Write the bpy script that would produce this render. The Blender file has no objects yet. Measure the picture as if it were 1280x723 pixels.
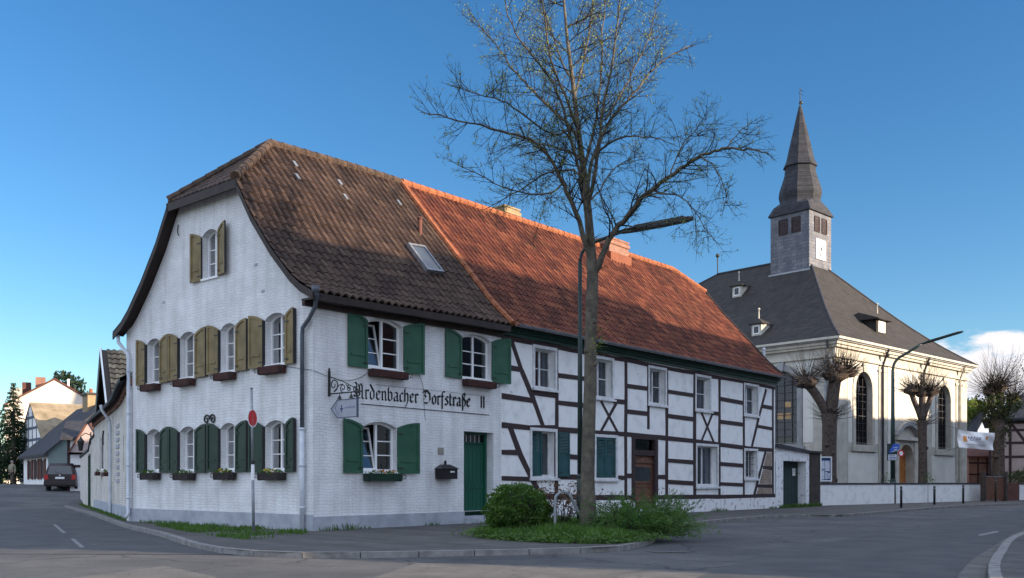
import bpy, bmesh, math, random
from mathutils import Vector, Matrix, noise
from mathutils.geometry import delaunay_2d_cdt
R = math.radians
rnd = random.Random(7)
SC = bpy.context.scene
COL = SC.collection

# ---------------------------------------------------------------- camera, sky, sun, exposure
F, CH, HY = 1163.0, 1.206, 603.0          # focal length (px of a 1280 wide frame), eye height, horizon row
cam = bpy.data.cameras.new('camera'); cam_o = bpy.data.objects.new('camera', cam); COL.objects.link(cam_o)
cam_o.location = (0, 0, CH); cam_o.rotation_euler = (R(90), 0, 0)
cam.sensor_width = 36; cam.lens = 36 * F / 1280; cam.shift_y = (HY - 361.5) / 1280
cam.clip_start = .1; cam.clip_end = 6000
SC.camera = cam_o
SUN_AZ = (0.92, -0.39); SUN_EL = R(12.5)
wd = bpy.data.worlds.new('World'); SC.world = wd; wd.use_nodes = True
nt = wd.node_tree; nt.nodes.clear()
def wn(t, **k):
    n = nt.nodes.new(t)
    for a, b in k.items(): setattr(n, a, b)
    return n
sky = wn('ShaderNodeTexSky', sky_type='NISHITA'); sky.sun_disc = False
sky.sun_elevation = SUN_EL; sky.sun_rotation = math.atan2(SUN_AZ[0], SUN_AZ[1])
sky.altitude = 100; sky.air_density = 1.0; sky.dust_density = 0.1; sky.ozone_density = 3.0
SKY_STR = 0.11
hsv = wn('ShaderNodeHueSaturation'); hsv.inputs['Saturation'].default_value = 1.22; hsv.inputs['Hue'].default_value = .503; hsv.inputs['Value'].default_value = .84
nt.links.new(sky.outputs[0], hsv.inputs['Color'])
tc = wn('ShaderNodeTexCoord'); sep = wn('ShaderNodeSeparateXYZ'); nt.links.new(tc.outputs['Generated'], sep.inputs[0])
mp = wn('ShaderNodeMapping'); mp.inputs['Scale'].default_value = (11, 11, 26); nt.links.new(tc.outputs['Generated'], mp.inputs[0])
nz = wn('ShaderNodeTexNoise'); nz.inputs['Scale'].default_value = 1.0; nz.inputs['Detail'].default_value = 7; nt.links.new(mp.outputs[0], nz.inputs['Vector'])
def wmr(src, a, b, c=0, d=1):
    m = wn('ShaderNodeMapRange', interpolation_type='SMOOTHSTEP'); nt.links.new(src, m.inputs[0])
    for i, v in enumerate((a, b, c, d)): m.inputs[i + 1].default_value = v
    return m.outputs[0]
def wmath(op, a, b):
    m = wn('ShaderNodeMath', operation=op)
    for i, s in enumerate((a, b)):
        if isinstance(s, (int, float)): m.inputs[i].default_value = s
        else: nt.links.new(s, m.inputs[i])
    return m.outputs[0]
# a bank of cloud low over the right-hand horizon (azimuth to the right, low elevation)
az = wmr(sep.outputs['X'], .36, .43)
el_hi = wmr(sep.outputs['Z'], .135, .165, 1, 0)
dens = wmr(wmath('ADD', nz.outputs[0], wmath('MULTIPLY', wmr(sep.outputs['Z'], .06, .15, .16, 0), 1)), .50, .58)
mask = wmath('MULTIPLY', wmath('MULTIPLY', az, el_hi), dens)
mixc = wn('ShaderNodeMix', data_type='RGBA'); nt.links.new(mask, mixc.inputs[0]); nt.links.new(hsv.outputs[0], mixc.inputs[6])
ccol = wn('ShaderNodeMix', data_type='RGBA'); nt.links.new(wmr(wmath('ADD', nz.outputs[0], wmath('MULTIPLY', sep.outputs['Z'], 2.2)), .58, .86), ccol.inputs[0]); ccol.inputs[6].default_value = (2.5, 2.9, 3.9, 1); ccol.inputs[7].default_value = (4.1, 4.0, 4.1, 1)
nt.links.new(ccol.outputs[2], mixc.inputs[7])
# cloud added out of frame to brighten shaded fronts: overhead, behind camera, towards sun
mp2 = wn('ShaderNodeMapping'); mp2.inputs['Scale'].default_value = (2.2, 2.2, 3.5); nt.links.new(tc.outputs['Generated'], mp2.inputs[0])
nz2 = wn('ShaderNodeTexNoise'); nz2.inputs['Scale'].default_value = 1.3; nz2.inputs['Detail'].default_value = 8; nt.links.new(mp2.outputs[0], nz2.inputs['Vector'])
away = wmath('MAXIMUM', wmr(sep.outputs['Y'], .62, .35, 0, 1), wmr(sep.outputs['Z'], .60, .80))
m2 = wmath('MULTIPLY', wmath('MULTIPLY', away, wmr(nz2.outputs[0], .36, .50)), wmr(sep.outputs['Z'], .0, .06))
mixd = wn('ShaderNodeMix', data_type='RGBA'); nt.links.new(m2, mixd.inputs[0]); nt.links.new(mixc.outputs[2], mixd.inputs[6]); mixd.inputs[7].default_value = (4.9, 5.6, 7.1, 1)
bg = wn('ShaderNodeBackground'); bg.inputs[1].default_value = SKY_STR; nt.links.new(mixd.outputs[2], bg.inputs[0])
wo = wn('ShaderNodeOutputWorld'); nt.links.new(bg.outputs[0], wo.inputs[0])
sl = bpy.data.lights.new('sun', 'SUN'); sl.energy = 5.0; sl.angle = R(.5); sl.color = (1, .80, .58)
so = bpy.data.objects.new('sun', sl); COL.objects.link(so)
so.rotation_euler = Vector((-SUN_AZ[0] * math.cos(SUN_EL), -SUN_AZ[1] * math.cos(SUN_EL), -math.sin(SUN_EL))).to_track_quat('-Z', 'Y').to_euler()
SC.view_settings.view_transform = 'Standard'; SC.view_settings.look = 'None'
SC.view_settings.exposure = 1.2; SC.view_settings.gamma = 1; SC.view_settings.use_curve_mapping = False

# ---------------------------------------------------------------- survey helpers
A49 = R(49.9)
U = (math.cos(A49), math.sin(A49)); V = (-U[1], U[0])
C0 = ((391 - 640) / F * 23, 23.0)
def W2(x, y): return (C0[0] + x * U[0] + y * V[0], C0[1] + x * U[1] + y * V[1])
def hit(px, py, P, d):
    r = (px - 640) / F; k = (r * P[1] - P[0]) / (d[0] - r * d[1]); Y = P[1] + k * d[1]
    return k, CH + (HY - py) / F * Y
def fr(px, py, off=0): return hit(px, py, W2(0, off), U)        # -> (x, z) on the street front of the two houses
def ga(px, py, off=0): return hit(px, py, W2(off, 0), V)        # -> (y, z) on the gable front
def at(px, py, Y): return Vector(((px - 640) / F * Y, Y, CH + (HY - py) / F * Y))
def gp(px, py): Y = CH * F / (py - HY); return ((px - 640) / F * Y, Y)

# ---------------------------------------------------------------- materials
def mat(name, c1, c2=None, rough=.8, scale=3.0, bump=.0, bscale=30, spec=.3, detail=5, metal=0, contrast=(.35, .65), trans=0):
    m = bpy.data.materials.new(name); m.use_nodes = True; t = m.node_tree; N = t.nodes; L = t.links
    p = N['Principled BSDF']; p.inputs['Roughness'].default_value = rough; p.inputs['Metallic'].default_value = metal
    p.inputs['Specular IOR Level'].default_value = spec
    co = N.new('ShaderNodeTexCoord'); n = N.new('ShaderNodeTexNoise'); n.inputs['Scale'].default_value = scale; n.inputs['Detail'].default_value = detail
    L.new(co.outputs['Object'], n.inputs['Vector'])
    cr = N.new('ShaderNodeValToRGB'); cr.color_ramp.elements[0].position = contrast[0]; cr.color_ramp.elements[1].position = contrast[1]
    cr.color_ramp.elements[0].color = (*c1, 1); cr.color_ramp.elements[1].color = (*(c2 or c1), 1)
    L.new(n.outputs[0], cr.inputs[0]); L.new(cr.outputs[0], p.inputs['Base Color'])
    if bump:
        b = N.new('ShaderNodeBump'); b.inputs['Strength'].default_value = bump; b.inputs['Distance'].default_value = .02
        n2 = N.new('ShaderNodeTexNoise'); n2.inputs['Scale'].default_value = bscale; n2.inputs['Detail'].default_value = 4
        L.new(co.outputs['Object'], n2.inputs['Vector']); L.new(n2.outputs[0], b.inputs['Height']); L.new(b.outputs[0], p.inputs['Normal'])
    m['p'] = 1
    return m
def brickmat(name, c1, c2, mortar, bw=.24, bh=.078, bump=.5, dirt=None, msize=.012, wob=.012, grime_scale=1.2):
    """Brick courses on any upright wall: (x+y, z) of the object frame."""
    m = mat(name, c1, c2, rough=.85); t = m.node_tree; N = t.nodes; L = t.links; p = N['Principled BSDF']
    co = N['Texture Coordinate']; sx = N.new('ShaderNodeSeparateXYZ'); L.new(co.outputs['Object'], sx.inputs[0])
    ad = N.new('ShaderNodeMath'); ad.operation = 'ADD'; L.new(sx.outputs[0], ad.inputs[0]); L.new(sx.outputs[1], ad.inputs[1])
    cb = N.new('ShaderNodeCombineXYZ'); L.new(ad.outputs[0], cb.inputs[0]); L.new(sx.outputs[2], cb.inputs[1])
    nw = N.new('ShaderNodeTexNoise'); nw.inputs['Scale'].default_value = 2.5; L.new(co.outputs['Object'], nw.inputs['Vector'])
    vm = N.new('ShaderNodeVectorMath'); vm.operation = 'SCALE'; vm.inputs['Scale'].default_value = wob * 4; L.new(nw.outputs['Color'], vm.inputs[0])
    va = N.new('ShaderNodeVectorMath'); va.operation = 'ADD'; L.new(cb.outputs[0], va.inputs[0]); L.new(vm.outputs[0], va.inputs[1])
    br = N.new('ShaderNodeTexBrick'); L.new(va.outputs[0], br.inputs['Vector'])
    br.inputs['Scale'].default_value = 1; br.inputs['Brick Width'].default_value = bw; br.inputs['Row Height'].default_value = bh
    br.inputs['Mortar Size'].default_value = msize; br.inputs['Mortar Smooth'].default_value = .6
    br.inputs['Color1'].default_value = (*c1, 1); br.inputs['Color2'].default_value = (*c2, 1); br.inputs['Mortar'].default_value = (*mortar, 1)
    g = N.new('ShaderNodeTexNoise'); g.inputs['Scale'].default_value = grime_scale; g.inputs['Detail'].default_value = 8; g.inputs['Roughness'].default_value = .7; L.new(co.outputs['Object'], g.inputs['Vector'])
    rp = N.new('ShaderNodeValToRGB'); rp.color_ramp.elements[0].position = .3; rp.color_ramp.elements[1].position = .62
    d = dirt or (.72, .72, .72); rp.color_ramp.elements[0].color = (*d, 1); rp.color_ramp.elements[1].color = (1, 1, 1, 1); L.new(g.outputs[0], rp.inputs[0])
    mx = N.new('ShaderNodeMix'); mx.data_type = 'RGBA'; mx.blend_type = 'MULTIPLY'; mx.inputs[0].default_value = 1
    L.new(br.outputs[0], mx.inputs[6]); L.new(rp.outputs[0], mx.inputs[7]); L.new(mx.outputs[2], p.inputs['Base Color'])
    # rain streaks and small flakes in the paint
    sm = N.new('ShaderNodeMapping'); sm.inputs['Scale'].default_value = (3.5, 3.5, .3); L.new(co.outputs['Object'], sm.inputs[0]); sn = N.new('ShaderNodeTexNoise'); sn.inputs['Scale'].default_value = 1; sn.inputs['Detail'].default_value = 6; L.new(sm.outputs[0], sn.inputs['Vector'])
    m1_ = N.new('ShaderNodeMapRange'); L.new(sn.outputs[0], m1_.inputs[0]); m1_.inputs[1].default_value = .35; m1_.inputs[2].default_value = .55; m1_.inputs[3].default_value = .86; m1_.inputs[4].default_value = 1
    fn = N.new('ShaderNodeTexNoise'); fn.inputs['Scale'].default_value = 5; fn.inputs['Detail'].default_value = 10; fn.inputs['Roughness'].default_value = .75; L.new(co.outputs['Object'], fn.inputs['Vector'])
    m2_ = N.new('ShaderNodeMapRange'); L.new(fn.outputs[0], m2_.inputs[0]); m2_.inputs[1].default_value = .66; m2_.inputs[2].default_value = .70; m2_.inputs[3].default_value = 1; m2_.inputs[4].default_value = .72
    mq = N.new('ShaderNodeMath'); mq.operation = 'MULTIPLY'; L.new(m1_.outputs[0], mq.inputs[0]); L.new(m2_.outputs[0], mq.inputs[1])
    ms = N.new('ShaderNodeVectorMath'); ms.operation = 'SCALE'; L.new(mx.outputs[2], ms.inputs[0]); L.new(mq.outputs[0], ms.inputs['Scale']); L.new(ms.outputs[0], p.inputs['Base Color'])
    # height: courses + rough paint
    n2 = N.new('ShaderNodeTexNoise'); n2.inputs['Scale'].default_value = 14; n2.inputs['Detail'].default_value = 5; L.new(co.outputs['Object'], n2.inputs['Vector'])
    mm = N.new('ShaderNodeMath'); mm.operation = 'MULTIPLY_ADD'; L.new(br.outputs['Fac'], mm.inputs[0]); mm.inputs[1].default_value = -.6; L.new(n2.outputs[0], mm.inputs[2])
    b = N.new('ShaderNodeBump'); b.inputs['Strength'].default_value = bump; b.inputs['Distance'].default_value = .022; L.new(mm.outputs[0], b.inputs['Height']); L.new(b.outputs[0], p.inputs['Normal'])
    return m
def tilemat(name, ca, cb, cc, moss=None):
    """Roof tiles: one random tone per tile (uv = column, row), weathered patches over it."""
    m = mat(name, ca, cb, rough=.75); t = m.node_tree; N = t.nodes; L = t.links; p = N['Principled BSDF']
    uv = N.new('ShaderNodeUVMap'); fl = N.new('ShaderNodeVectorMath'); fl.operation = 'FLOOR'; L.new(uv.outputs[0], fl.inputs[0])
    w = N.new('ShaderNodeTexWhiteNoise'); w.noise_dimensions = '2D'; L.new(fl.outputs[0], w.inputs['Vector'])
    cr = N.new('ShaderNodeValToRGB'); e = cr.color_ramp.elements; e[0].color = (*ca, 1); e[1].color = (*cc, 1); k = e.new(.5); k.color = (*cb, 1); L.new(w.outputs[0], cr.inputs[0])
    co = N['Texture Coordinate']; g = N.new('ShaderNodeTexNoise'); g.inputs['Scale'].default_value = .9; g.inputs['Detail'].default_value = 8; g.inputs['Roughness'].default_value = .65; L.new(co.outputs['Object'], g.inputs['Vector'])
    rp = N.new('ShaderNodeValToRGB'); rp.color_ramp.elements[0].position = .32; rp.color_ramp.elements[1].position = .6
    rp.color_ramp.elements[0].color = (*(moss or (.5, .5, .5)), 1); rp.color_ramp.elements[1].color = (1, 1, 1, 1); L.new(g.outputs[0], rp.inputs[0])
    mx = N.new('ShaderNodeMix'); mx.data_type = 'RGBA'; mx.blend_type = 'MULTIPLY'; mx.inputs[0].default_value = 1
    L.new(cr.outputs[0], mx.inputs[6]); L.new(rp.outputs[0], mx.inputs[7]); L.new(mx.outputs[2], p.inputs['Base Color'])
    return m
def glassmat(name, tint=(.55, .6, .65), refl=.12):
    m = bpy.data.materials.new(name); m.use_nodes = True; t = m.node_tree; N = t.nodes; L = t.links
    N.remove(N['Principled BSDF']); o = N['Material Output']
    g = N.new('ShaderNodeBsdfGlossy'); g.inputs['Roughness'].default_value = .03; tr = N.new('ShaderNodeBsdfTransparent'); tr.inputs[0].default_value = (*tint, 1)
    lw = N.new('ShaderNodeLayerWeight'); lw.inputs[0].default_value = .25
    nz_ = N.new('ShaderNodeTexNoise'); nz_.inputs['Scale'].default_value = 1.7; co = N.new('ShaderNodeTexCoord'); L.new(co.outputs['Object'], nz_.inputs['Vector'])
    bp = N.new('ShaderNodeBump'); bp.inputs['Strength'].default_value = .12; bp.inputs['Distance'].default_value = .05; L.new(nz_.outputs[0], bp.inputs['Height']); L.new(bp.outputs[0], g.inputs['Normal'])
    mr = N.new('ShaderNodeMapRange'); L.new(lw.outputs['Fresnel'], mr.inputs[0]); mr.inputs[3].default_value = refl; mr.inputs[4].default_value = .5
    mx = N.new('ShaderNodeMixShader'); L.new(mr.outputs[0], mx.inputs[0]); L.new(tr.outputs[0], mx.inputs[1]); L.new(g.outputs[0], mx.inputs[2]); L.new(mx.outputs[0], o.inputs[0])
    return m
def leafmat(name, c1, c2, scale=4):
    m = mat(name, c1, c2, rough=.6, scale=scale); t = m.node_tree; N = t.nodes; L = t.links; p = N['Principled BSDF']
    tl = N.new('ShaderNodeBsdfTranslucent'); tl.inputs[0].default_value = (c2[0] * 1.6, c2[1] * 1.8, c2[2], 1)
    mx = N.new('ShaderNodeMixShader'); mx.inputs[0].default_value = .3; L.new(p.outputs[0], mx.inputs[1]); L.new(tl.outputs[0], mx.inputs[2]); L.new(mx.outputs[0], N['Material Output'].inputs[0])
    return m
M = {}
M['wbrick'] = brickmat('white painted brick', (.80, .80, .80), (.755, .76, .765), (.67, .68, .69), dirt=(.80, .79, .77), bump=.38, wob=.03)
M['annex'] = brickmat('old cream painted brick', (.72, .69, .64), (.66, .63, .58), (.55, .53, .5), dirt=(.72, .68, .62))
M['plinth'] = mat('grey plinth paint', (.30, .32, .36), (.40, .42, .46), scale=2.5, bump=.5, bscale=18)
M['render'] = mat('white lime plaster', (.60, .60, .60), (.80, .80, .79), scale=2.2, bump=.6, bscale=7, contrast=(.22, .50), detail=12)
def flakes(m, sc=3.2, lo=.655, tone=.45):
    t = m.node_tree; N = t.nodes; L = t.links; p = N['Principled BSDF']; src = p.inputs['Base Color'].links[0].from_socket; co = N['Texture Coordinate']
    n = N.new('ShaderNodeTexNoise'); n.inputs['Scale'].default_value = sc; n.inputs['Detail'].default_value = 10; n.inputs['Roughness'].default_value = .7; L.new(co.outputs['Object'], n.inputs['Vector'])
    r_ = N.new('ShaderNodeMapRange'); L.new(n.outputs[0], r_.inputs[0]); r_.inputs[1].default_value = lo; r_.inputs[2].default_value = lo + .025; r_.inputs[3].default_value = 1; r_.inputs[4].default_value = tone
    x = N.new('ShaderNodeVectorMath'); x.operation = 'SCALE'; L.new(src, x.inputs[0]); L.new(r_.outputs[0], x.inputs['Scale']); L.new(x.outputs[0], p.inputs['Base Color'])
flakes(M['render'])
M['patchy'] = mat('weathered whitewash', (.30, .28, .27), (.76, .76, .77), scale=5, bump=.8, bscale=12, contrast=(.30, .45), detail=9)
M['barebrick'] = brickmat('bare infill brick', (.30, .20, .15), (.36, .27, .2), (.42, .38, .33), dirt=(.6, .6, .6))
M['timber'] = mat('dark oak timber', (.030, .018, .020), (.055, .034, .034), scale=14, bump=.5, bscale=40, rough=.75)
M['green'] = mat('green shutter paint', (.024, .082, .050), (.034, .108, .066), scale=2, rough=.5, bump=.1, bscale=60)
M['dgreen'] = mat('dark green shutter paint', (.007, .026, .017), (.011, .038, .023), scale=2, rough=.5, bump=.1, bscale=60)
M['teal'] = mat('blue green louvre paint', (.014, .06, .065), (.022, .085, .09), scale=3, rough=.5)
M['cornice'] = mat('dark green cornice paint', (.008, .042, .030), (.014, .06, .042), scale=2, rough=.5)
M['olive'] = mat('ochre shutter paint', (.15, .112, .048), (.225, .168, .075), scale=3, rough=.6, bump=.2, bscale=50)
M['gapshade_cable'] = mat('shutter edge shade and cable', (.03, .03, .03), (.04, .04, .045))  # shutter edge shade put into colour; the wall cables share it
M['frame'] = mat('white window paint', (.74, .74, .74), (.82, .82, .82), rough=.45, scale=4)
M['greyframe'] = mat('weathered white window paint', (.52, .53, .54), (.70, .70, .70), rough=.6, scale=6)
M['glass'] = glassmat('window glass', refl=.08)
M['cglass'] = glassmat('church glass', (.10, .12, .15), .045)
M['room'] = mat('dark room', (.02, .02, .025), (.035, .033, .035))  # near-black tone standing in for unlit rooms behind the glass
M['curtain'] = mat('net curtain', (.55, .56, .6), (.72, .72, .74), scale=(9))
M['dtile'] = tilemat('dark brown roof tiles', (.036, .021, .016), (.062, .036, .026), (.092, .057, .040), (.55, .52, .5))
M['rtile'] = tilemat('red clay roof tiles', (.075, .020, .013), (.138, .037, .020), (.21, .070, .034), (.45, .46, .46))
M['otile'] = mat('orange ridge tiles', (.21, .068, .032), (.31, .115, .052), scale=5, bump=.3)
M['dridge'] = mat('brown ridge tiles', (.032, .022, .018), (.085, .055, .038), scale=5, bump=.3)
M['btile'] = tilemat('old brown pantiles', (.13, .10, .07), (.22, .17, .11), (.34, .27, .18), (.5, .5, .45))
M['slate'] = brickmat('roof slate', (.034, .031, .031), (.054, .047, .042), (.018, .018, .019), bw=.3, bh=.16, dirt=(.6, .6, .55), bump=.6)
M['tslate'] = brickmat('tower slate', (.14, .15, .18), (.21, .21, .225), (.09, .095, .11), bw=.42, bh=.24, dirt=(.6, .62, .66), bump=.8)
M['spire'] = brickmat('spire slate', (.035, .038, .048), (.06, .062, .072), (.02, .022, .028), bw=.3, bh=.16, dirt=(.6, .6, .6), bump=.6)
M['fascia'] = mat('dark brown fascia board', (.022, .014, .012), (.035, .024, .02), rough=.6)
M['zinc'] = mat('weathered zinc', (.20, .21, .23), (.30, .31, .33), rough=.45, metal=.6, scale=4)
M['pipedark'] = mat('dark painted pipe', (.07, .08, .10), (.10, .11, .13), rough=.4)
M['pipewhite'] = mat('pale painted pipe', (.48, .52, .58), (.6, .63, .67), rough=.5)
M['iron'] = mat('black wrought iron', (.012, .014, .013), (.02, .024, .022), rough=.5, spec=.4)
M['lamp'] = mat('dark green lamp post paint', (.018, .035, .032), (.03, .05, .045), rough=.45)
M['lampgrey'] = mat('grey lamp housing', (.05, .055, .06), (.09, .095, .10), rough=.5)
M['galv'] = mat('galvanised steel', (.20, .22, .24), (.32, .34, .36), rough=.5, metal=.4, scale=6)
M['asphalt'] = mat('worn asphalt', (.068, .068, .072), (.112, .109, .107), scale=.35, bump=.5, bscale=90, rough=.9, detail=12)
M['patch'] = mat('pale concrete paving', (.105, .098, .09), (.14, .13, .118), scale=2, bump=.3, bscale=60, rough=.9)
def cracks(m, sc=.3, w=.012, amount=.45):
    t = m.node_tree; N = t.nodes; L = t.links; p = N['Principled BSDF']; src = p.inputs['Base Color'].links[0].from_socket; co = N['Texture Coordinate']
    d = N.new('ShaderNodeTexNoise'); d.inputs['Scale'].default_value = 1.3; d.inputs['Detail'].default_value = 6; L.new(co.outputs['Object'], d.inputs['Vector'])
    va = N.new('ShaderNodeVectorMath'); va.operation = 'MULTIPLY_ADD'; va.inputs[1].default_value = (.9, .9, .9); L.new(d.outputs['Color'], va.inputs[0]); L.new(co.outputs['Object'], va.inputs[2])
    v = N.new('ShaderNodeTexVoronoi'); v.feature = 'DISTANCE_TO_EDGE'; v.inputs['Scale'].default_value = sc; L.new(va.outputs[0], v.inputs['Vector'])
    mr = N.new('ShaderNodeMapRange'); L.new(v.outputs['Distance'], mr.inputs[0]); mr.inputs[1].default_value = w * .4; mr.inputs[2].default_value = w; mr.inputs[3].default_value = 1 - amount; mr.inputs[4].default_value = 1
    s2 = N.new('ShaderNodeTexNoise'); s2.inputs['Scale'].default_value = 55; s2.inputs['Detail'].default_value = 2; L.new(co.outputs['Object'], s2.inputs['Vector'])
    m2_ = N.new('ShaderNodeMapRange'); L.new(s2.outputs[0], m2_.inputs[0]); m2_.inputs[1].default_value = .3; m2_.inputs[2].default_value = .7; m2_.inputs[3].default_value = .72; m2_.inputs[4].default_value = 1.25
    s3 = N.new('ShaderNodeTexNoise'); s3.inputs['Scale'].default_value = 1.6; s3.inputs['Detail'].default_value = 9; s3.inputs['Roughness'].default_value = .7; L.new(co.outputs['Object'], s3.inputs['Vector'])
    m3_ = N.new('ShaderNodeMapRange'); L.new(s3.outputs[0], m3_.inputs[0]); m3_.inputs[1].default_value = .3; m3_.inputs[2].default_value = .7; m3_.inputs[3].default_value = .78; m3_.inputs[4].default_value = 1.15
    q = N.new('ShaderNodeMath'); q.operation = 'MULTIPLY'; L.new(mr.outputs[0], q.inputs[0]); L.new(m2_.outputs[0], q.inputs[1]); q2 = N.new('ShaderNodeMath'); q2.operation = 'MULTIPLY'; L.new(q.outputs[0], q2.inputs[0]); L.new(m3_.outputs[0], q2.inputs[1])
    mx = N.new('ShaderNodeVectorMath'); mx.operation = 'SCALE'; L.new(src, mx.inputs[0]); L.new(q2.outputs[0], mx.inputs['Scale']); L.new(mx.outputs[0], p.inputs['Base Color'])
cracks(M['asphalt']); cracks(M['patch'], .5, .01, .3)
M['asphalt2'] = mat('newer asphalt patch', (.060, .060, .064), (.085, .084, .086), scale=1.2, bump=.4, bscale=90, rough=.9)
M['pave'] = brickmat('pavement slabs', (.085, .08, .075), (.11, .105, .10), (.05, .05, .045), bw=.5, bh=.5, dirt=(.6, .6, .58), bump=.4, msize=.01)
M['kerb'] = mat('kerb stone', (.15, .145, .14), (.25, .24, .23), scale=5, bump=.4)
M['paint'] = mat('worn road paint', (.12, .12, .12), (.24, .24, .24), scale=12, contrast=(.4, .6))
M['ground'] = mat('earth and grass', (.035, .05, .02), (.07, .075, .035), scale=.5, bump=.5)
M['grass'] = leafmat('grass blades', (.030, .062, .014), (.075, .15, .025), 3.5)
M['grass2'] = leafmat('low weeds', (.04, .09, .02), (.08, .14, .03), 3)
M['box'] = leafmat('box leaves', (.022, .06, .012), (.07, .14, .02), 3)
M['juniper'] = leafmat('juniper sprays', (.022, .062, .018), (.075, .15, .028), 2)
M['ivy'] = leafmat('ivy leaves', (.018, .032, .012), (.055, .075, .018), 1.5)
M['fir'] = leafmat('fir needles', (.008, .022, .012), (.02, .042, .018), 1.5)
M['yleaf'] = leafmat('spring leaves', (.09, .13, .02), (.17, .2, .04), 1.5)
M['bud'] = leafmat('opening buds', (.13, .17, .03), (.22, .26, .06), 4)
M['redleaf'] = leafmat('bronze young leaves', (.05, .035, .02), (.12, .06, .03), 4)
M['bark'] = mat('grey brown bark', (.068, .058, .046), (.125, .108, .082), scale=6, bump=.8, bscale=25)
M['twig'] = mat('dark twigs', (.022, .017, .014), (.038, .030, .024), scale=3)
M['pbark'] = mat('pollard bark', (.050, .036, .030), (.105, .080, .064), scale=7, bump=1.0, bscale=14)
M['stone'] = mat('weathered tan stone', (.38, .36, .315), (.50, .47, .41), scale=2, bump=.3, bscale=20)
M['stonepale'] = mat('pale stone cornice', (.42, .39, .33), (.52, .49, .42), scale=2, bump=.3, bscale=20)
M['chwhite'] = mat('church white render', (.60, .585, .53), (.68, .665, .61), scale=1, bump=.2)
M['chgrey'] = mat('shaded grey stone trim', (.24, .245, .25), (.33, .33, .33), scale=2, bump=.3)  # greyer stone for plinth, pediment, top cornice course and side window surrounds
M['doorwood'] = mat('varnished oak', (.30, .11, .03), (.42, .17, .045), scale=4, rough=.45)
M['brownwood'] = mat('brown carved door', (.10, .045, .028), (.16, .075, .045), scale=6, rough=.45)
M['doorgreen'] = mat('green front door paint', (.010, .075, .048), (.014, .09, .058), rough=.35, scale=1)
M['oldgreen'] = mat('old dark green door', (.016, .036, .036), (.03, .05, .048), scale=5)
M['trough'] = mat('dark red window box', (.045, .016, .014), (.07, .028, .022), scale=6)
M['troughdark'] = mat('dark wicker window box', (.022, .018, .018), (.04, .03, .03), scale=10)
M['flower'] = mat('orange flowers', (.5, .14, .03), (.6, .25, .05), scale=30)
M['flowery'] = mat('yellow flowers', (.5, .36, .05), (.6, .45, .1), scale=30)
M['letter'] = mat('black lettering', (.012, .012, .014), (.018, .018, .02))
M['signboard'] = mat('pale grey sign board', (.30, .31, .36), (.36, .37, .42), rough=.4)
M['signedge'] = mat('dark sign edge', (.08, .10, .14), (.1, .12, .16))
M['blueprint'] = mat('dark blue print', (.03, .06, .16), (.04, .07, .18))
M['faint'] = mat('faint blue print', (.17, .2, .28), (.2, .23, .3))
M['red'] = mat('traffic red', (.5, .02, .025), (.55, .03, .03), rough=.4)
M['white'] = mat('sign white', (.72, .72, .74), (.8, .8, .8), rough=.4)
M['blue'] = mat('sign blue', (.03, .10, .45), (.04, .12, .5), rough=.4)
M['pillar'] = mat('dark stone pillar', (.035, .028, .024), (.065, .05, .042), scale=3, bump=.5)
M['coping'] = mat('dark slate coping', (.03, .032, .04), (.05, .05, .06), scale=3)
M['cream'] = mat('cream house render', (.72, .62, .52), (.78, .69, .58), scale=1)
M['greyteal'] = mat('grey green render', (.20, .27, .27), (.25, .31, .31), scale=1)
M['pink'] = mat('pinkish infill render', (.34, .27, .26), (.42, .34, .32), scale=1)
M['bluewhite'] = mat('pale blue render', (.42, .52, .68), (.5, .6, .74), scale=1)
M['brickred'] = brickmat('red brick', (.25, .10, .06), (.32, .14, .09), (.3, .27, .24))
M['redroof'] = mat('dark red roof', (.09, .035, .028), (.13, .055, .04), scale=3, bump=.5)
M['darkroof'] = mat('dark grey roof tiles', (.022, .023, .030), (.042, .042, .050), scale=3, bump=.6, bscale=12)
M['tanchim'] = brickmat('tan chimney brick', (.30, .22, .12), (.36, .28, .16), (.25, .2, .15))
M['car'] = mat('dark wine car paint', (.014, .006, .010), (.016, .008, .012), rough=.3, spec=.4)
M['carglass'] = mat('tinted car glass', (.02, .025, .03), (.022, .028, .034), rough=.06, spec=.8)
M['tyre'] = mat('black rubber', (.012, .012, .012), (.02, .02, .02), rough=.9)
M['rim'] = mat('alloy rim', (.3, .3, .32), (.35, .35, .37), metal=.8, rough=.35)
M['tail'] = mat('red tail light', (.35, .015, .02), (.4, .02, .02), rough=.25)
M['plate'] = mat('number plate white', (.7, .7, .68), (.75, .75, .72))
M['skin'] = mat('skin', (.45, .28, .2), (.5, .32, .24))
M['jacket'] = mat('khaki jacket', (.20, .19, .13), (.26, .25, .18), scale=8, bump=.3)
M['trousers'] = mat('brown trousers', (.07, .055, .045), (.09, .07, .055), scale=8)
M['hair'] = mat('grey hair', (.20, .19, .18), (.28, .27, .26))
M['mailbox'] = mat('dark bronze mailbox', (.018, .016, .018), (.03, .028, .03), rough=.4, metal=.3)
M['plaque'] = mat('stone house plaque', (.22, .21, .18), (.3, .28, .24), scale=20)
M['orange'] = mat('orange print', (.6, .25, .08), (.65, .3, .1))
M['poster'] = mat('notice paper', (.45, .48, .58), (.6, .62, .68), scale=9, contrast=(.45, .5))
M['amber'] = mat('ochre church glass', (.35, .2, .08), (.5, .32, .15), rough=.2)

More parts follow.
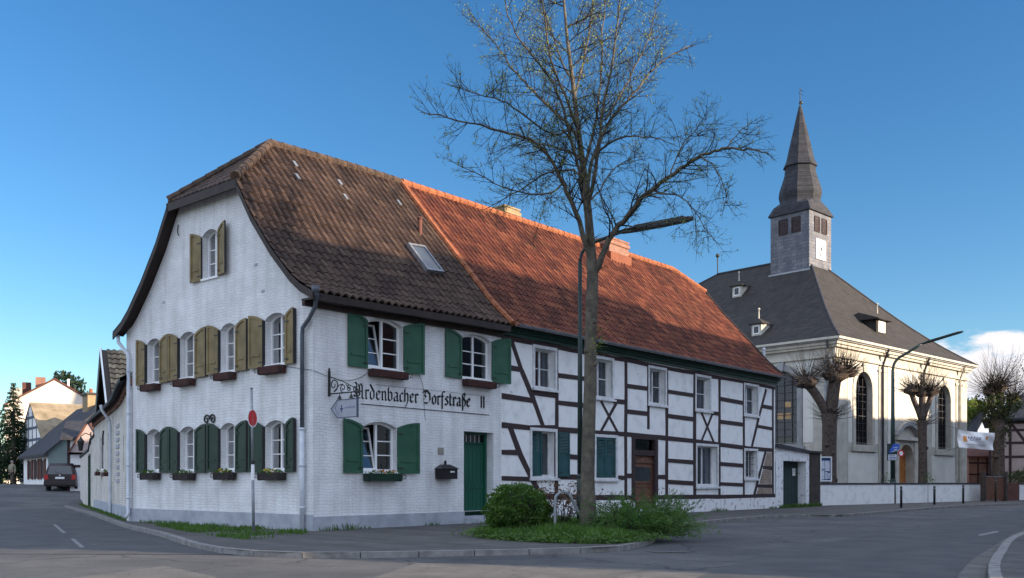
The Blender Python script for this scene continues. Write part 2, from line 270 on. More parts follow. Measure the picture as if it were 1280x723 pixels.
# ---------------------------------------------------------------- mesh helpers
class MB:
    def __init__(s, o=(0, 0, 0)): s.v = []; s.f = []; s.uv = {}; s.o = o
    def add(s, p): s.v.append((p[0] - s.o[0], p[1] - s.o[1], p[2] - s.o[2])); return len(s.v) - 1
    def face(s, pts, uv=None):
        ids = [s.add(p) for p in pts]; s.f.append(ids)
        if uv: s.uv[len(s.f) - 1] = uv
        return s
    def box(s, x0, x1, y0, y1, z0, z1):
        c = [s.add(p) for p in ((x0, y0, z0), (x1, y0, z0), (x1, y1, z0), (x0, y1, z0), (x0, y0, z1), (x1, y0, z1), (x1, y1, z1), (x0, y1, z1))]
        for q in ((0, 3, 2, 1), (4, 5, 6, 7), (0, 1, 5, 4), (1, 2, 6, 5), (2, 3, 7, 6), (3, 0, 4, 7)): s.f.append([c[i] for i in q])
        return s
    def prism(s, poly, mp, d0, d1):          # outline extruded from depth d0 to d1 through mp(a, b, d)
        n = len(poly); a = [s.add(mp(p[0], p[1], d0)) for p in poly]; b = [s.add(mp(p[0], p[1], d1)) for p in poly]
        s.f.append(a); s.f.append(b[::-1])
        for i in range(n): j = (i + 1) % n; s.f.append([a[i], b[i], b[j], a[j]])
        return s
    def ring(s, pa, pb, mp, d0, d1):         # frame between two outlines with the same number of points
        n = len(pa); A = [s.add(mp(*p, d0)) for p in pa]; B = [s.add(mp(*p, d0)) for p in pb]; C = [s.add(mp(*p, d1)) for p in pa]; D = [s.add(mp(*p, d1)) for p in pb]
        for i in range(n):
            j = (i + 1) % n
            s.f += [[A[i], A[j], B[j], B[i]], [B[i], B[j], D[j], D[i]], [D[i], D[j], C[j], C[i]], [C[i], C[j], A[j], A[i]]]
        return s
    def tube(s, pts, rad, n=8, cap=True):
        pts = [Vector(p) for p in pts]; rad = rad if isinstance(rad, (list, tuple)) else [rad] * len(pts)
        prev = None; t0 = (pts[1] - pts[0]).normalized(); up = Vector((0, 0, 1)) if abs(t0.z) < .9 else Vector((1, 0, 0))
        nx = t0.cross(up).normalized()
        for i, p in enumerate(pts):
            t = (pts[min(i + 1, len(pts) - 1)] - pts[max(i - 1, 0)]).normalized()
            nx = (nx - t * nx.dot(t)); nx = nx.normalized() if nx.length > 1e-6 else t.orthogonal().normalized(); ny = t.cross(nx)
            ring = [s.add(p + (nx * math.cos(2 * math.pi * k / n) + ny * math.sin(2 * math.pi * k / n)) * rad[i]) for k in range(n)]
            if prev:
                for k in range(n): s.f.append([prev[k], prev[(k + 1) % n], ring[(k + 1) % n], ring[k]])
            elif cap: s.f.append(ring[::-1])
            prev = ring
        if cap: s.f.append(prev)
        return s
    def lathe(s, prof, c=(0, 0, 0), n=16, a0=0):
        prev = None
        for r_, z in prof:
            ring = [s.add((c[0] + r_ * math.cos(a0 + 2 * math.pi * k / n), c[1] + r_ * math.sin(a0 + 2 * math.pi * k / n), c[2] + z)) for k in range(n)]
            if prev:
                for k in range(n): s.f.append([prev[k], prev[(k + 1) % n], ring[(k + 1) % n], ring[k]])
            else: s.f.append(ring[::-1])
            prev = ring
        s.f.append(prev); return s
    def blob(s, c, r, n=10, jit=.15, sc=(1, 1, 1)):
        prof = [(max(.001, math.sin(math.pi * i / n)), -math.cos(math.pi * i / n)) for i in range(n + 1)]; base = len(s.v)
        s.lathe([(r * a, r * b) for a, b in prof], n=12)
        for i in range(base, len(s.v)):
            p = Vector(s.v[i]) + Vector(s.o); k = 1 + jit * noise.noise(p * (1.6 / r) + Vector(c))
            s.v[i] = (c[0] + p.x * k * sc[0] - s.o[0], c[1] + p.y * k * sc[1] - s.o[1], c[2] + p.z * k * sc[2] - s.o[2])
        return s
    def build(s, name, m, parent=None, smooth=False, bevel=0):
        me = bpy.data.meshes.new(name); me.from_pydata(s.v, [], s.f)
        if s.uv:
            l = me.uv_layers.new(name='UVMap')
            for i, uv in s.uv.items():
                p = me.polygons[i]
                for k, li in enumerate(p.loop_indices): l.data[li].uv = uv[k]
        me.materials.append(M[m] if isinstance(m, str) else m)
        if smooth: me.polygons.foreach_set('use_smooth', [True] * len(me.polygons))
        o = bpy.data.objects.new(name, me); COL.objects.link(o)
        if parent: o.parent = parent
        if bevel:
            b = o.modifiers.new('bevel', 'BEVEL'); b.width = bevel; b.segments = 2; b.limit_method = 'ANGLE'
        return o
def thing(name, label, cat, loc=(0, 0, 0), rot=0, group=None):
    o = bpy.data.objects.new(name, None); COL.objects.link(o); o.location = loc; o.rotation_euler = (0, 0, rot); o.empty_display_size = .2
    return tag(o, label, cat, group)
def tag(o, label, cat, group=None):
    o['label'] = label; o['category'] = cat
    if group: o['group'] = group
    return o
def struct(o): o['kind'] = 'structure'; return o
def stuff(o, label, cat): o['kind'] = 'stuff'; o['label'] = label; o['category'] = cat; return o
def copy_tree(o, parent=None):
    c = o.copy(); COL.objects.link(c); c.parent = parent
    for ch in [x for x in COL.objects if x.parent == o]: copy_tree(ch, c)
    return c
def rect(a0, a1, b0, b1): return [(a0, b0), (a1, b0), (a1, b1), (a0, b1)]
def arch(a0, a1, b0, b1, rise, n=8):
    """outline with a segmental head; b1 is the crown"""
    if rise <= 0: n = 1
    pts = [(a0, b0), (a1, b0)]
    w = (a1 - a0) / 2; c = (a0 + a1) / 2
    if rise <= 0: return pts + [(a1, b1), (a0, b1)]
    r = (w * w + rise * rise) / (2 * rise); cz = b1 - r; t = math.asin(min(1, w / r))
    if rise >= w * .999: t = math.pi / 2
    return pts + [(c + r * math.sin(t * (1 - 2 * i / n)), cz + r * math.cos(t * (1 - 2 * i / n))) for i in range(n + 1)]
def inside(p, poly):
    c = False; n = len(poly)
    for i in range(n):
        a, b = poly[i], poly[i - 1]
        if (a[1] > p[1]) != (b[1] > p[1]) and p[0] < (b[0] - a[0]) * (p[1] - a[1]) / (b[1] - a[1]) + a[0]: c = not c
    return c
def sheet(mb, outer, holes, mp, d=0, reveal=0):
    vs = [Vector(p) for p in outer]; es = [(i, (i + 1) % len(outer)) for i in range(len(outer))]
    for h in holes:
        b = len(vs); vs += [Vector(p) for p in h]; es += [(b + i, b + (i + 1) % len(h)) for i in range(len(h))]
    v, e, f, *_ = delaunay_2d_cdt(vs, es, [], 0, 1e-5)
    for t in f:
        c = sum((v[i] for i in t), Vector((0, 0))) / len(t)
        if inside(c, outer) and not any(inside(c, h) for h in holes): mb.face([mp(v[i].x, v[i].y, d) for i in t])
    if reveal:
        for h in holes:
            for i in range(len(h)): j = (i + 1) % len(h); mb.face([mp(*h[i], d), mp(*h[j], d), mp(*h[j], d + reveal), mp(*h[i], d + reveal)])
    return mb
FR = lambda a, b, d: (a, d, b)            # front of the block: depth goes inwards (+y)
GA = lambda a, b, d: (d, a, b)            # gable side: depth goes inwards (+x)

def window(parent, mp, a0, a1, z0, z1, rise=0, d=.16, m='frame', fw=.06, cols=2, rows=3, tilt=0, curtain=0, o=(0, 0, 0), sill=True, name='window', glass='glass', bar=.028):
    mb = MB(o); A = arch(a0, a1, z0, z1, rise); B = arch(a0 + fw, a1 - fw, z0 + fw, z1 - fw, rise * .85 if rise else 0)
    mb.ring(A, B, mp, d - .03, d + .04)
    w = (a1 - a0) / cols
    for c in range(1, cols): mb.prism(rect(a0 + c * w - .035, a0 + c * w + .035, z0 + fw, z1 - fw * .6), mp, d - .025, d + .035)
    if rows > 1:
        zz = z1 - rise * .5 - fw
        for r_ in range(1, rows):
            z = z0 + fw + (zz - z0 - fw) * r_ / rows
            a_s = a0 + fw + (w if (tilt) else 0)
            mb.prism(rect(a_s, a1 - fw, z - bar / 2, z + bar / 2), mp, d - .01, d + .02)
    W = mb.build(name, m, parent)
    g = MB(o); g.prism(B, mp, d + .012, d + .016) if not tilt else g.prism(arch(a0 + w, a1 - fw, z0 + fw, z1 - fw, 0), mp, d + .012, d + .016)
    g.build('pane', glass, W)
    if tilt:                                # left casement tipped inwards at the top
        tm = lambda a, b, dd: mp(a, b, dd + tilt * (b - z0) / (z1 - z0))
        t = MB(o); X0, X1, Z0, Z1 = a0 + fw * .6, a0 + w - .01, z0 + fw * .6, z1 - fw - rise * .5
        t.ring(rect(X0, X1, Z0, Z1), rect(X0 + .05, X1 - .05, Z0 + .05, Z1 - .05), tm, d - .02, d + .03)
        for r_ in range(1, rows): z = Z0 + (Z1 - Z0) * r_ / rows; t.prism(rect(X0 + .05, X1 - .05, z - .014, z + .014), tm, d - .005, d + .02)
        S = t.build('casement', m, W); g = MB(o).prism(rect(X0 + .05, X1 - .05, Z0 + .05, Z1 - .05), tm, d + .01, d + .014); g.build('pane', glass, W)
    if curtain:
        k = MB(o); n = 24
        for side in ((a0 + fw, a0 + fw + (a1 - a0) * curtain), (a1 - fw - (a1 - a0) * curtain, a1 - fw)):
            for i in range(n):
                q0 = side[0] + (side[1] - side[0]) * i / n; q1 = side[0] + (side[1] - side[0]) * (i + 1) / n
                e0 = .12 + .02 * math.sin(i * 1.4); e1 = .12 + .02 * math.sin((i + 1) * 1.4)
                k.face([mp(q0, z0 + .05, d + e0), mp(q1, z0 + .05, d + e1), mp(q1, z1 - .05, d + e1), mp(q0, z1 - .05, d + e0)])
        k.build('curtain', 'curtain', W, smooth=True)
    if sill:
        MB(o).prism(rect(a0 - .03, a1 + .03, z0 - .06, z0 - .002), mp, -.05, d).build('sill', m, W)
    return W
def shutter(parent, mp, hinge, outer, z0, z1, rise, m, d=-.05, o=(0, 0, 0), louvre=False, lift=0.0):
    """open shutter lying along the wall; its head is half of the window arch, high on the outer side. lift = how far the free edge stands off"""
    sgn = 1 if outer > hinge else -1; w = abs(outer - hinge); n = 5
    mp2 = lambda a, b, dd: mp(a, b, dd - lift * abs(a - hinge) / w)
    top = [(hinge + sgn * w * t, z1 - rise * (1 - t) ** 2) for t in [i / n for i in range(n + 1)]]
    P = [(hinge, z0), (outer, z0)] + top[::-1]
    s_ = .075; topi = [(hinge + sgn * (s_ + (w - 2 * s_) * t), z1 - s_ - rise * .9 * (1 - t) ** 2) for t in [i / n for i in range(n + 1)]]
    Q = [(hinge + sgn * s_, z0 + s_), (outer - sgn * s_, z0 + s_)] + topi[::-1]
    mb = MB(o); mb.ring(P, Q, mp2, d, d + .035)
    if louvre:
        zc = z0 + (z1 - z0) * .52; a, b = sorted((hinge + sgn * s_, outer - sgn * s_))
        mb.prism(rect(a, b, z0 + s_, zc), mp2, d + .018, d + .03); mb.prism(rect(a, b, zc, zc + .06), mp2, d + .002, d + .035)
        k = int((z1 - s_ - zc - .06) / .05)
        for i in range(k): zz = zc + .07 + i * .05; mb.face([mp2(a, zz, d + .002), mp2(b, zz, d + .002), mp2(b, zz + .04, d + .03), mp2(a, zz + .04, d + .03)])
    else:
        mb.prism(Q, mp2, d + .022, d + .030)
        a, b = sorted((hinge + sgn * (s_ + .03), outer - sgn * (s_ + .03)))
        zc = z0 + s_ + .03; mb.prism(rect(a, b, z0 + .30, z0 + .36), mp2, d + .004, d + .02)
    S = mb.build('shutter', m, parent)
    for z in (z0 + .12, z1 - rise - .18):
        hg = MB(o); hg.prism(rect(min(hinge, hinge + sgn * .16), max(hinge, hinge + sgn * .16), z, z + .035), mp2, d - .006, d - .001)
        hg.build('hinge', 'iron', S)
    if mp is GA:                            # dark strip painted in for the shadowed edge and gap, street corner side
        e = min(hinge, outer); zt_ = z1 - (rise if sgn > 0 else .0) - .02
        eb = MB(o); eb.prism(rect(e - .022, e - .001, z0 + .01, zt_), mp2, d + .004, -.004); eb.build('edge_shade', 'gapshade_cable', S)
    return S
def leaves(mb, c, rx, ry, rz, n, size, flat=.5, shell=.0, rr=None, up=0):
    """leaf-sized quads through an ellipsoid volume (shell>0 keeps them near its skin), uneven outline"""
    rr = rr or rnd; done = 0
    while done < n:
        d = Vector((rr.uniform(-1, 1), rr.uniform(-1, 1), rr.uniform(-1, 1)))
        if not .05 < d.length < 1: continue
        k = 1 + .22 * noise.noise(Vector((c[0], c[1], c[2])) + d.normalized() * 2.2) + .16 * noise.noise(Vector((c[0], c[1], 5)) + d.normalized() * 5.5)
        if d.length < shell: d = d.normalized() * rr.uniform(shell, 1)
        p = Vector((c[0] + d.x * rx * k, c[1] + d.y * ry * k, c[2] + d.z * rz * k))
        a = Vector((rr.gauss(0, 1), rr.gauss(0, 1), rr.gauss(0, 1) + up)).normalized(); b = a.orthogonal().normalized()
        b = Matrix.Rotation(rr.uniform(0, 6.3), 3, a) @ b; s_ = size * rr.uniform(.6, 1.3)
        mb.face([p - a * s_, p - b * s_ * flat, p + a * s_, p + b * s_ * flat]); done += 1
    return mb

def tiled(name, m, parent, xs, prof, xmin, xmax, o=(0, 0, 0), col=.235, row=.32, wave=.046, lift=.022, sub=5):
    """Real pantile surface. prof(x) -> list of (y, z) from eave to ridge; xmin(y), xmax(y) trim at verges and hips."""
    mb = MB(o); ref = prof((xs[0] + xs[1]) / 2); L = 0
    for i in range(len(ref) - 1): L += math.dist(ref[i], ref[i + 1])
    rows = int(L / row); ncol = int((xs[1] - xs[0]) / col)
    def pt(x, t, h):
        P = prof(x); l = [0]
        for i in range(len(P) - 1): l.append(l[-1] + math.dist(P[i], P[i + 1]))
        s_ = t * l[-1]; i = 0
        while i < len(P) - 2 and s_ > l[i + 1]: i += 1
        k = (s_ - l[i]) / (l[i + 1] - l[i]); y = P[i][0] + (P[i + 1][0] - P[i][0]) * k; z = P[i][1] + (P[i + 1][1] - P[i][1]) * k
        dy, dz = P[i + 1][0] - P[i][0], P[i + 1][1] - P[i][1]; q = math.hypot(dy, dz)
        return y - dz / q * h, z + dy / q * h
    jit = [[rnd.uniform(-.006, .006) for _ in range(ncol + 2)] for _ in range(rows + 1)]
    for r_ in range(rows):
        t0, t1 = r_ / rows, (r_ + 1) / rows; lo = []; hi = []; bt = []
        for c in range(ncol * sub + 1):
            x = xs[0] + (xs[1] - xs[0]) * c / (ncol * sub); ph = (c % sub) / sub
            h = wave * (math.sin(ph * 2 * math.pi) + .35 * math.sin(ph * 4 * math.pi + 1)) + jit[r_][c // sub]
            y0, z0 = pt(x, t0, h + lift); y1, z1 = pt(x, t1, h); yb, zb = pt(x, t0, h - .02)
            f = lambda x_, y_: max(xmin(y_), min(xmax(y_), x_))
            lo.append((f(x, y0), y0, z0)); hi.append((f(x, y1), y1, z1)); bt.append((f(x, yb), yb, zb))
        L_ = [mb.add(p) for p in lo]; H_ = [mb.add(p) for p in hi]; B_ = [mb.add(p) for p in bt]
        for c in range(ncol * sub):
            if abs(lo[c][0] - lo[c + 1][0]) < 1e-6 and abs(hi[c][0] - hi[c + 1][0]) < 1e-6: continue
            cc = c // sub + .5; mb.f.append([L_[c], L_[c + 1], H_[c + 1], H_[c]]); mb.uv[len(mb.f) - 1] = [(cc, r_ + .5)] * 4
            mb.f.append([B_[c], B_[c + 1], L_[c + 1], L_[c]]); mb.uv[len(mb.f) - 1] = [(cc, r_ + .5)] * 4
    return mb.build(name, m, parent)
def ridge_tiles(name, m, parent, pts, o=(0, 0, 0), r=.13, L=.38):
    pts = [Vector(p) for p in pts]; mb = MB(o)
    for a, b in zip(pts, pts[1:]):
        n = max(1, int((b - a).length / L))
        for i in range(n):
            p = a + (b - a) * (i / n); q = a + (b - a) * ((i + 1.12) / n)
            mb.tube([p, q], [r * 1.08, r * .92], 8)
    return mb.build(name, m, parent, smooth=False)

# ---------------------------------------------------------------- the ground, road, pavements
SD = (-.47, .883); A0 = (-11.72, 28.7); SN = (-.883, -.47)      # side street: direction, start of the annex wall, outward normal
def sstep(a, b, x): t = max(0, min(1, (x - a) / (b - a))); return t * t * (3 - 2 * t)
def gh(x, y):
    k = (x - A0[0]) * SD[0] + (y - A0[1]) * SD[1]; w = (x - A0[0]) * .883 + (y - A0[1]) * .47
    return min(max(0, .06 * (k - 20)), 1.15) * (1 - sstep(2, 14, w)) * sstep(20, 26, k)
def gridsheet(xs, ys, z, name, m):
    mb = MB(); ids = {}
    for i, x in enumerate(xs):
        for j, y in enumerate(ys): ids[i, j] = mb.add((x, y, z + gh(x, y)))
    for i in range(len(xs) - 1):
        for j in range(len(ys) - 1): mb.f.append([ids[i, j], ids[i + 1, j], ids[i + 1, j + 1], ids[i, j + 1]])
    return struct(mb.build(name, m, smooth=True))
far = [-3000, -1200, -500, -250, -150] + [-100 + 5 * i for i in range(51)] + [200, 300, 600, 1200, 3000]
gridsheet(far, far, -.16, 'ground', 'ground')
gridsheet([-75 + 1.5 * i for i in range(104)], [-25 + 1.5 * i for i in range(94)], -.10, 'road', 'asphalt')
def smoothline(P, n=4):
    out = []
    for i in range(len(P) - 1):
        p0 = P[max(i - 1, 0)]; p1 = P[i]; p2 = P[i + 1]; p3 = P[min(i + 2, len(P) - 1)]
        for k in range(n):
            t = k / n
            out.append(tuple(.5 * (2 * p1[a] + (p2[a] - p0[a]) * t + (2 * p0[a] - 5 * p1[a] + 4 * p2[a] - p3[a]) * t * t + (3 * p1[a] - p0[a] - 3 * p2[a] + p3[a]) * t ** 3) for a in range(len(p1))))
    return out + [P[-1]]
KB = smoothline([(-23.2, 48.2), (-17.2, 37.8), (-11.3, 27), (-8.6, 22.6), (-6.5, 18.8), (-5.1, 16.8), (-3.7, 16.0), (-2.2, 16.05), (-.57, 16.5), (.87, 16.9), (2.1, 17.7), (3.1, 20.3), (4.2, 25.7), (7.6, 31.4), (10.2, 34.6), (12.2, 34.6), (15.7, 39), (22.5, 47.4), (29.7, 54), (45, 68), (62, 84)])
ZF = lambda a, b, d: (a, b, d)
pv = MB(); sheet(pv, KB + [(62, 120), (0, 120), (-14, 60)], [], ZF, 0); struct(pv.build('pavement', 'pave'))
def kerbline(P, name, w=.13):
    mb = MB(); acc = 0; L = [0]
    for a, b in zip(P, P[1:]): L.append(L[-1] + math.dist(a, b))
    def pos(s_):
        i = 0
        while i < len(P) - 2 and s_ > L[i + 1]: i += 1
        k = (s_ - L[i]) / (L[i + 1] - L[i]); d = ((P[i + 1][0] - P[i][0]) / (L[i + 1] - L[i]), (P[i + 1][1] - P[i][1]) / (L[i + 1] - L[i]))
        return (P[i][0] + (P[i + 1][0] - P[i][0]) * k, P[i][1] + (P[i + 1][1] - P[i][1]) * k), d
    s_ = 0
    while s_ + 1 < L[-1]:
        (a, da), (b, db) = pos(s_ + .008), pos(s_ + .992); zt = .006 + rnd.uniform(-.004, .004)
        na, nb = (da[1], -da[0]), (db[1], -db[0])
        q = [(a[0] + na[0] * .02, a[1] + na[1] * .02), (b[0] + nb[0] * .02, b[1] + nb[1] * .02), (b[0] - nb[0] * w, b[1] - nb[1] * w), (a[0] - na[0] * w, a[1] - na[1] * w)]
        mb.prism(q, ZF, -.14, zt); s_ += 1
    return struct(mb.build(name, 'kerb'))
kerbline(KB, 'kerb')
KR = smoothline([(2.6, 2.5), (4.3, 7.4), (6.03, 11.7), (8.46, 16.2), (12.5, 22.7), (21, 33.5), (40, 56)])[::-1]
pr = MB(); sheet(pr, KR + [(12, 2.5), (60, 50)], [], ZF, 0); struct(pr.build('pavement', 'pave'))
kerbline(KR, 'kerb')
gut = MB(); gl = [(p[0] - .32, p[1] + .22) for p in KR]; gl2 = [(p[0] - .05, p[1] + .02) for p in KR]
for i in range(len(KR) - 1): gut.face([(*gl[i], -.094), (*gl[i + 1], -.094), (*gl2[i + 1], -.094), (*gl2[i], -.094)])
struct(gut.build('gutter_strip', 'patch'))
def zflat(pts, z): return [(p[0], p[1], z) for p in pts]
def gpz(px, py, z=-.1): Y = (CH - z) * F / (py - HY); return ((px - 640) / F * Y, Y)
for nm, mm, px in (('paving_patch', 'patch', [(60, 727), (205, 708), (272, 722), (262, 727)]), ('paving_patch', 'patch', [(455, 727), (520, 704.5), (640, 706), (905, 716), (990, 727)]),
                   ('asphalt_patch', 'asphalt2', [(0, 640), (60, 634), (262, 684), (330, 694), (0, 693)]), ('asphalt_patch', 'asphalt2', [(860, 727), (960, 690), (1180, 655), (1278, 636), (1279, 660), (1215, 700), (1190, 727)])):
    mb = MB(); q = [gpz(*p) for p in px]; sheet(mb, q, [], ZF, -.0955 + .0012 * (hash_i := len([o for o in COL.objects if 'patch' in o.name]))); struct(mb.build(nm, mm))
for px in ([(66, 656), (70, 656), (83, 667), (78, 667)], [(88, 674), (93, 674), (106, 685), (100, 685)], [(1222, 669), (1246, 664), (1249, 665.5), (1226, 670.5)]):
    mb = MB(); mb.face(zflat([gpz(*p) for p in px], -.0915)); struct(mb.build('lane_marking', 'paint'))
for i, (cx, cy, w, lab) in enumerate(((834, 690, .34, 'rectangular pale utility cover in the road in front of the planting bed'), (133, 681, .26, 'flat utility cover in the side street road near the kerb'))):
    x, y = gpz(cx, cy); t_ = thing('utility_cover', lab, 'utility cover', (x, y, -.0915), .4, 'utility covers in the road')
    mb = MB(); mb.ring(rect(-w, w, -w * .7, w * .7), rect(-w + .06, w - .06, -w * .7 + .06, w * .7 - .06), ZF, 0, .004); mb.build('rim', 'patch', t_)
    MB().prism(rect(-w + .06, w - .06, -w * .7 + .06, w * .7 - .06), ZF, 0, .002).build('lid', 'asphalt', t_)

# ---------------------------------------------------------------- white corner house
wh = thing('corner_house', 'white painted brick corner house with green shutters and a dark brown tiled roof', 'house', (C0[0], C0[1], 0), A49)
DEP = 9.05; T1 = 7.13
P0 = [(-.42, 5.86), (.1, 6.12), (.5, 6.42), (1.3, 7.2), (2.15, 8.2), (2.85, 9.25), (4.53, 11.13)]
P7 = [(-.42, 5.98), (.1, 6.42), (.5, 6.82), (1.3, 7.72), (2.15, 8.65), (2.85, 9.42), (4.53, 11.32)]
def prof(x):
    k = max(0, min(1, (x + .3) / 7.3)); k = k * k * (3 - 2 * k); e = max(0, x - 7) / 18 * .2
    return [(a[0], a[1] + (b[1] - a[1]) * k + (e if i == 6 else e * .3)) for i, (a, b) in enumerate(zip(P0, P7))]
HIPX = lambda y: -.34 if y < 2.85 else -.34 + (y - 2.85) / 1.68 * 2.3
RIDGE_X0 = 1.96
# openings
def opn(f, x0, x1, ytop, ybot, xm=None):
    a0 = f(x0, 500)[0]; a1 = f(x1, 500)[0]; xm = xm or (x0 + x1) / 2
    return min(a0, a1), max(a0, a1), f(xm, ybot)[1], f(xm, ytop)[1]
FW = [opn(fr, 459.3, 503, 398.6, 461.3), opn(fr, 577, 613.5, 418.5, 474), opn(fr, 453.2, 495.3, 527.6, 589.5)]
DR = opn(fr, 579.8, 616.8, 540.2, 645)
GU = [opn(ga, 184.2, 201.8, 423.4, 478.5), opn(ga, 225.2, 245.7, 415, 472), opn(ga, 276, 296.5, 404.4, 464), opn(ga, 331.6, 358.6, 391.3, 455.5)]
GL = [opn(ga, 184.2, 201.8, 536.6, 589), opn(ga, 225.2, 245.7, 533.3, 589), opn(ga, 276, 296.5, 528.8, 588), opn(ga, 331.6, 358.6, 525.5, 588)]
GT = opn(ga, 253.3, 273, 286.9, 347)
gup = (GU[0][2] + GU[3][2]) / 2
RISE = .16
def AO(q, rise=RISE): return arch(q[0], q[1], q[2], q[3], rise)
fw = MB(); ztop = lambda x: prof(x)[1][1] - .28
sheet(fw, [(0, .35), (T1, .35), (T1, ztop(T1)), (3.5, ztop(3.5)), (0, ztop(0))], [AO(q) for q in FW] + [[(DR[0], .351), (DR[1], .351), (DR[1], DR[3]), (DR[0], DR[3])]], FR, 0, .30)
fw.build('front_wall', 'wbrick', wh)
pg = P0; gtop = [(y, z - .14) for y, z in pg[1:6]] ; gtop = [(0.0, 5.9)] + gtop[0:5] + [(2.95, 9.28)]
outl = [(0, .38), (DEP, .38)] + [(DEP - a, b) for a, b in gtop] + gtop[::-1]
gw = MB(); sheet(gw, outl, [AO(q) for q in GU + GL] + [AO(GT)], GA, 0, .30); gw.build('gable_wall', 'wbrick', wh)
# plinth: 3 cm proud of both walls
pl = MB()
pl.box(-.03, DR[0] - .0, -.03, .30, -.12, .35); pl.box(DR[1], T1, -.03, .30, -.12, .35); pl.box(-.029, .27, .301, DEP, -.12, .40); pl.box(-.029, .0, -.029, .3, .35, .40); pl.box(DR[0], DR[1], .0, .6, -.12, .22)
pl.build('plinth', 'plinth', wh)
inn = MB(); inn.box(.75, T1, .80, .82, .3, 5.9); inn.box(.75, .77, .83, DEP, .3, 5.9); inn.box(.76, T1, .83, DEP, 2.95, 3.0); inn.build('dark_backing', 'room', wh)  # dark backing sheets behind the windows, coloured as the unlit interior
MB().box(.0, T1, DEP - .02, DEP + .2, -.1, 6.1).build('rear_wall', 'wbrick', wh)
ya = MB(); ya.box(1.5, 1.52, 2.9, 6.1, 6, 9.2); ya.build('dark_backing', 'room', wh)
for i, q in enumerate(FW): window(wh, FR, *q, RISE * .9, d=.17, tilt=.30 if i in (0, 2) else 0, curtain=.0 if i != 1 else 0)
for i, q in enumerate(GU + GL): window(wh, GA, *q, RISE, d=.20, tilt=0, curtain=.14 if i in (0, 3, 5) else 0)
window(wh, GA, *GT, RISE, d=.20, curtain=.12)
def lint(mb, q, mp, rise):      # row of soldier bricks standing proud over an arch
    o_ = arch(q[0] - .10, q[1] + .10, q[2], q[3] + .11, rise + .02); i_ = arch(q[0], q[1], q[2], q[3], rise)
    a, b = o_[2:], i_[2:]
    for k in range(len(a) - 1): mb.prism([a[k], a[k + 1], b[k + 1], b[k]], mp, -.018, .02)
for mp_, qs, rs in ((FR, FW, RISE * .9), (GA, GU + GL + [GT], RISE)):
    for q in qs: ln = MB(); lint(ln, q, mp_, rs); ln.build('arch_lintel', 'wbrick', wh)
# shutters (hinge side next to the opening)
def shx(f, x): return f(x, 500)[0]
for q, xs, zs in ((FW[0], (433.3, 526.4), None), (FW[1], (555.2, 634.5), None), (FW[2], (427.8, 520.3), None)):
    for s_, xo in ((0, xs[0]), (1, xs[1])):
        h = q[s_] + (-.02 if s_ == 0 else .02); shutter(wh, FR, h, shx(fr, xo), q[2] - .05, q[3] + .03, RISE, 'green', lift=.03 + .07 * s_)
def gshut(row, m, rowname):
    n = len(row)
    for i, q in enumerate(row):
        w = (q[1] - q[0]) * .5 + .14
        right_w = w; left_w = w
        # towards the corner (small y) and away from it
        gap_lo = q[0] - (row[i + 1][1] if i < n - 1 else .25)
        shutter(wh, GA, q[0] - .02, q[0] - .02 - min(w, gap_lo / 2 - .03), q[2] - .05, q[3] + .03, RISE, m, d=-.09, lift=.02)
        gap_hi = (row[i - 1][0] if i > 0 else DEP - .05) - q[1]
        shutter(wh, GA, q[1] + .02, q[1] + .02 + min(w, gap_hi / 2 - .03), q[2] - .05, q[3] + .03, RISE, m, d=-.09, lift=.02)
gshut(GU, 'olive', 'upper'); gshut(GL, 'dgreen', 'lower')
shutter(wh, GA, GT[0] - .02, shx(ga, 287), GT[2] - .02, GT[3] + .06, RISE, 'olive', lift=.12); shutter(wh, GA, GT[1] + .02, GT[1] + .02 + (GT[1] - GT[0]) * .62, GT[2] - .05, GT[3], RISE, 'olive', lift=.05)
# front door, set back in its reveal
dx0, dx1, dz0, dz1 = DR[0] + .03, DR[1] - .05, .225, DR[3]
d = MB(); d.box(dx0, dx1, .34, .40, dz1 - .34, dz1 - .29); d.ring(rect(dx0 - .03, dx1 + .05, dz0, dz1), rect(dx0 + .05, dx1 - .04, dz0, dz1 - .07), FR, .27, .36)
DO = d.build('door', 'doorgreen', wh)
lf = MB(); zt_ = dz1 - .36; lf.prism(rect(dx0 + .05, dx1 - .04, dz0, zt_), FR, .33, .37)
for z0_, z1_ in ((dz0 + .12, dz0 + .78), (dz0 + .92, zt_ - .12)):
    lf.ring(rect(dx0 + .14, dx1 - .13, z0_, z1_), rect(dx0 + .19, dx1 - .18, z0_ + .05, z1_ - .05), FR, .318, .331)
    for k in range(1, 5): a = dx0 + .19 + (dx1 - dx0 - .37) * k / 5; lf.box(a - .006, a + .006, .324, .331, z0_ + .05, z1_ - .05)
lf.box(dx0 + .05, dx1 - .04, .305, .331, dz0 + .80, dz0 + .87); lf.box(dx0 + .05, dx1 - .04, .31, .331, zt_ - .05, zt_)
lf.build('door_leaf', 'doorgreen', DO)
tr = MB(); tr.box(dx0 + .05, dx1 - .04, .345, .35, dz1 - .29, dz1 - .07); tr.build('fanlight', 'cglass', DO)
fl = MB(); [fl.box(dx0 + .05 + (dx1 - dx0 - .09) * k / 6 - .008, dx0 + .05 + (dx1 - dx0 - .09) * k / 6 + .008, .33, .345, dz1 - .29, dz1 - .07) for k in range(1, 6)]; fl.build('fanlight_bars', 'greyframe', DO)
MB().box(dx0 + .10, dx0 + .26, .300, .332, dz0 + .98, dz0 + 1.07).build('letter_slot', 'frame', DO)
h_ = MB(); h_.tube([(dx0 + .12, .33, 1.3), (dx0 + .12, .27, 1.3), (dx0 + .22, .27, 1.3)], .012, 6); h_.build('handle', 'zinc', DO)
MB().box(DR[0] - .04, DR[1] + .04, -.16, .05, -.05, .14).build('door_step', 'plinth', wh)
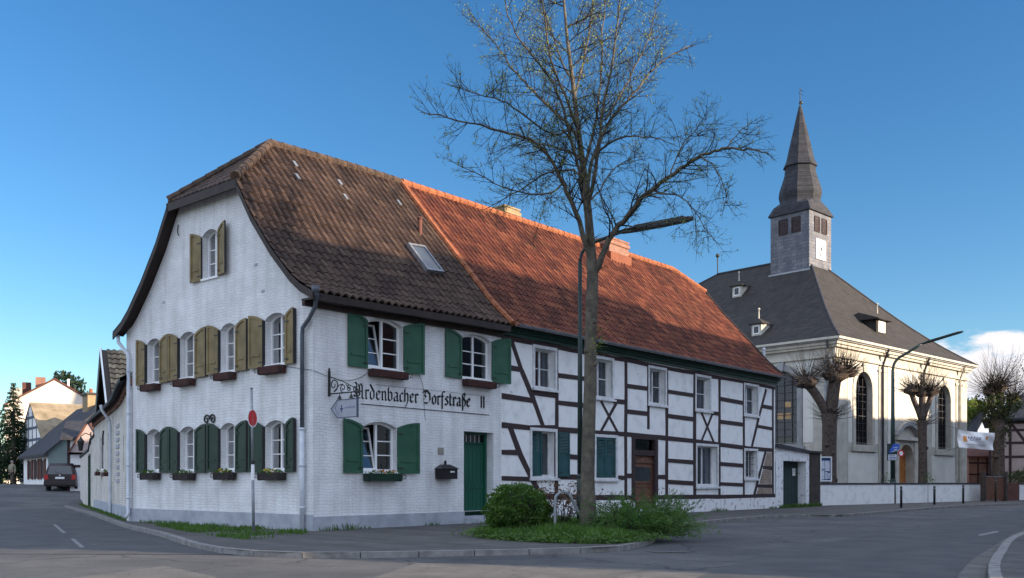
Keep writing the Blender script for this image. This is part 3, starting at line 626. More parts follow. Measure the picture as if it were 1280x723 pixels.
# roof: front slope as single tiles, hip over the gable, back slope
tiled('roof', 'dtile', wh, (-.34, T1 + .02), prof, HIPX, lambda y: 99)
RY = 4.53
def hipprof(u_):         # hip face: runs in y, rises in x
    return None
hp = MB(); z_h = P0[5][1]; n = 9
for r_ in range(8):
    t0, t1 = r_ / 8, (r_ + 1) / 8
    def row(t, lift): ya_, yb_ = 2.85 + (RY - 2.85) * t, 2 * RY - 2.85 - (RY - 2.85) * t; x_ = -.34 + (RIDGE_X0 + .34) * t; z_ = z_h + (prof(RIDGE_X0)[6][1] - z_h) * t + lift; return [(x_, ya_ + (yb_ - ya_) * k / 40, z_ + .016 * math.sin(k * 2.4)) for k in range(41)]
    a, b = row(t0, .035), row(t1, 0)
    for k in range(40): hp.face([a[k], a[k + 1], b[k + 1], b[k]], [(k // 3 + .5, r_ + .5)] * 4)
    for k in range(40): q = [a[k], a[k + 1]]; hp.face([(q[0][0], q[0][1], q[0][2] - .04), (q[1][0], q[1][1], q[1][2] - .04), q[1], q[0]], [(k // 3 + .5, r_ + .5)] * 4)
hp.build('hip', 'dtile', wh)
bk = MB()
def backslope(mb, x0, x1, hx0, hx1, n=8, sub=0):
    for i in range(n):
        xa = x0 + (x1 - x0) * i / n; xb = x0 + (x1 - x0) * (i + 1) / n
        pa, pb = prof(xa), prof(xb)
        for k in range(6):
            q = [(xa, 2 * RY - pa[k][0], pa[k][1]), (xb, 2 * RY - pb[k][0], pb[k][1]), (xb, 2 * RY - pb[k + 1][0], pb[k + 1][1]), (xa, 2 * RY - pa[k + 1][0], pa[k + 1][1])]
            q = [(max(hx0(2 * RY - p[1]), min(hx1(2 * RY - p[1]), p[0])), p[1], p[2]) for p in q]
            mb.face(q, [(i * 7 + k, k)] * 4)
backslope(bk, -.34, T1, HIPX, lambda y: 99); bk.build('rear_roof', 'dtile', wh)
# soffit and barge boards along the gable verge
vb = MB()
vp = P0[:6]
for side in (0, 1):
    Q = [(p[0] if not side else 2 * RY - p[0], p[1]) for p in vp]
    for a, b in zip(Q, Q[1:]):
        dz = .20; vb.prism([(a[0], a[1] - .03), (b[0], b[1] - .03), (b[0], b[1] - .03 - dz), (a[0], a[1] - .03 - dz)], GA, -.335, -.30)
        vb.prism([(a[0], a[1] - .06), (b[0], b[1] - .06), (b[0], b[1] - .10), (a[0], a[1] - .10)], GA, -.299, .02)
vb.box(-.335, -.30, 2.75, 2 * RY - 2.75, z_h - .26, z_h - .02); vb.box(-.299, .02, 2.85, 2 * RY - 2.85, z_h - .10, z_h - .05)
vb.build('barge_board', 'fascia', wh)
fa = MB(); n = 6
for i in range(n):
    xa, xb = -.33 + (T1 + .33) * i / n, -.33 + (T1 + .33) * (i + 1) / n; za, zb = prof(xa)[0][1], prof(xb)[0][1]
    for (y0, y1, h0, h1) in ((-.40, -.36, -.04, -.22), (-.36, .02, -.17, -.22), (-.10, -.001, -.221, -.34)):
        c = [fa.add(p) for p in ((xa, y0, za + h1), (xb, y0, zb + h1), (xb, y1, zb + h1), (xa, y1, za + h1), (xa, y0, za + h0), (xb, y0, zb + h0), (xb, y1, zb + h0), (xa, y1, za + h0))]
        for q in ((0, 3, 2, 1), (4, 5, 6, 7), (0, 1, 5, 4), (1, 2, 6, 5), (2, 3, 7, 6), (3, 0, 4, 7)): fa.f.append([c[k] for k in q])
fa.build('fascia', 'fascia', wh)
ridge_tiles('ridge', 'dridge', wh, [(x, RY, prof(x)[6][1] + .02) for x in (RIDGE_X0, 4, 5.6, T1)])
ridge_tiles('hip_ridge', 'dridge', wh, [(-.32, 2.87, z_h + .05), (RIDGE_X0, RY, prof(RIDGE_X0)[6][1] + .02)]); ridge_tiles('hip_ridge', 'dridge', wh, [(-.32, 2 * RY - 2.87, z_h + .05), (RIDGE_X0, RY, prof(RIDGE_X0)[6][1] + .02)])
# skylight and vent pipe on the front slope
def onroof(x, y, h=0):
    P = prof(x); i = 0
    while i < 5 and y > P[i + 1][0]: i += 1
    k = (y - P[i][0]) / (P[i + 1][0] - P[i][0]); z = P[i][1] + (P[i + 1][1] - P[i][1]) * k; dy, dz = P[i + 1][0] - P[i][0], P[i + 1][1] - P[i][1]; q = math.hypot(dy, dz)
    return (x, y - dz / q * h, z + dy / q * h)
def roof_px(px, py):           # where a sight line meets the front slope
    lo, hi = -.4, 4.5
    for _ in range(30):
        mid = (lo + hi) / 2; x, z = fr(px, py, mid)
        if z > onroof(x, mid)[2]: lo = mid
        else: hi = mid
    return fr(px, py, mid)[0], mid
xa, ya0 = roof_px(532, 337); xb, yb0 = roof_px(536, 313)
sx0, sx1, sy0, sy1 = xa - .12, xa + .58, ya0 - .12, yb0 + .0
def slab(mb, x0, x1, y0, y1, h0, h1):
    c = [mb.add(onroof(*p)) for p in ((x0, y0, h0), (x1, y0, h0), (x1, y1, h0), (x0, y1, h0), (x0, y0, h1), (x1, y0, h1), (x1, y1, h1), (x0, y1, h1))]
    for q in ((0, 3, 2, 1), (4, 5, 6, 7), (0, 1, 5, 4), (1, 2, 6, 5), (2, 3, 7, 6), (3, 0, 4, 7)): mb.f.append([c[k] for k in q])
sk = MB(); slab(sk, sx0, sx0 + .07, sy0, sy1, 0, .14); slab(sk, sx1 - .07, sx1, sy0, sy1, 0, .14); slab(sk, sx0 + .07, sx1 - .07, sy0, sy0 + .05, 0, .139); slab(sk, sx0 + .07, sx1 - .07, sy1 - .05, sy1, 0, .139)
SK = sk.build('skylight', 'zinc', wh); g = MB(); slab(g, sx0 + .07, sx1 - .07, sy0 + .05, sy1 - .05, .09, .115); g.build('pane', 'carglass', SK)
xv, yv = roof_px(525, 291); pz = onroof(xv, yv)
v_ = MB(); v_.tube([(xv, yv, pz[2] - .2), (xv, yv, pz[2] + .42)], .065, 10); v_.lathe([(.09, 0), (.1, .05), (.03, .09)], (xv, yv, pz[2] + .42), 10); v_.build('vent_pipe', 'redroof', wh)
for (px, py) in ((370, 210), (373, 226), (426, 233), (433, 251), (500, 258), (425, 205)):
    x, y = roof_px(px, py); st_ = MB(); slab(st_, x - .05, x + .05, y, y + .16, .03, .075); st_.build('snow_hook', 'zinc', wh)
# downpipes
dp = MB(); zc = prof(0)[0][1]
dp.tube([(-.25, -.42, zc - .02), (-.20, -.40, zc - .10), (-.14, -.28, zc - .35), (-.10, .02, zc - .62), (-.095, .28, zc - .82), (-.095, .30, zc - 1.0), (-.095, .30, 2.55)], [.075, .065, .055, .055, .055, .055, .055], 10)
dp.tube([(-.25, -.42, zc + .10), (-.25, -.42, zc - .06)], [.10, .09], 10); dp.build('downpipe', 'pipedark', wh, smooth=True)
dq = MB(); dq.tube([(-.095, .30, 2.56), (-.095, .30, .0)], .062, 10)
for z in (.55, 1.6, 2.5): dq.tube([(-.095, .30, z), (-.095, .30, z + .05)], .075, 10)
dq.build('downpipe', 'pipewhite', wh, smooth=True)
dr_ = MB(); yl = DEP - .12; dr_.tube([(-.22, yl + .42, 5.75), (-.22, yl + .40, 5.55), (-.1, yl + .05, 5.15), (-.1, yl, 5.0), (-.1, yl, .25), (-.2, yl - .02, .12)], .055, 10)
for z in (.7, 1.7, 3.3, 4.6): dr_.tube([(-.1, yl, z), (-.1, yl, z + .05)], .068, 10)
dr_.build('downpipe', 'pipewhite', wh, smooth=True)
# ironwork on the walls
def spiral(c, r0, turns, a0, sgn, mp, dd, n=26):
    return [Vector(mp(c[0] + r0 * (1 - .78 * i / n) * math.cos(a0 + sgn * turns * 6.283 * i / n), c[1] + r0 * (1 - .78 * i / n) * math.sin(a0 + sgn * turns * 6.283 * i / n), dd)) for i in range(n + 1)]
yc, zc_ = ga(263, 524.5); an = MB()
for sg in (-1, 1):
    an.tube(spiral((yc + sg * .15, zc_), .15, 1.3, R(180) if sg > 0 else 0, -sg, GA, -.03), .022, 6)
an.build('wall_anchor', 'iron', wh)
for px, py in ((415, 378), (531, 398), (621, 413)):
    hk = MB(); x, z = fr(px, py); hk.tube([FR(x, z + .18, -.03), FR(x, z - .08, -.04)], .014, 6)
    for sg in (-1, 1): hk.tube([FR(x, z - .08, -.04), FR(x + sg * .09, z - .11, -.05), FR(x + sg * .16, z - .04, -.06), FR(x + sg * .15, z + .0, -.06)], .012, 6)
    hk.build('eave_hook', 'iron', wh)
for px, py in ((311, 258), (224, 290)):
    hk = MB(); y, z = ga(px, py); hk.tube([GA(y, z + .2, -.03), GA(y + .03, z, -.04), GA(y - .05, z - .12, -.05)], .014, 6)
    hk.build('eave_hook', 'iron', wh)
for px, py in ((320, 331), (329, 364), (205, 378)): pt = MB(); y, z = ga(px, py); pt.prism(rect(y - .06, y + .06, z - .03, z + .03), GA, -.02, .01); pt.build('tie_plate', 'plinth', wh)
cb = MB()
def wire(pts, mp, sag=0, r=.006, dd=-.02):
    cb.tube([mp(p[0], p[1], dd) for p in smoothline(pts, 4)], r, 4)
wire([fr(391, 463), fr(405, 469), fr(430, 476), fr(448, 473), fr(462, 464)], FR); wire([fr(450.6, 505), fr(530, 512), fr(611, 519)], FR, r=.010)
wire([fr(470, 481), fr(530, 487), fr(605, 495)], FR, r=.004); wire([fr(523, 468), fr(528, 482), (fr(529, 500)), fr(531, 526)], FR, r=.006)
wire([ga(357, 458), ga(375, 461), ga(391, 463)], GA)
cb.build('cable', 'gapshade_cable', wh)
x0_, z0_ = fr(547.3, 567.8); x1_, z1_ = fr(554, 560)
MB().prism(rect(x0_, x1_, z0_, z1_), FR, -.03, .01).build('house_plaque', 'plaque', wh, bevel=.008)
# painted blackletter lettering
GL_ = {'U': ([[(-.35, 1.55), (-.1, 1.7), (.1, 1.5), (.05, 1.2), (.12, .9), (.0, .5), (.12, .15), (.4, 0), (.75, .22)], [(.55, 1.6), (.75, 1.35), (.75, .1), (.92, 0)], [(-.3, .35), (-.1, .15), (.15, .35)], [(.3, 1.5), (.42, 1.25), (.4, .4)]], 1.05),
       'r': ([[(.05, .88), (.18, 1.0), (.18, .1), (.3, 0)], [(.18, .78), (.38, 1.02), (.52, .86)]], .58),
       'd': ([[(.42, 1), (.15, .8), (.15, .16), (.38, 0), (.6, .2), (.6, .85), (.12, 1.6)]], .8),
       'e': ([[(.58, .16), (.38, 0), (.15, .2), (.15, .8), (.4, 1.02), (.58, .78), (.16, .46)]], .7),
       'n': ([[(.05, .88), (.18, 1.0), (.18, .1), (.28, 0)], [(.18, .74), (.45, 1.02), (.58, .85), (.58, .1), (.7, 0)]], .82),
       'b': ([[(.3, 1.6), (.15, 1.4), (.15, .16), (.38, 0), (.6, .2), (.6, .8), (.4, 1.0), (.17, .8)]], .78),
       'a': ([[(.12, .85), (.36, 1.02), (.55, .85), (.55, .1), (.68, 0)], [(.55, .58), (.15, .4), (.13, .14), (.3, 0), (.55, .18)]], .78),
       'c': ([[(.52, .84), (.36, 1.0), (.15, .8), (.15, .16), (.35, 0), (.54, .14)]], .62),
       'h': ([[(.3, 1.6), (.16, 1.4), (.16, .04)], [(.16, .74), (.42, 1.02), (.58, .8), (.58, .1), (.28, -.5)]], .78),
       'o': ([[(.36, 1.0), (.13, .8), (.13, .2), (.36, 0), (.6, .2), (.6, .8), (.36, 1.0)]], .76),
       'f': ([[(.22, -.5), (.22, 1.3), (.4, 1.6), (.6, 1.48)], [(.02, .96), (.48, .96)]], .56),
       's': ([[(.52, .88), (.32, 1.02), (.13, .78), (.5, .4), (.5, .16), (.3, 0), (.08, .14)]], .64),
       't': ([[(.2, 1.32), (.2, .16), (.38, 0), (.52, .14)], [(.03, .98), (.44, .98)]], .56),
       'ß': ([[(.2, -.5), (.2, 1.3), (.42, 1.58), (.6, 1.34), (.36, .95), (.64, .6), (.58, .16), (.36, 0)]], .76),
       'D': ([[(-.12, 1.2), (.05, 1.5), (.3, 1.3), (.12, 1.0), (.3, .72), (.08, .5)], [(.1, 1.25), (.35, 1.55), (.85, 1.15), (.88, .4), (.5, .02), (.05, .1)], [(.1, .02), (.4, .18)]], 1.1),
       '1': ([[(.14, 1.3), (.22, 1.38), (.22, .0)]], .42), ' ': ([], .75)}
def penstroke(mb, pts, mp, nib, dd):
    nx, nz_ = nib * math.cos(R(38)), nib * math.sin(R(38))
    for (a, b) in zip(pts, pts[1:]):
        dx, dz = b[0] - a[0], b[1] - a[1]; L = math.hypot(dx, dz) or 1; tx, tz = -dz / L * .022, dx / L * .022
        q = [(a[0] - nx, a[1] - nz_), (a[0] + nx, a[1] + nz_), (b[0] + nx, b[1] + nz_), (b[0] - nx, b[1] - nz_)]
        cr = abs(dx * nz_ - dz * nx)  # stroke running along the nib stays a hairline
        if cr < .03 * L * 1.0: q = [(a[0] - nx + tx, a[1] - nz_ + tz), (a[0] + nx - tx, a[1] + nz_ - tz), (b[0] + nx - tx, b[1] + nz_ - tz), (b[0] - nx + tx, b[1] - nz_ + tz)]
        dd[0] -= .00015; mb.prism(q, mp, dd[0], .01)
tx0, tz0 = fr(445, 498.0); tx1, tz1 = fr(606, 510.3)
txt = 'Urdenbacher Dorfstraße  11'; tw = sum(GL_[c][1] for c in txt); su = (tx1 - tx0) / tw; sv = .245
let = MB(); cur = 0; ddp = [-.004]
for c in txt + '~':
    if c in ' ~':
        if let.f: let.build('painted_word', 'letter', wh); let = MB()
        if c == '~': break
    st, adv = GL_[c]
    for s_ in st: penstroke(let, s_, lambda a, b, d_, cur=cur: FR(tx0 + (cur + a) * su, tz0 + (tz1 - tz0) * (cur + a) / tw + b * sv, d_), .105, ddp)
    cur += adv

def sub_root(parent_rot, x, y, z): p = W2(x, y); return (p[0], p[1], z), parent_rot
# window boxes: things of their own, hung below the sills
def window_box(q, side, m, plants, label):
    w = (q[1] - q[0]) + .02; c = (q[0] + q[1]) / 2; z = q[2] - .08
    loc = W2(c, -.14) if side == 'F' else W2(-.14, c)
    t = thing('window_box', label, 'window box', (loc[0], loc[1], z), A49 if side == 'F' else A49 - math.pi / 2, 'window boxes under the sills of the white house')
    w = w / 2
    mb = MB(); mb.ring(rect(-w, w, -.1, .1), rect(-w + .02, w - .02, -.08, .08), ZF, -.17, .02); mb.box(-w + .01, w - .01, -.09, .09, -.17, -.15)
    for k in range(3): mb.box(-w - .004, w + .004, -.106, -.1, -.15 + k * .055, -.115 + k * .055)
    mb.build('trough', m, t)
    for sg in (-1, 1):
        br = MB(); br.tube([(sg * (w - .06), .13, -.17), (sg * (w - .06), -.115, -.18), (sg * (w - .06), -.12, -.02)], .010, 5)
        br.tube(smoothline([(sg * (w + .02), -.1, -.03), (sg * (w + .10), -.1, -.02), (sg * (w + .13), -.1, -.09), (sg * (w + .06), -.1, -.12), (sg * (w + .05), -.1, -.07)], 3), .010, 5)
        br.build('bracket', 'iron', t)
    if plants:
        lm = MB(); leaves(lm, (0, -.02, .03), w + .02, .13, .10, 170, .035); lm.build('plants', 'box', t)
        if plants > 1:
            fm = MB(); leaves(fm, (w * .1, -.04, .08), w * .7, .1, .05, 26, .03, 1); fm.build('flowers', 'flowery' if side == 'G' else 'flower', t)
nm = ['leftmost', 'second from left', 'third from left', 'rightmost']
for i, q in enumerate(GU): window_box(q, 'G', 'trough', 0, 'empty dark red window box under the ochre shuttered gable windows, ' + nm[i] + ' of four')
for i, q in enumerate(GL): window_box(q, 'G', 'troughdark', 2 if i > 1 else 1, 'planted dark window box under the ground floor gable windows, ' + nm[i] + ' of four')
window_box(FW[0], 'F', 'trough', 0, 'empty dark red window box right above the first painted word of the lettering'); window_box(FW[1], 'F', 'trough', 0, 'empty dark red window box above the painted number 11')
window_box(FW[2], 'F', 'dgreen', 2, 'green planted window box with orange flowers between the hanging sign and the mailbox')
# mailbox
mx0, mz0 = fr(548, 599, -.15); mx1, mz1 = fr(569, 583, -.15); p = W2((mx0 + mx1) / 2, -.15)
mbx = thing('mailbox', 'dark bronze mailbox with a pointed lid on the white wall left of the green door', 'mailbox', (p[0], p[1], mz0), A49)
w = (mx1 - mx0) / 2; h = mz1 - mz0
MB().box(-w, w, -.10, .13, 0, h * .82).build('body', 'mailbox', mbx, bevel=.012)
l_ = MB(); l_.face([(-w - .03, -.14, h * .8), (w + .03, -.14, h * .8), (w * .4, .0, h * 1.12), (-w * .4, .0, h * 1.12)]); l_.face([(w + .03, -.14, h * .8), (w + .03, .13, h * .8), (w * .4, .13, h * 1.12), (w * .4, 0, h * 1.12)]); l_.face([(-w - .03, -.14, h * .8), (-w - .03, .13, h * .8), (-w * .4, .13, h * 1.12), (-w * .4, 0, h * 1.12)]); l_.face([(-w * .4, 0, h * 1.12), (w * .4, 0, h * 1.12), (w * .4, .13, h * 1.12), (-w * .4, .13, h * 1.12)]); l_.box(-w - .03, w + .03, -.14, .13, h * .78, h * .80)
LD = l_.build('lid', 'mailbox', mbx); MB().lathe([(.05, 0), (.03, .03), (.045, .07), (.01, .13)], (0, .06, h * 1.1), 10).build('finial', 'mailbox', LD)
MB().box(w * .1, w * .6, -.108, -.1, h * .5, h * .62).build('name_plate', 'plate', mbx)
# projecting sign on a wrought iron bracket
bx, _ = fr(411, 480); bz = fr(411, 493)[1]; p = W2(bx, 0)
bk_ = thing('sign_bracket', 'black wrought iron bracket with scrolls projecting from the white wall beside the lettering', 'bracket', (p[0], p[1], bz), A49 - math.pi / 2)
# local x runs out from the wall, z up
BX = lambda a, b, d: (a, d, b)
b1 = MB(); b1.box(.0, .035, -.03, .03, -.05, .58); b1.box(-.01, 1.22, -.016, .016, -.016, .016)
b1.tube([(.03, 0, .44), (.5, 0, .30), (.95, 0, .12), (1.2, 0, .01)], .013, 6); b1.lathe([(.02, 0), (.03, .04), (.0, .09)], (.018, 0, .58), 8); b1.build('arm', 'iron', bk_)
b2 = MB()
b2.tube(spiral((.20, .22), .17, 1.3, R(-90), 1, BX, 0), .014, 6); b2.tube(spiral((.55, .12), .11, 1.3, R(-90), -1, BX, 0), .013, 6); b2.tube(spiral((.78, .10), .08, 1.3, R(90), 1, BX, 0), .012, 6)
b2.tube(spiral((1.0, .06), .09, 1.4, R(-90), 1, BX, 0), .014, 6); b2.tube(spiral((1.12, -.05), .08, 1.2, R(90), -1, BX, 0), .014, 6); b2.tube([(.2, 0, .05), (.4, 0, .2), (.55, 0, .22)], .012, 6); b2.tube([(.66, 0, .2), (.85, 0, .05)], .012, 6)
b2.build('scrollwork', 'iron', bk_)
sb = thing('hanging_sign', 'pale grey pointed sign board hanging from the black iron bracket', 'sign', (p[0], p[1], bz - .12), A49 - math.pi / 2)
pl_ = [(.10, -.26), (.34, -.04), (1.10, -.04), (1.10, -.50), (.34, -.50)]
sbm = MB(); sbm.prism(pl_, BX, -.012, .012); SB = sbm.build('board', 'signboard', sb)
e = MB(); inn_ = [(.13, -.26), (.35, -.06), (1.08, -.06), (1.08, -.48), (.35, -.48)]; e.ring(pl_, inn_, BX, -.02, .02); e.box(1.085, 1.105, -.03, .03, -.51, -.03); e.build('rim', 'signedge', sb)
hg = MB()
for xx in (.42, .86): hg.tube([(xx, 0, .11), (xx, 0, .05)], .012, 6); hg.tube([(xx, 0, .06), (xx, 0, -.03)], [.02, .06], 8)
hg.build('hanger', 'iron', sb)
em = MB(); em.box(.50, .53, -.016, -.0125, -.36, -.18); em.box(.455, .575, -.0165, -.0128, -.29, -.26); em.prism([(.515, -.30), (.545, -.27), (.515, -.24), (.485, -.27)], BX, -.0175, -.013)
em.tube([(.34, -.014, -.10), (.27, -.014, -.26), (.38, -.014, -.42)], .005, 4); em.build('emblem', 'blueprint', sb)
em = MB()
for k in range(9): em.box(.62 + k * .045, .65 + k * .045, -.0155, -.0125, -.27, -.245 + .015 * (k % 3))
em.build('lettering', 'faint', sb)

# ---------------------------------------------------------------- half-timbered house
HX = T1 + .02; O2 = (HX, 0, 0); hp_ = W2(HX, 0); XE = 26.75
th = thing('timbered_house', 'long half timbered house with white infill, dark beams and a red tiled roof', 'house', (hp_[0], hp_[1], 0), A49)
WY = .02                                    # face of its infill
FT = lambda a, b, d: (a, WY + d, b)
def tf(px, py): return hit(px, py, W2(0, WY), U)
def topz(x): return 5.72
WNU = [(665.6, 695.8, 433, 488.5), (740, 766.9, 446, 500), (809.7, 833, 458.5, 508), (868.5, 888.6, 469, 515), (929.4, 948, 480, 521)]
WNL = [(662, 696, 535.5, 599.7), (742.5, 771.6, 543.5, 601), (869.5, 897.6, 555, 610), (929.7, 946.9, 561, 600)]
def top(q): return opn(tf, q[0], q[1], q[2], q[3])
TU = [top(q) for q in WNU]; TL = [top(q) for q in WNL]
def shrink(q, a=.10): return (q[0] + a, q[1] - a, q[2] + a, q[3] - a)
TDO = (tf(792.5, 600)[0], tf(819, 600)[0], .22, tf(806, 549)[1])
w_ = MB(O2); sheet(w_, [(HX, .50), (XE, .50), (XE, 5.75), (HX, 5.75)], [rect(*shrink(q)[:2], *shrink(q)[2:]) for q in TU + TL] + [rect(TDO[0], TDO[1], .501, TDO[3])], FT, 0, .32)
w_.build('front_wall', 'render', th)
pm = MB(O2); pm.box(HX, TDO[0], WY - .05, .3, -.12, .50); pm.box(TDO[1], XE + .02, WY - .05, .3, -.12, .50); pm.box(TDO[0], TDO[1], WY - .15, .6, -.12, .20); pm.build('plinth', 'patchy', th)
inn = MB(O2); inn.box(HX + .1, XE - .1, .8, .82, .3, 5.8); inn.box(HX, XE, .83, DEP, 2.9, 2.95); inn.build('dark_backing', 'room', th)
sw = MB(O2); P = prof(24)
sheet(sw, [(WY, -.1), (DEP, -.1), (DEP, 6.1)] + [(2 * RY - p[0], p[1] - .1) for p in P[2:6]] + [(p[0], p[1] - .1) for p in P[5:1:-1]] + [(WY, 6.1)], [], lambda a, b, d: (XE - .002 + d, a, b), 0); sw.build('side_wall', 'render', th)
MB(O2).box(HX, XE, DEP - .02, DEP + .2, -.1, 6.1).build('rear_wall', 'render', th)
bm_ = MB(O2); BC = [0]
def beam(p, q, w=.17, pts_world=False):
    """a timber between two survey points, standing 15 mm proud; every piece a hair different in depth"""
    (x0, z0), (x1, z1) = (p, q) if pts_world else (tf(*p), tf(*q))
    L = math.hypot(x1 - x0, z1 - z0); nx, nz_ = -(z1 - z0) / L * w / 2, (x1 - x0) / L * w / 2; BC[0] += 1; e = .016 + .0004 * (BC[0] % 17)
    n = max(1, int(L / 1.2)); A = []; B = []
    for i in range(n + 1):
        t = i / n; wob = 0 if i in (0, n) else rnd.uniform(-.02, .02); ww = 1 + rnd.uniform(-.14, .12)
        x, z = x0 + (x1 - x0) * t + nx * wob / w * 2, z0 + (z1 - z0) * t + nz_ * wob / w * 2
        A.append((x + nx * ww, z + nz_ * ww)); B.append((x - nx * ww, z - nz_ * ww))
    bm_.prism(A + B[::-1], FT, -e, .01)
def poly_beam(pts, w=.17):
    for a, b in zip(pts, pts[1:]): beam(a, b, w)
def vpost(px, z0, z1, w=.17): x = tf(px, 500)[0]; beam((x, z0), (x, z1), w, True)
beam((HX, 5.66), (XE, 5.60), .15, True)                             # wall plate
sillz = lambda x: .80 - .22 * (x - HX) / (XE - HX)
beam((HX + .0, .78), (TDO[0] - .14, .64), .17, True); beam((TDO[1] + .14, .63), (XE, .57), .17, True)
poly_beam([(627, 531.3), (662, 535), (697, 535.2)]); poly_beam([(697, 537), (736, 540)], .2); poly_beam([(734, 540.5), (782, 543), (834, 548), (868, 551.5), (900, 556), (932, 560), (966, 563)], .18)
vpost(695.4, .70, 5.6, .17); vpost(738, .68, 5.6, .18); vpost(782, .66, 5.6, .17); vpost(810.2, 3.2, 5.6, .15); vpost(833.2, .6, 5.6, .20); vpost(868.3, .6, 5.6, .22); vpost(899.2, .58, 5.6, .19); vpost(929.6, .58, 5.6, .17); vpost(966, .58, 5.6, .16)
poly_beam([(639.5, 427), (652, 464), (666.9, 500), (678.5, 533)], .19); poly_beam([(637, 533), (649.7, 567.7), (665.3, 600.5), (672, 612)], .21)
for a, b in (((633, 459), (652, 462.5)), ((627, 495), (667, 501)), ((665, 491), (694, 494.8)), ((627, 565.4), (650, 566)), ((627, 598), (671, 599.5)),
             ((697, 469.3), (738, 474.5)), ((697, 503.5), (738, 508)), ((697, 569.5), (738, 573.5)), ((697, 596), (738, 597)), ((766, 501.5), (782, 503)), ((783, 482.6), (809, 486)), ((783, 514.5), (810, 517.5)),
             ((771, 597.5), (782, 597.5)), ((783, 595), (791, 595)), ((822, 596.3), (833, 596.5)), ((834, 489.5), (868, 494.7)), ((834, 520), (868, 524.5)), ((834, 575.7), (868, 578.3)), ((834, 602.5), (868, 604.5)),
             ((889, 516.5), (899, 517.5)), ((900, 498.7), (929, 504)), ((900, 527.3), (929, 531)), ((900, 580), (929, 582.3)), ((900, 605), (929, 606.4)), ((953, 508), (966, 510.5)), ((947, 533), (966, 536.5)), ((953.5, 584.5), (966, 585.5)), ((946, 607.5), (966, 608))):
    beam(a, b, .16)
for a, b in (((751, 501.6), (773, 543)), ((770.8, 503), (749.7, 541.5)), ((876.6, 516), (892, 553)), ((890.6, 517), (876.5, 552))): beam(a, b, .12)
poly_beam([(957.5, 487), (948, 523), (939.5, 559)], .17); poly_beam([(957, 564), (950, 590), (942, 621)], .17)
bm_.build('timber_frame', 'timber', th)
bb = MB(O2)                                   # exposed infill at the far end
for px in ([(958.5, 566), (964.5, 566), (964.5, 583), (954.5, 583)], [(953.5, 587.5), (964.5, 587.5), (964.5, 605.5), (949, 605)], [(948, 610), (964.5, 610.5), (964.5, 619.5), (944.5, 619.5)]):
    bb.prism([tf(*p) for p in px], FT, -.004, .01)
bb.build('bare_infill', 'barebrick', th)
# surrounds and windows
def casing(q, m='greyframe', w=.10):
    mb = MB(O2); mb.ring(rect(q[0], q[1], q[2], q[3]), rect(*shrink(q, w)[:2], *shrink(q, w)[2:]), FT, -.035, .03); mb.box(q[0] - .05, q[1] + .05, WY - .10, WY - .0351, q[2] - .03, q[2] + .045)
    return mb.build('casing', m, th)
for i, q in enumerate(TU):
    casing(q); s_ = shrink(q)
    window(th, FT, s_[0], s_[1], s_[2], s_[3], d=.24, m='greyframe', rows=2, cols=2 if i in (0, 1, 4) else 1 if i == 3 else 2, fw=.06, curtain=(.36, .3, 0, .42, .3)[i], tilt=.25 if i == 2 else 0, o=O2, sill=False, bar=.03)
for i, q in enumerate(TL):
    casing(q); s_ = shrink(q)
    if i != 1: window(th, FT, s_[0], s_[1], s_[2], s_[3], d=.26, m='greyframe', rows=1 if i < 3 else 6, cols=2 if i < 3 else 4, curtain=.4 if i == 2 else 0, o=O2, sill=False, bar=.02 if i < 3 else .012)
q = TL[0]; s_ = shrink(q); m_ = (s_[0] + s_[1]) / 2
shutter(th, FT, s_[0] + .01, m_ + .05, s_[2] + .02, s_[3] - .02, 0, 'teal', d=.09, o=O2, louvre=True)
shutter(th, FT, q[1] + .03, q[1] + .03 + .62, s_[2], s_[3], 0, 'teal', d=-.06, o=O2, louvre=True)
q = TL[1]; s_ = shrink(q); m_ = (s_[0] + s_[1]) / 2
shutter(th, FT, s_[0] + .01, m_ - .005, s_[2] + .02, s_[3] - .02, 0, 'teal', d=.0, o=O2, louvre=True); shutter(th, FT, s_[1] - .01, m_ + .005, s_[2] + .02, s_[3] - .02, 0, 'teal', d=.0, o=O2, louvre=True)
q = TU[0]; q = TL[3]; s_ = shrink(q); gb = MB(O2)
for k in range(1, 7): x = s_[0] + (s_[1] - s_[0]) * k / 7; gb.tube([(x, WY + .1, s_[2]), (x, WY + .1, s_[3])], .012, 5)
for k in range(1, 4): z = s_[2] + (s_[3] - s_[2]) * k / 4; gb.tube([(s_[0], WY + .1, z), (s_[1], WY + .1, z)], .010, 5)
gb.build('window_grille', 'iron', th)
# door
x0, x1, z0, z1 = TDO
d = MB(O2); d.ring(rect(x0 - .17, x1 + .17, z0 - .0, z1 + .15), rect(x0 + .04, x1 - .04, z0 + .0, z1 - .02), FT, -.03, .14); d.box(x0 + .04, x1 - .04, WY, WY + .14, z1 - .62, z1 - .42)
D2 = d.build('door', 'timber', th); l_ = MB(O2); zt = z1 - .62
l_.box(x0 + .04, x1 - .04, WY + .10, WY + .14, z0, zt)
l_.ring(rect(x0 + .12, x1 - .12, z0 + .95, zt - .35), rect(x0 + .2, x1 - .2, z0 + 1.03, zt - .43), FT, .075, .10); l_.ring(rect(x0 + .12, x1 - .12, z0 + .12, z0 + .85), rect(x0 + .18, x1 - .18, z0 + .18, z0 + .79), FT, .08, .10)
l_.prism([(x0 + .06, zt - .28), (x1 - .06, zt - .28), (x1 - .06, zt - .22), ((x0 + x1) / 2 + .15, zt - .10), ((x0 + x1) / 2, zt - .04), ((x0 + x1) / 2 - .15, zt - .10), (x0 + .06, zt - .22)], FT, .05, .10)
L2 = l_.build('door_leaf', 'brownwood', D2); MB(O2).box(x0 + .2, x1 - .2, WY + .085, WY + .095, z0 + 1.03, zt - .43).build('door_glass', 'carglass', L2)
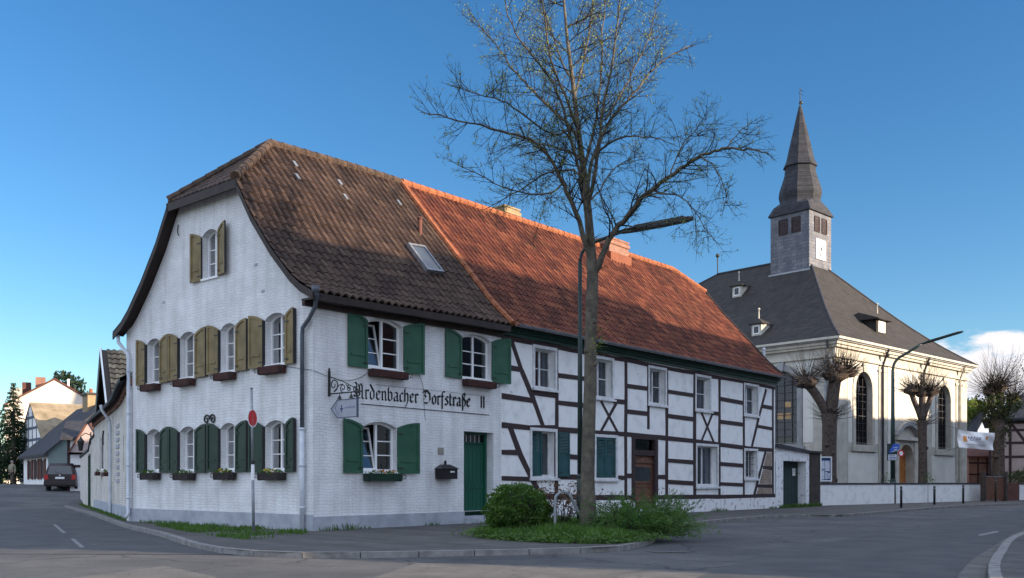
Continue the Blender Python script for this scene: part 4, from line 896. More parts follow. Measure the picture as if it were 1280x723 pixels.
MB(O2).box(x0 + .04, x1 - .04, WY + .11, WY + .12, z1 - .42, z1 - .02).build('transom_light', 'cglass', D2)
k_ = MB(O2); k_.tube([(x0 + .1, WY + .09, z0 + 1.0), (x0 + .1, WY + .04, z0 + 1.0), (x0 + .22, WY + .04, z0 + 1.0)], .012, 6); k_.build('handle', 'zinc', D2)
# cornice, gutter, downpipe
cn = MB(O2)
for i in range(8):
    xa, xb = HX + (XE + .1 - HX) * i / 8, HX + (XE + .1 - HX) * (i + 1) / 8
    for (y0, y1, z0_, z1_) in ((-.06, .0, 5.73, 5.84), (-.14, .0, 5.84, 5.93), (-.24, .0, 5.93, 6.06)): cn.box(xa, xb, y0, y1, z0_, z1_)
cn.build('cornice', 'cornice', th)
gt = MB(O2); n = 10
for i in range(24):
    xa, xb = HX + .2 + (XE + .3 - HX - .2) * i / 24, HX + .2 + (XE + .3 - HX - .2) * (i + 1) / 24
    for k in range(6):
        a, b = math.pi * k / 6, math.pi * (k + 1) / 6; c = lambda x, t: (x, -.47 - .085 * math.cos(t), prof(x)[0][1] + .045 - .085 * math.sin(t))
        gt.face([c(xa, a), c(xb, a), c(xb, b), c(xa, b)])
gt.build('gutter', 'zinc', th)
# roof
FARV = lambda y: XE + .20 if y < 3.75 else XE + .20 - (y - 3.75) / .78 * 1.9
tiled('roof', 'rtile', th, (T1 + .04, XE + .20), prof, lambda y: -99, FARV, o=O2)
bk = MB(O2); backslope(bk, T1 + .04, XE + .2, lambda y: -99, FARV, 12); bk.build('rear_roof', 'rtile', th)
RX1 = XE - 1.7
ridge_tiles('ridge', 'otile', th, [(x, RY, prof(x)[6][1] + .02) for x in (T1 + .1, 12, 17, 22, RX1)], O2)
hz = onroof(XE + .2, 3.75); hh = MB(O2)
hh.face([(XE + .2, 3.75, hz[2] + .01), (XE + .2, 2 * RY - 3.75, hz[2] + .01), (RX1, RY, prof(RX1)[6][1])], [(0, 0)] * 3); hh.build('hip', 'rtile', th)
ridge_tiles('hip_ridge', 'otile', th, [(XE + .2, 3.77, hz[2] + .04), (RX1, RY, prof(RX1)[6][1] + .02)], O2)
ridge_tiles('verge_tiles', 'otile', th, [onroof(T1 + .06, y, .03) for y in (-.4, .5, 1.3, 2.15, 2.85, 4.5)], O2, r=.10)
ridge_tiles('verge_tiles', 'fascia', th, [onroof(XE + .16, y, .03) for y in (-.4, .5, 1.3, 2.15, 2.85, 3.75)], O2, r=.07)
pz_ = onroof(*roof_px(955, 447)); v_ = MB(O2); v_.tube([(pz_[0], pz_[1], pz_[2] - .1), (pz_[0], pz_[1], pz_[2] + .35)], .07, 8); v_.lathe([(.10, 0), (.10, .06), (.02, .12)], (pz_[0], pz_[1], pz_[2] + .35), 8); v_.build('vent_pipe', 'pipewhite', th)
def chimney(px0, px1, pyt, y, m, parent, o, capm=None, pots=0, d=.7):
    a, zt = fr(px0, pyt, y); b, _ = fr(px1, pyt, y); c = (a + b) / 2; w = abs(b - a) * .36
    zb = 10.6; mb = MB(o); mb.box(c - w, c + w, y, y + d, zb, zt - .02); mb.box(c - w - .05, c + w + .05, y - .05, y + d + .05, zt - .24, zt - .10)
    CHM = mb.build('chimney', m, parent); k = MB(o); k.box(c - w - .03, c + w + .03, y - .03, y + d + .03, zt - .02, zt + .05); k.build('chimney_cap', capm or m, CHM)
    fl_ = MB(o); fl_.box(c - w - .07, c + w + .07, y - .12, y + d * .5, zb - .1, zb + .55); fl_.build('chimney_flashing', 'rtile', CHM)
    for i in range(pots): q = MB(o); q.lathe([(.1, 0), (.085, .28)], (c, y + d * (.3 + .4 * i), zt + .04), 10); q.build('chimney_pot', 'otile', CHM)
chimney(627, 653, 256, RY + .15, 'tanchim', th, O2); chimney(757, 790, 295, RY - .5, 'brickred', th, O2, d=.9)

# ---------------------------------------------------------------- gate in the wall between house and churchyard, pillar, low wall
GX0 = XE + .03
gx = lambda px: fr(px, 600)[0]
a0, a1 = GX0, gx(1011.5)
gate = thing('yard_gate', 'dark green gate door in a peeling white wall between timbered house and stone pillar', 'gate', (*W2(a0, 0), 0), A49); OG = (a0, 0, 0)
g0, g1, gzt = gx(979), gx(1007.5), fr(990, 576.5)[1]; zt = fr(990, 564)[1]
mb = MB(OG); sheet(mb, [(a0, -.1), (g0, -.1), (g0, gzt), (g1, gzt), (g1, -.1), (a1, -.1), (a1, zt - .05), (a0, zt + .12)], [], FR, 0)
mb.face([(g0, 0, -.1), (g0, .5, -.1), (g0, .5, gzt), (g0, 0, gzt)]); mb.face([(g1, 0, -.1), (g1, .5, -.1), (g1, .5, gzt), (g1, 0, gzt)]); mb.face([(g0, 0, gzt), (g1, 0, gzt), (g1, .5, gzt), (g0, .5, gzt)]); mb.build('wall', 'patchy', gate)
mb = MB(OG); mb.prism([(a0, zt + .12), (a1, zt - .05), (a1, zt + .06), (a0, zt + .30)], FR, -.14, .55); mb.build('coping', 'coping', gate)
mb = MB(OG); mb.box(g0, g1, .42, .47, -.0, gzt); 
for k in range(1, 7): x = g0 + (g1 - g0) * k / 7; mb.box(x - .008, x + .008, .412, .42, .02, gzt)
GDo = mb.build('door', 'oldgreen', gate); mb = MB(OG); xn, zn = fr(992, 590.5, .42); mb.box(xn - .17, xn + .17, .405, .411, zn - .17, zn + .19); mb.build('notice', 'plate', GDo)
mb = MB(OG)
for i in range(3): mb.box(xn - .12, xn + .12, .4035, .405, zn + .1 - i * .08, zn + .125 - i * .08)
mb.build('notice_text', 'signedge', GDo)
pa0, pa1 = gx(1011.8), gx(1024.5)
pil = thing('gate_pillar', 'dark stone gate pillar with a wide flat cap at the end of the low white wall', 'pillar', (*W2(pa0, 0), 0), A49); OP = (pa0, 0, 0)
MB(OP).box(pa0, pa1, -.05, .75, -.1, fr(1018, 567)[1]).build('shaft', 'pillar', pil, bevel=.03); z_ = fr(1018, 567)[1]
MB(OP).box(pa0 - .35, pa1 + .15, -.15, .85, z_, z_ + .12).build('cap', 'pillar', pil, bevel=.02)
P1 = gp(1024.8, 632.3); P2 = gp(1227.5, 626.3)
def wall_run(P, Q, h, name, label, m='chwhite', th_=.3, cope='coping', over=.05):
    L = math.dist(P, Q); t = thing(name, label, 'wall', (P[0], P[1], 0), math.atan2(Q[1] - P[1], Q[0] - P[0]))
    MB().box(0, L, 0, th_, -.15, h).build('wall', m, t); MB().box(-over, L + over, -over, th_ + over, h, h + .09).build('coping', cope, t, bevel=.02)
    return t
wall_run(P1, P2, 1.08, 'churchyard_wall', 'long low white wall with dark coping in front of the church', m='render')
P3 = gp(1269, 625.5); wall_run(P3, (P3[0] + 14, P3[1] + 10.5), 1.05, 'garden_wall', 'short low white wall at the right edge beyond the churchyard gate', m='render')
# church notice board behind the wall
nb = thing('notice_board', 'glazed notice board with pale frame and papers standing behind the low white wall', 'notice board', (*(at(1032, 600, 49.6).xy), 0), R(20))
z0, z1 = at(0, 602, 49.6)[2], at(0, 571, 49.6)[2]; w = .37 * 1
for sx in (-w + .04, w - .04): MB().box(sx - .03, sx + .03, -.03, .03, 0, z0).build('post', 'zinc', nb)
mb = MB(); mb.ring(rect(-w, w, z0, z1), rect(-w + .06, w - .06, z0 + .06, z1 - .06), FR, -.06, .06); mb.build('frame', 'frame', nb); MB().box(-w + .06, w - .06, .0, .04, z0 + .06, z1 - .06).build('backboard', 'blueprint', nb)
for k, (a, b, c, e) in enumerate(((-.27, -.08, .1, .6), (-.04, .26, .55, 1.1), (-.03, .12, .12, .5), (.15, .27, .15, .45), (-.27, -.07, .65, 1.1))): MB().box(a, b, -.008, 0, z0 + c, z0 + e).build('poster', 'poster', nb)

# ---------------------------------------------------------------- church
PC = ((1043 - 640) / F * 56, 56.0); AB = R(90 - 47.1); CU = (math.cos(AB), math.sin(AB)); CV = (-CU[1], CU[0])
ch = thing('church', 'pale stone church with arched windows, grey slate hipped roof and slender slate tower', 'church', (PC[0], PC[1], 0), AB)
CW, CL = 19.6, 27.0
def cr_(px, py, off=0): return hit(px, py, (PC[0] + off * CV[0], PC[1] + off * CV[1]), CU)
def cl_(px, py, off=0): return hit(px, py, (PC[0] + off * CU[0], PC[1] + off * CU[1]), CV)
RW = [(2.55, 4.75, 3.55, 8.15), (14.65, 16.85, 3.55, 8.15)]
LW = [(2.45, 4.65, 3.6, 8.2), (8.6, 10.8, 3.6, 8.2), (14.8, 17.0, 3.6, 8.2), (21, 23.2, 3.6, 8.2)]
PD = (8.45, 10.75, -.1, 3.75)
sheetp = MB(); sheet(sheetp, [(0, -.1), (PD[0], -.1), (PD[0], 2.6)] + arch(PD[0], PD[1], -.1, PD[3], 1.14)[2:][::-1] + [(PD[1], -.1), (CW, -.1), (CW, 9.0), (0, 9.0)], [arch(*q, 1.09, 12) for q in RW], FR, 0, .45)
sheetp.build('front_wall', 'stone', ch)
mb = MB(); sheet(mb, [(0, -.1), (CL, -.1), (CL, 9.0), (0, 9.0)], [arch(*q, 1.09, 12) for q in LW], GA, 0, .45); mb.build('side_wall', 'stone', ch)
mb = MB(); mb.box(0, CW, CL - .1, CL, -.1, 9); mb.build('rear_wall', 'stone', ch); mb = MB(); mb.box(CW - .1, CW, 0, CL, -.1, 9); mb.build('side_wall', 'stone', ch)
mb = MB(); mb.box(1.2, CW - .5, 1.2, 1.25, 0, 9); mb.box(1.2, 1.25, 1.3, CL - .5, 0, 9); mb.build('dark_backing', 'room', ch)
# door reveal, door, portal with segmental pediment
mb = MB(); A = arch(PD[0], PD[1], -.1, PD[3], 1.14)
for i in range(1, len(A)): j = (i + 1) % len(A); mb.face([FR(*A[i], 0), FR(*A[j], 0), FR(*A[j], .6), FR(*A[i], .6)])
mb.build('door_reveal', 'stone', ch)
mb = MB(); mb.prism(arch(PD[0], PD[1], 0, PD[3], 1.14), FR, .50, .58); cxd = (PD[0] + PD[1]) / 2
for sg in (-1, 1):
    for z0_, z1_ in ((.25, 1.0), (1.15, 2.1), (2.25, 3.0)): a, b = sorted((cxd + sg * .12, cxd + sg * .98)); mb.ring(rect(a, b, z0_, z1_), rect(a + .08, b - .08, z0_ + .08, z1_ - .08), FR, .46, .50)
mb.box(cxd - .03, cxd + .03, .46, .5, 0, 3.7); mb.build('door', 'doorwood', ch)
mb = MB(); cx_ = cxd; mb.box(PD[0] - .55, PD[0] - .05, -.14, -.001, -.1, 3.95); mb.box(PD[1] + .05, PD[1] + .55, -.14, -.001, -.1, 3.95); mb.ring(arch(PD[0] - .05, PD[1] + .05, .3, PD[3] + .05, 1.19), arch(PD[0] + .0, PD[1] - .0, .3, PD[3], 1.14), FR, -.1, -.001)
mb.box(PD[0] - .7, PD[1] + .7, -.32, -.001, 4.0, 4.22); mb.build('portal_frame', 'stone', ch)
mb = MB(); o_ = arch(PD[0] - .8, PD[1] + .8, 4.221, 5.25, .95, 12)[2:]; i_ = arch(PD[0] - .5, PD[1] + .5, 4.221, 4.98, .70, 12)[2:]
for k in range(len(o_) - 1): mb.prism([o_[k], o_[k + 1], i_[k + 1], i_[k]], FR, -.36, -.001)
mb.build('pediment', 'chgrey', ch)
# white render fields, slightly proud
def field(mp, a0, a1, z0, z1, hole=None, e=.03):
    mb = MB(); sheet(mb, rect(a0, a1, z0, z1), [hole] if hole else [], mp, -e)
    for p, q in zip(rect(a0, a1, z0, z1), rect(a0, a1, z0, z1)[1:] + [(a0, z0)]): mb.face([mp(*p, -e), mp(*q, -e), mp(*q, 0), mp(*p, 0)])
    return mb.build('render_field', 'chwhite', ch)
for a0, a1 in ((1.65, 5.6), (13.75, 17.75)): 
    qw = RW[0] if a0 < 5 else RW[1]; field(FR, a0, a1, 3.65, 8.75, arch(qw[0] - .38, qw[1] + .38, 3.66, qw[3] + .4, 1.45, 12)); field(FR, a0, a1, .5, 3.05)
field(FR, 7.0, 7.6, .5, 8.75); field(FR, 7.61, 11.6, 5.5, 8.75); field(FR, 11.61, 12.0, .5, 8.75); 
for q in LW: field(GA, q[0] - 1.1, q[1] + 1.1, 3.65, 8.75, arch(q[0] - .38, q[1] + .38, 3.66, q[3] + .4, 1.45, 12)); field(GA, q[0] - 1.1, q[1] + 1.1, .5, 3.05)
for mp_, qs in ((FR, RW), (GA, LW)):
    for k, q in enumerate(qs):
        mb = MB(); mb.ring(arch(q[0] - .34, q[1] + .34, q[2] - .15, q[3] + .34, 1.40, 12), arch(*q, 1.09, 12), mp_, -.08, -.001); c = (q[0] + q[1]) / 2; mb.prism([(c - .16, q[3] - .02), (c + .16, q[3] - .02), (c + .24, q[3] + .55), (c - .24, q[3] + .55)], mp_, -.15, -.081)
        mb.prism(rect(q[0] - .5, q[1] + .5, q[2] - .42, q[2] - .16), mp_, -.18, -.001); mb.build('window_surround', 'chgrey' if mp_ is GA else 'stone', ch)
        W_ = MB(); W_.ring(arch(*q, 1.09, 12), arch(q[0] + .08, q[1] - .08, q[2] + .08, q[3] - .08, 1.01, 12), mp_, .30, .38)
        for j in range(1, 4): x = q[0] + (q[1] - q[0]) * j / 4; W_.prism(rect(x - .022, x + .022, q[2] + .08, q[3] - (.1 if j == 2 else .32)), mp_, .31, .35)
        for j in range(1, 9): z = q[2] + (q[3] - q[2] - .9) * j / 8; W_.prism(rect(q[0] + .08, q[1] - .08, z - .018, z + .018), mp_, .315, .345)
        WO = W_.build('window', 'coping', ch); g = MB(); g.prism(arch(q[0] + .08, q[1] - .08, q[2] + .08, q[3] - .08, 1.01, 12), mp_, .352, .356); g.build('pane', 'cglass', WO)
        if mp_ is GA and k == 0:
            g = MB(); [g.prism(rect(a, a + .42, z, z + .38), mp_, .347, .351) for a, z in ((q[0] + .65, 5.2), (q[0] + 1.2, 5.2), (q[0] + .65, 5.9))]; g.build('coloured_glass', 'amber', WO)
# pilasters and cornice
for mp_, xs in ((FR, (0, 5.62, 12.05, 17.78, CW - .9)), (GA, (0, 6.1, 12.2, 18.4, 24.6))):
    for x in xs: mb = MB(); e = .10 if mp_ is FR else .099; mb.prism(rect(x - (.099 if x == 0 else 0), x + 1.35 if x in (0,) else x + 1.0, .5, 8.65), mp_, -e, -.0005); mb.prism(rect(x - .14 if x else -.139, x + 1.39 if x == 0 else x + 1.04, 8.3, 8.45), mp_, -e - .05, -e - .001); mb.build('pilaster', 'stone', ch)
for k, (z0_, z1_, e, m_) in enumerate(((8.75, 8.95, .20, 'stonepale'), (8.951, 9.35, .08, 'stone'), (9.351, 9.5, .30, 'stonepale'), (9.501, 9.68, .42, 'stonepale'), (9.681, 9.80, .55, 'chgrey'))):
    mb = MB(); o_ = [(-e, -e), (CW + e, -e), (CW + e, CL + e), (-e, CL + e)]; i_ = [(.1, .1), (CW - .1, .1), (CW - .1, CL - .1), (.1, CL - .1)]; mb.ring(o_, i_, ZF, z0_, z1_); mb.build('cornice', m_, ch)
mb = MB(); mb.ring([(-.68, -.68), (CW + .68, -.68), (CW + .68, CL + .68), (-.68, CL + .68)], [(-.54, -.54), (CW + .54, -.54), (CW + .54, CL + .54), (-.54, CL + .54)], ZF, 9.76, 9.90); mb.build('gutter', 'stonepale', ch)
mb = MB(); mb.ring([(-.12, -.12), (CW + .12, -.12), (CW + .12, CL + .12), (-.12, CL + .12)], [(.05, .05), (CW - .05, .05), (CW - .05, CL - .05), (.05, CL - .05)], ZF, -.1, .49); mb.build('plinth', 'chgrey', ch)
for k, x in enumerate((5.92, 12.02, 18.2)):
    mb = MB(); mb.tube([(x, -.60, 9.7), (x, -.42, 9.35), (x, -.2, 8.7), (x, -.2, .3)], .075, 8); mb.tube([(x, -.5, 9.2), (x, -.5, 9.4)], [.1, .16], 8); mb.build('downpipe', 'coping' if k < 2 else 'stone', ch)
mb = MB(); mb.tube([(-.58, .2, 9.7), (-.3, .3, 9.3), (-.2, .45, 8.7), (-.2, .45, .3)], .07, 8); mb.build('downpipe', 'zinc', ch)
# roof
SR = 7.2; ZR0 = 17.35; axis = CW / 2; EO = .66
# ridge height read off the line of the ridge
_M = (PC[0] + axis * CU[0], PC[1] + axis * CU[1]); ZR = hit(964.6, 330.4, _M, CV)[1]; SRE = hit(897, 341, _M, CV)[0]
BZ = 9.88
def hipface(mb, A, B, T0, T1, steps=10):
    """one hip-roof face with a slight bell cast at the eaves"""
    prev = None
    for i in range(steps + 1):
        t = i / steps; zz = t - .055 * math.sin(math.pi * min(1, t * 1.0)) * (1 - t) ** .7 * 1.6
        a = Vector(A).lerp(Vector(T0), t); b = Vector(B).lerp(Vector(T1), t); a.z = BZ + (ZR - BZ) * zz; b.z = a.z
        if prev: mb.face([prev[0], prev[1], b, a])
        prev = (a, b)
    return mb
q = [(-EO, -EO, 0), (CW + EO, -EO, 0), (CW + EO, CL + EO, 0), (-EO, CL + EO, 0)]; r0, r1 = (axis, SR, 0), (axis, min(SRE, CL - 6), 0)
rf = MB(); hipface(rf, q[0], q[1], r0, r0); hipface(rf, q[1], q[2], r0, r1); hipface(rf, q[2], q[3], r1, r1); hipface(rf, q[3], q[0], r1, r0)
ROOF = rf.build('roof', 'slate', ch)
def roofz(x, y):
    t = max(0, min(1, min((x + EO) / (axis + EO), (CW + EO - x) / (axis + EO), (y + EO) / (SR + EO))))
    return BZ + (ZR - BZ) * (t - .055 * math.sin(math.pi * t) * (1 - t) ** .7 * 1.6)
for e0, e1 in ((q[0], r0), (q[1], r0), (q[3], r1)):
    mb = MB(); mb.tube([(e0[0] + (e1[0] - e0[0]) * k / 10, e0[1] + (e1[1] - e0[1]) * k / 10, BZ + (ZR - BZ) * (k / 10 - .055 * math.sin(math.pi * k / 10) * (1 - k / 10) ** .7 * 1.6) + .02) for k in range(11)], .07, 6); mb.build('hip_ridge', 'coping', ROOF)
mb = MB(); mb.tube([(axis, SR, ZR + .03), (axis, r1[1], ZR + .03)], .09, 6); mb.build('ridge', 'coping', ROOF)
mb = MB(); mb.tube([(axis, r1[1], ZR), (axis, r1[1], ZR + 1.4)], .05, 6); mb.blob((axis, r1[1], ZR + 1.5), .16, 8, 0); mb.build('ball_finial', 'iron', ROOF)
def dormer(px, py, side, w, h, wide=False, fin=True):
    best = None
    for i in range(400):          # walk the sight line until it meets the roof
        off = -EO + i * .05
        if side == 'L': y_, z = cl_(px, py, off); x_ = off
        else: x_, z = cr_(px, py, off); y_ = off
        if z <= roofz(x_, y_): break
    dz = roofz(x_, y_); DM = MB()
    if side == 'L': mp2 = lambda a, b, d: (x_ + d, y_ + a, dz + b)
    else: mp2 = lambda a, b, d: (x_ + a, y_ + d, dz + b)
    DM.prism(rect(-w / 2, w / 2, -.3, h), mp2, 0, 2.2 if not wide else 2.6)
    D_ = DM.build('dormer', 'stonepale' if not wide else 'slate', ROOF)
    g = MB(); g.prism(rect(-w * .32, w * .32, .1, h - .12), mp2, -.03, -.001); g.build('dormer_window', 'frame', D_); g = MB(); g.prism(rect(-w * .24, w * .24, .18, h - .2), mp2, -.035, -.031); g.build('dormer_pane', 'cglass' if not wide else 'curtain', D_)
    c = MB(); e = .18 if not wide else .3; hh = h + (w * .55 if not wide else .5)
    P_ = [(-w / 2 - e, h - .02), (w / 2 + e, h - .02), (0, hh)]
    if wide: c.face([mp2(-w / 2 - e, h, -e), mp2(w / 2 + e, h, -e), mp2(w / 2 + e * .3, h + .55, 1.2), mp2(-w / 2 - e * .3, h + .55, 1.2)]); c.face([mp2(-w / 2 - e, h, -e), mp2(-w / 2 - e, h, 2.4), mp2(-w / 2 - e * .3, h + .55, 1.2)]); c.face([mp2(w / 2 + e, h, -e), mp2(w / 2 + e, h, 2.4), mp2(w / 2 + e * .3, h + .55, 1.2)]); c.prism(rect(-w / 2 - e, w / 2 + e, h - .05, h - .001), mp2, -e, .4)
    else:
        for a, b in (((-w / 2 - e, -e), (w / 2 + e, -e)), ((w / 2 + e, -e), (w / 2 + e, 1.6)), ((-w / 2 - e, 1.6), (-w / 2 - e, -e))): c.face([mp2(a[0], h, a[1]), mp2(b[0], h, b[1]), mp2(0, hh, .3)])
        c.prism(rect(-w / 2 - e, w / 2 + e, h - .05, h - .001), mp2, -e, .4)
    c.build('dormer_roof', 'slate', D_)
    if fin: f_ = MB(); f_.tube([mp2(0, hh - .05, .3), mp2(0, hh + .55, .3)], [.06, .03], 6); f_.blob(mp2(0, hh + .6, .3), .08, 6, 0); f_.build('finial', 'stonepale', D_)
dormer(921, 372, 'L', .75, .85); dormer(945.5, 420, 'L', .72, .80); dormer(1102, 418, 'R', 1.5, .95, wide=True, fin=True)
# tower
TS = 7.85; tw_ = 1.56; tx, ty = axis, TS
def ttw(px, py): Y = 66.0; return CH + (HY - py) / F * Y
zb, ze = 14.2, ttw(0, 260)
T_ = MB(); T_.box(tx - tw_, tx + tw_, ty - tw_, ty + tw_, zb, ze); TOW = T_.build('tower', 'tslate', ch)
mb = MB(); mb.ring(rect(tx - tw_ - .12, tx + tw_ + .12, ty - tw_ - .12, ty + tw_ + .12), rect(tx - tw_ + .02, tx + tw_ - .02, ty - tw_ + .02, ty + tw_ - .02), ZF, roofz(tx - tw_, ty - tw_) - .35, roofz(tx - tw_, ty - tw_) + .0); mb.build('tower_base_flashing', 'zinc', TOW)
for sg in (0, 1):
    for k in (-1, 1):
        c = k * .52; z0_, z1_ = ze - 1.45, ze - .35
        mpT = (lambda a, b, d: (tx + a, ty - tw_ + d, b)) if sg else (lambda a, b, d: (tx - tw_ + d, ty + a, b))
        mb = MB(); mb.ring(rect(c - .36, c + .36, z0_, z1_), rect(c - .29, c + .29, z0_ + .07, z1_ - .07), mpT, -.06, -.001)
        for j in range(7): z = z0_ + .1 + j * .13; mb.face([mpT(c - .29, z, -.045), mpT(c + .29, z, -.045), mpT(c + .29, z + .10, -.004), mpT(c - .29, z + .10, -.004)])
        Lv = mb.build('louvre', 'timber', TOW)
mpT = lambda a, b, d: (tx + a, ty - tw_ + d, b); zc_ = ttw(0, 307)
mb = MB(); mb.prism(rect(-.68, .68, zc_ - .72, zc_ + .72), mpT, -.06, -.001); CK = mb.build('clock', 'white', TOW)
mb = MB(); mb.prism([(-.16, zc_ - .48), (-.06, zc_ - .50), (.06, zc_ + .08), (-.04, zc_ + .10)], mpT, -.075, -.066); mb.prism([(-.05, zc_ - .04), (.04, zc_ - .06), (.20, zc_ + .30), (.11, zc_ + .36)], mpT, -.085, -.076); mb.build('clock_hand', 'letter', CK)
hl = MB(); r8 = lambda w: w / math.cos(math.pi / 8)
def octp(sq, w, z, n=8):  # blend from square to octagon
    out = []
    for k in range(16):
        a = 2 * math.pi * k / 16 + math.pi / 16 * 0; ca, sa = math.cos(a), math.sin(a)
        rs = w / max(abs(ca), abs(sa)); ro = w / max(abs(ca), abs(sa), abs(ca * .7071 + sa * .7071), abs(ca * .7071 - sa * .7071)); r = rs * sq + ro * (1 - sq); r *= .90 if sq < .5 else .97; out.append((tx - .10 * (1 - sq) + r * ca, ty + r * sa, z))
    return out
zs = lambda py: CH + (HY - py) / F * 67.6
secs = [(1, 1.75, ze - .02), (1, 1.74, ze + .06), (.6, 1.64, zs(257)), (0, 1.50, zs(251)), (0, 1.49, zs(248)), (0, 1.56, zs(243)), (0, 1.58, zs(240)), (0, 1.53, zs(234)), (0, 1.40, zs(227)), (0, 1.24, zs(219)), (0, 1.14, zs(213)), (0, 1.12, zs(206.5)), (0, 1.26, zs(205.5)), (0, 1.22, zs(203.5)), (0, 1.02, zs(196)), (0, .80, zs(179)), (0, .50, zs(157)), (0, .12, zs(129)), (0, .03, zs(126))]
prev = None
for sq, w, z in secs:
    ring_ = [hl.add(p) for p in octp(sq, w, z)]
    if prev: [hl.f.append([prev[k], prev[(k + 1) % 16], ring_[(k + 1) % 16], ring_[k]]) for k in range(16)]
    else: hl.f.append(ring_[::-1])
    prev = ring_
hl.f.append(prev); hl.build('spire', 'spire', TOW)
mb = MB(); mb.tube([(tx - .1, ty, zs(127)), (tx - .1, ty, zs(104))], [.05, .02], 6); mb.blob((tx, ty, zs(123)), .14, 8, 0); mb.tube([(tx - .3, ty, zs(112)), (tx + .3, ty, zs(112))], .02, 4); mb.tube([(tx - .12, ty, zs(107)), (tx + .3, ty, zs(107))], .03, 4); mb.build('weather_vane', 'iron', TOW)

# ---------------------------------------------------------------- simple neighbouring houses
def house_box(name, label, loc, phi, w, L, zb, ez, rz, wall, roof, group=None, along='y', over=.35, frame=False, wins=(), over_front=None):
    """corner at loc; local x along the gable (along='y') or the eaves (along='x'); heights are absolute"""
    t = thing(name, label, 'house', (loc[0], loc[1], 0), phi, group)
    mb = MB(); of = over if over_front is None else over_front
    if along == 'y':
        g = [(0, zb), (w, zb), (w, ez), (w / 2, rz), (0, ez)]
        mb.face([(a, 0, b) for a, b in g]); mb.face([(a, L, b) for a, b in g]); mb.face([(0, 0, zb), (0, L, zb), (0, L, ez), (0, 0, ez)]); mb.face([(w, 0, zb), (w, L, zb), (w, L, ez), (w, 0, ez)])
    else:
        g = [(0, zb), (L, zb), (L, ez), (L / 2, rz), (0, ez)]
        mb.face([(0, a, b) for a, b in g]); mb.face([(w, a, b) for a, b in g]); mb.face([(0, 0, zb), (w, 0, zb), (w, 0, ez), (0, 0, ez)]); mb.face([(0, L, zb), (w, L, zb), (w, L, ez), (0, L, ez)])
    mb.build('walls', wall, t)
    rb = MB(); half = (w if along == 'y' else L) / 2; k = (rz - ez) / half; e = ez - k * over; q = L if along == 'y' else w
    P = [(-over, e), (half, rz + .0), (2 * half + over, e)]
    for a, b in ((P[0], P[1]), (P[1], P[2])):
        pr = [(a[0], a[1] + .03), (b[0], b[1] + .03), (b[0], b[1] + .2), (a[0], a[1] + .2)]
        rb.prism(pr, (lambda u_, v_, d: (u_, d, v_)) if along == 'y' else (lambda u_, v_, d: (d, u_, v_)), -of, q + over)
    RO = rb.build('roof', roof, t)
    for (face, a0, a1, z0, z1, m) in wins:
        mp = FR if face == 'F' else GA if face == 'G' else (lambda a, b, d: (w - d, a, b))
        W_ = MB(); W_.ring(rect(a0, a1, z0, z1), rect(a0 + .07, a1 - .07, z0 + .07, z1 - .07), mp, -.05, -.002); W_.prism(rect((a0 + a1) / 2 - .03, (a0 + a1) / 2 + .03, z0 + .07, z1 - .07), mp, -.045, -.004); WO = W_.build('window', 'frame', t)
        g_ = MB(); g_.prism(rect(a0 + .07, a1 - .07, z0 + .07, z1 - .07), mp, -.012, -.003); g_.build('pane', m, WO)
    return t
def timber_on(t, mp, segs, w=.16, m='timber'):
    mb = MB(); c = 0
    for (a, b) in segs:
        L = math.hypot(b[0] - a[0], b[1] - a[1]); nx, nz_ = -(b[1] - a[1]) / L * w / 2, (b[0] - a[0]) / L * w / 2; c += 1
        mb.prism([(a[0] + nx, a[1] + nz_), (b[0] + nx, b[1] + nz_), (b[0] - nx, b[1] - nz_), (a[0] - nx, a[1] - nz_)], mp, -.02 - .0006 * (c % 9), .005)
    return mb.build('timber_frame', m, t)
# side street: cream annex of the corner house
AR = math.atan2(SD[1], SD[0]); an_ = thing('annex', 'low cream painted brick annex with slit windows along the side street', 'outbuilding', (A0[0], A0[1], 0), AR)
AM = lambda a, b, d: (a, -d, b)             # local y points out to the street
def aq(px, py): return hit(px, py, A0, SD)
AK = 15.8; ez0 = 4.0
slits = [(aq(127, 580)[0], 1.7, 3.15), (aq(137, 580)[0], 1.65, 3.1)]
mb = MB(); hl_ = []
slits = [(k, z0, z1) for k, z0, z1 in slits]; SW_ = [abs(aq(x - 2.2, 580)[0] - aq(x + 2.2, 580)[0]) / 2 for x in (127, 137)]
for (k, z0, z1), q in zip(slits, SW_): hl_.append(rect(k - q, k + q, z0, z1))
ks = aq(154.5, 570)[0]; hl_.append(rect(ks - .10, ks + .10, 1.55, 2.75))
topc = [(AK, 3.95), (AK * .75, 4.0), (AK * .5, 4.0), (AK * .3, 4.02), (3.2, 4.1), (2.0, 4.25), (1.0, 4.38), (0.0, 4.42)]
sheet(mb, [(0, .42), (AK, .42)] + topc, hl_, AM, 0, .25); mb.build('wall', 'annex', an_)
mb = MB(); mb.box(0, AK, -.3, .03, -.12, .42); mb.build('plinth', 'plinth', an_); mb = MB(); mb.box(0, AK, -.5, -.45, 0, 4); mb.build('dark_backing', 'room', an_)
mb = MB(); mb.box(AK - .02, AK, -4.5, 0, -.1, 3.9); mb.build('end_wall', 'annex', an_)
mb = MB()
for a, b in zip(topc[:-1], topc[1:]): mb.prism([(b[0], b[1] - .22), (a[0], a[1] - .22), (a[0], a[1]), (b[0], b[1])], AM, -.10, .0)
mb.build('brick_cornice', 'brickred', an_)
mb = MB()
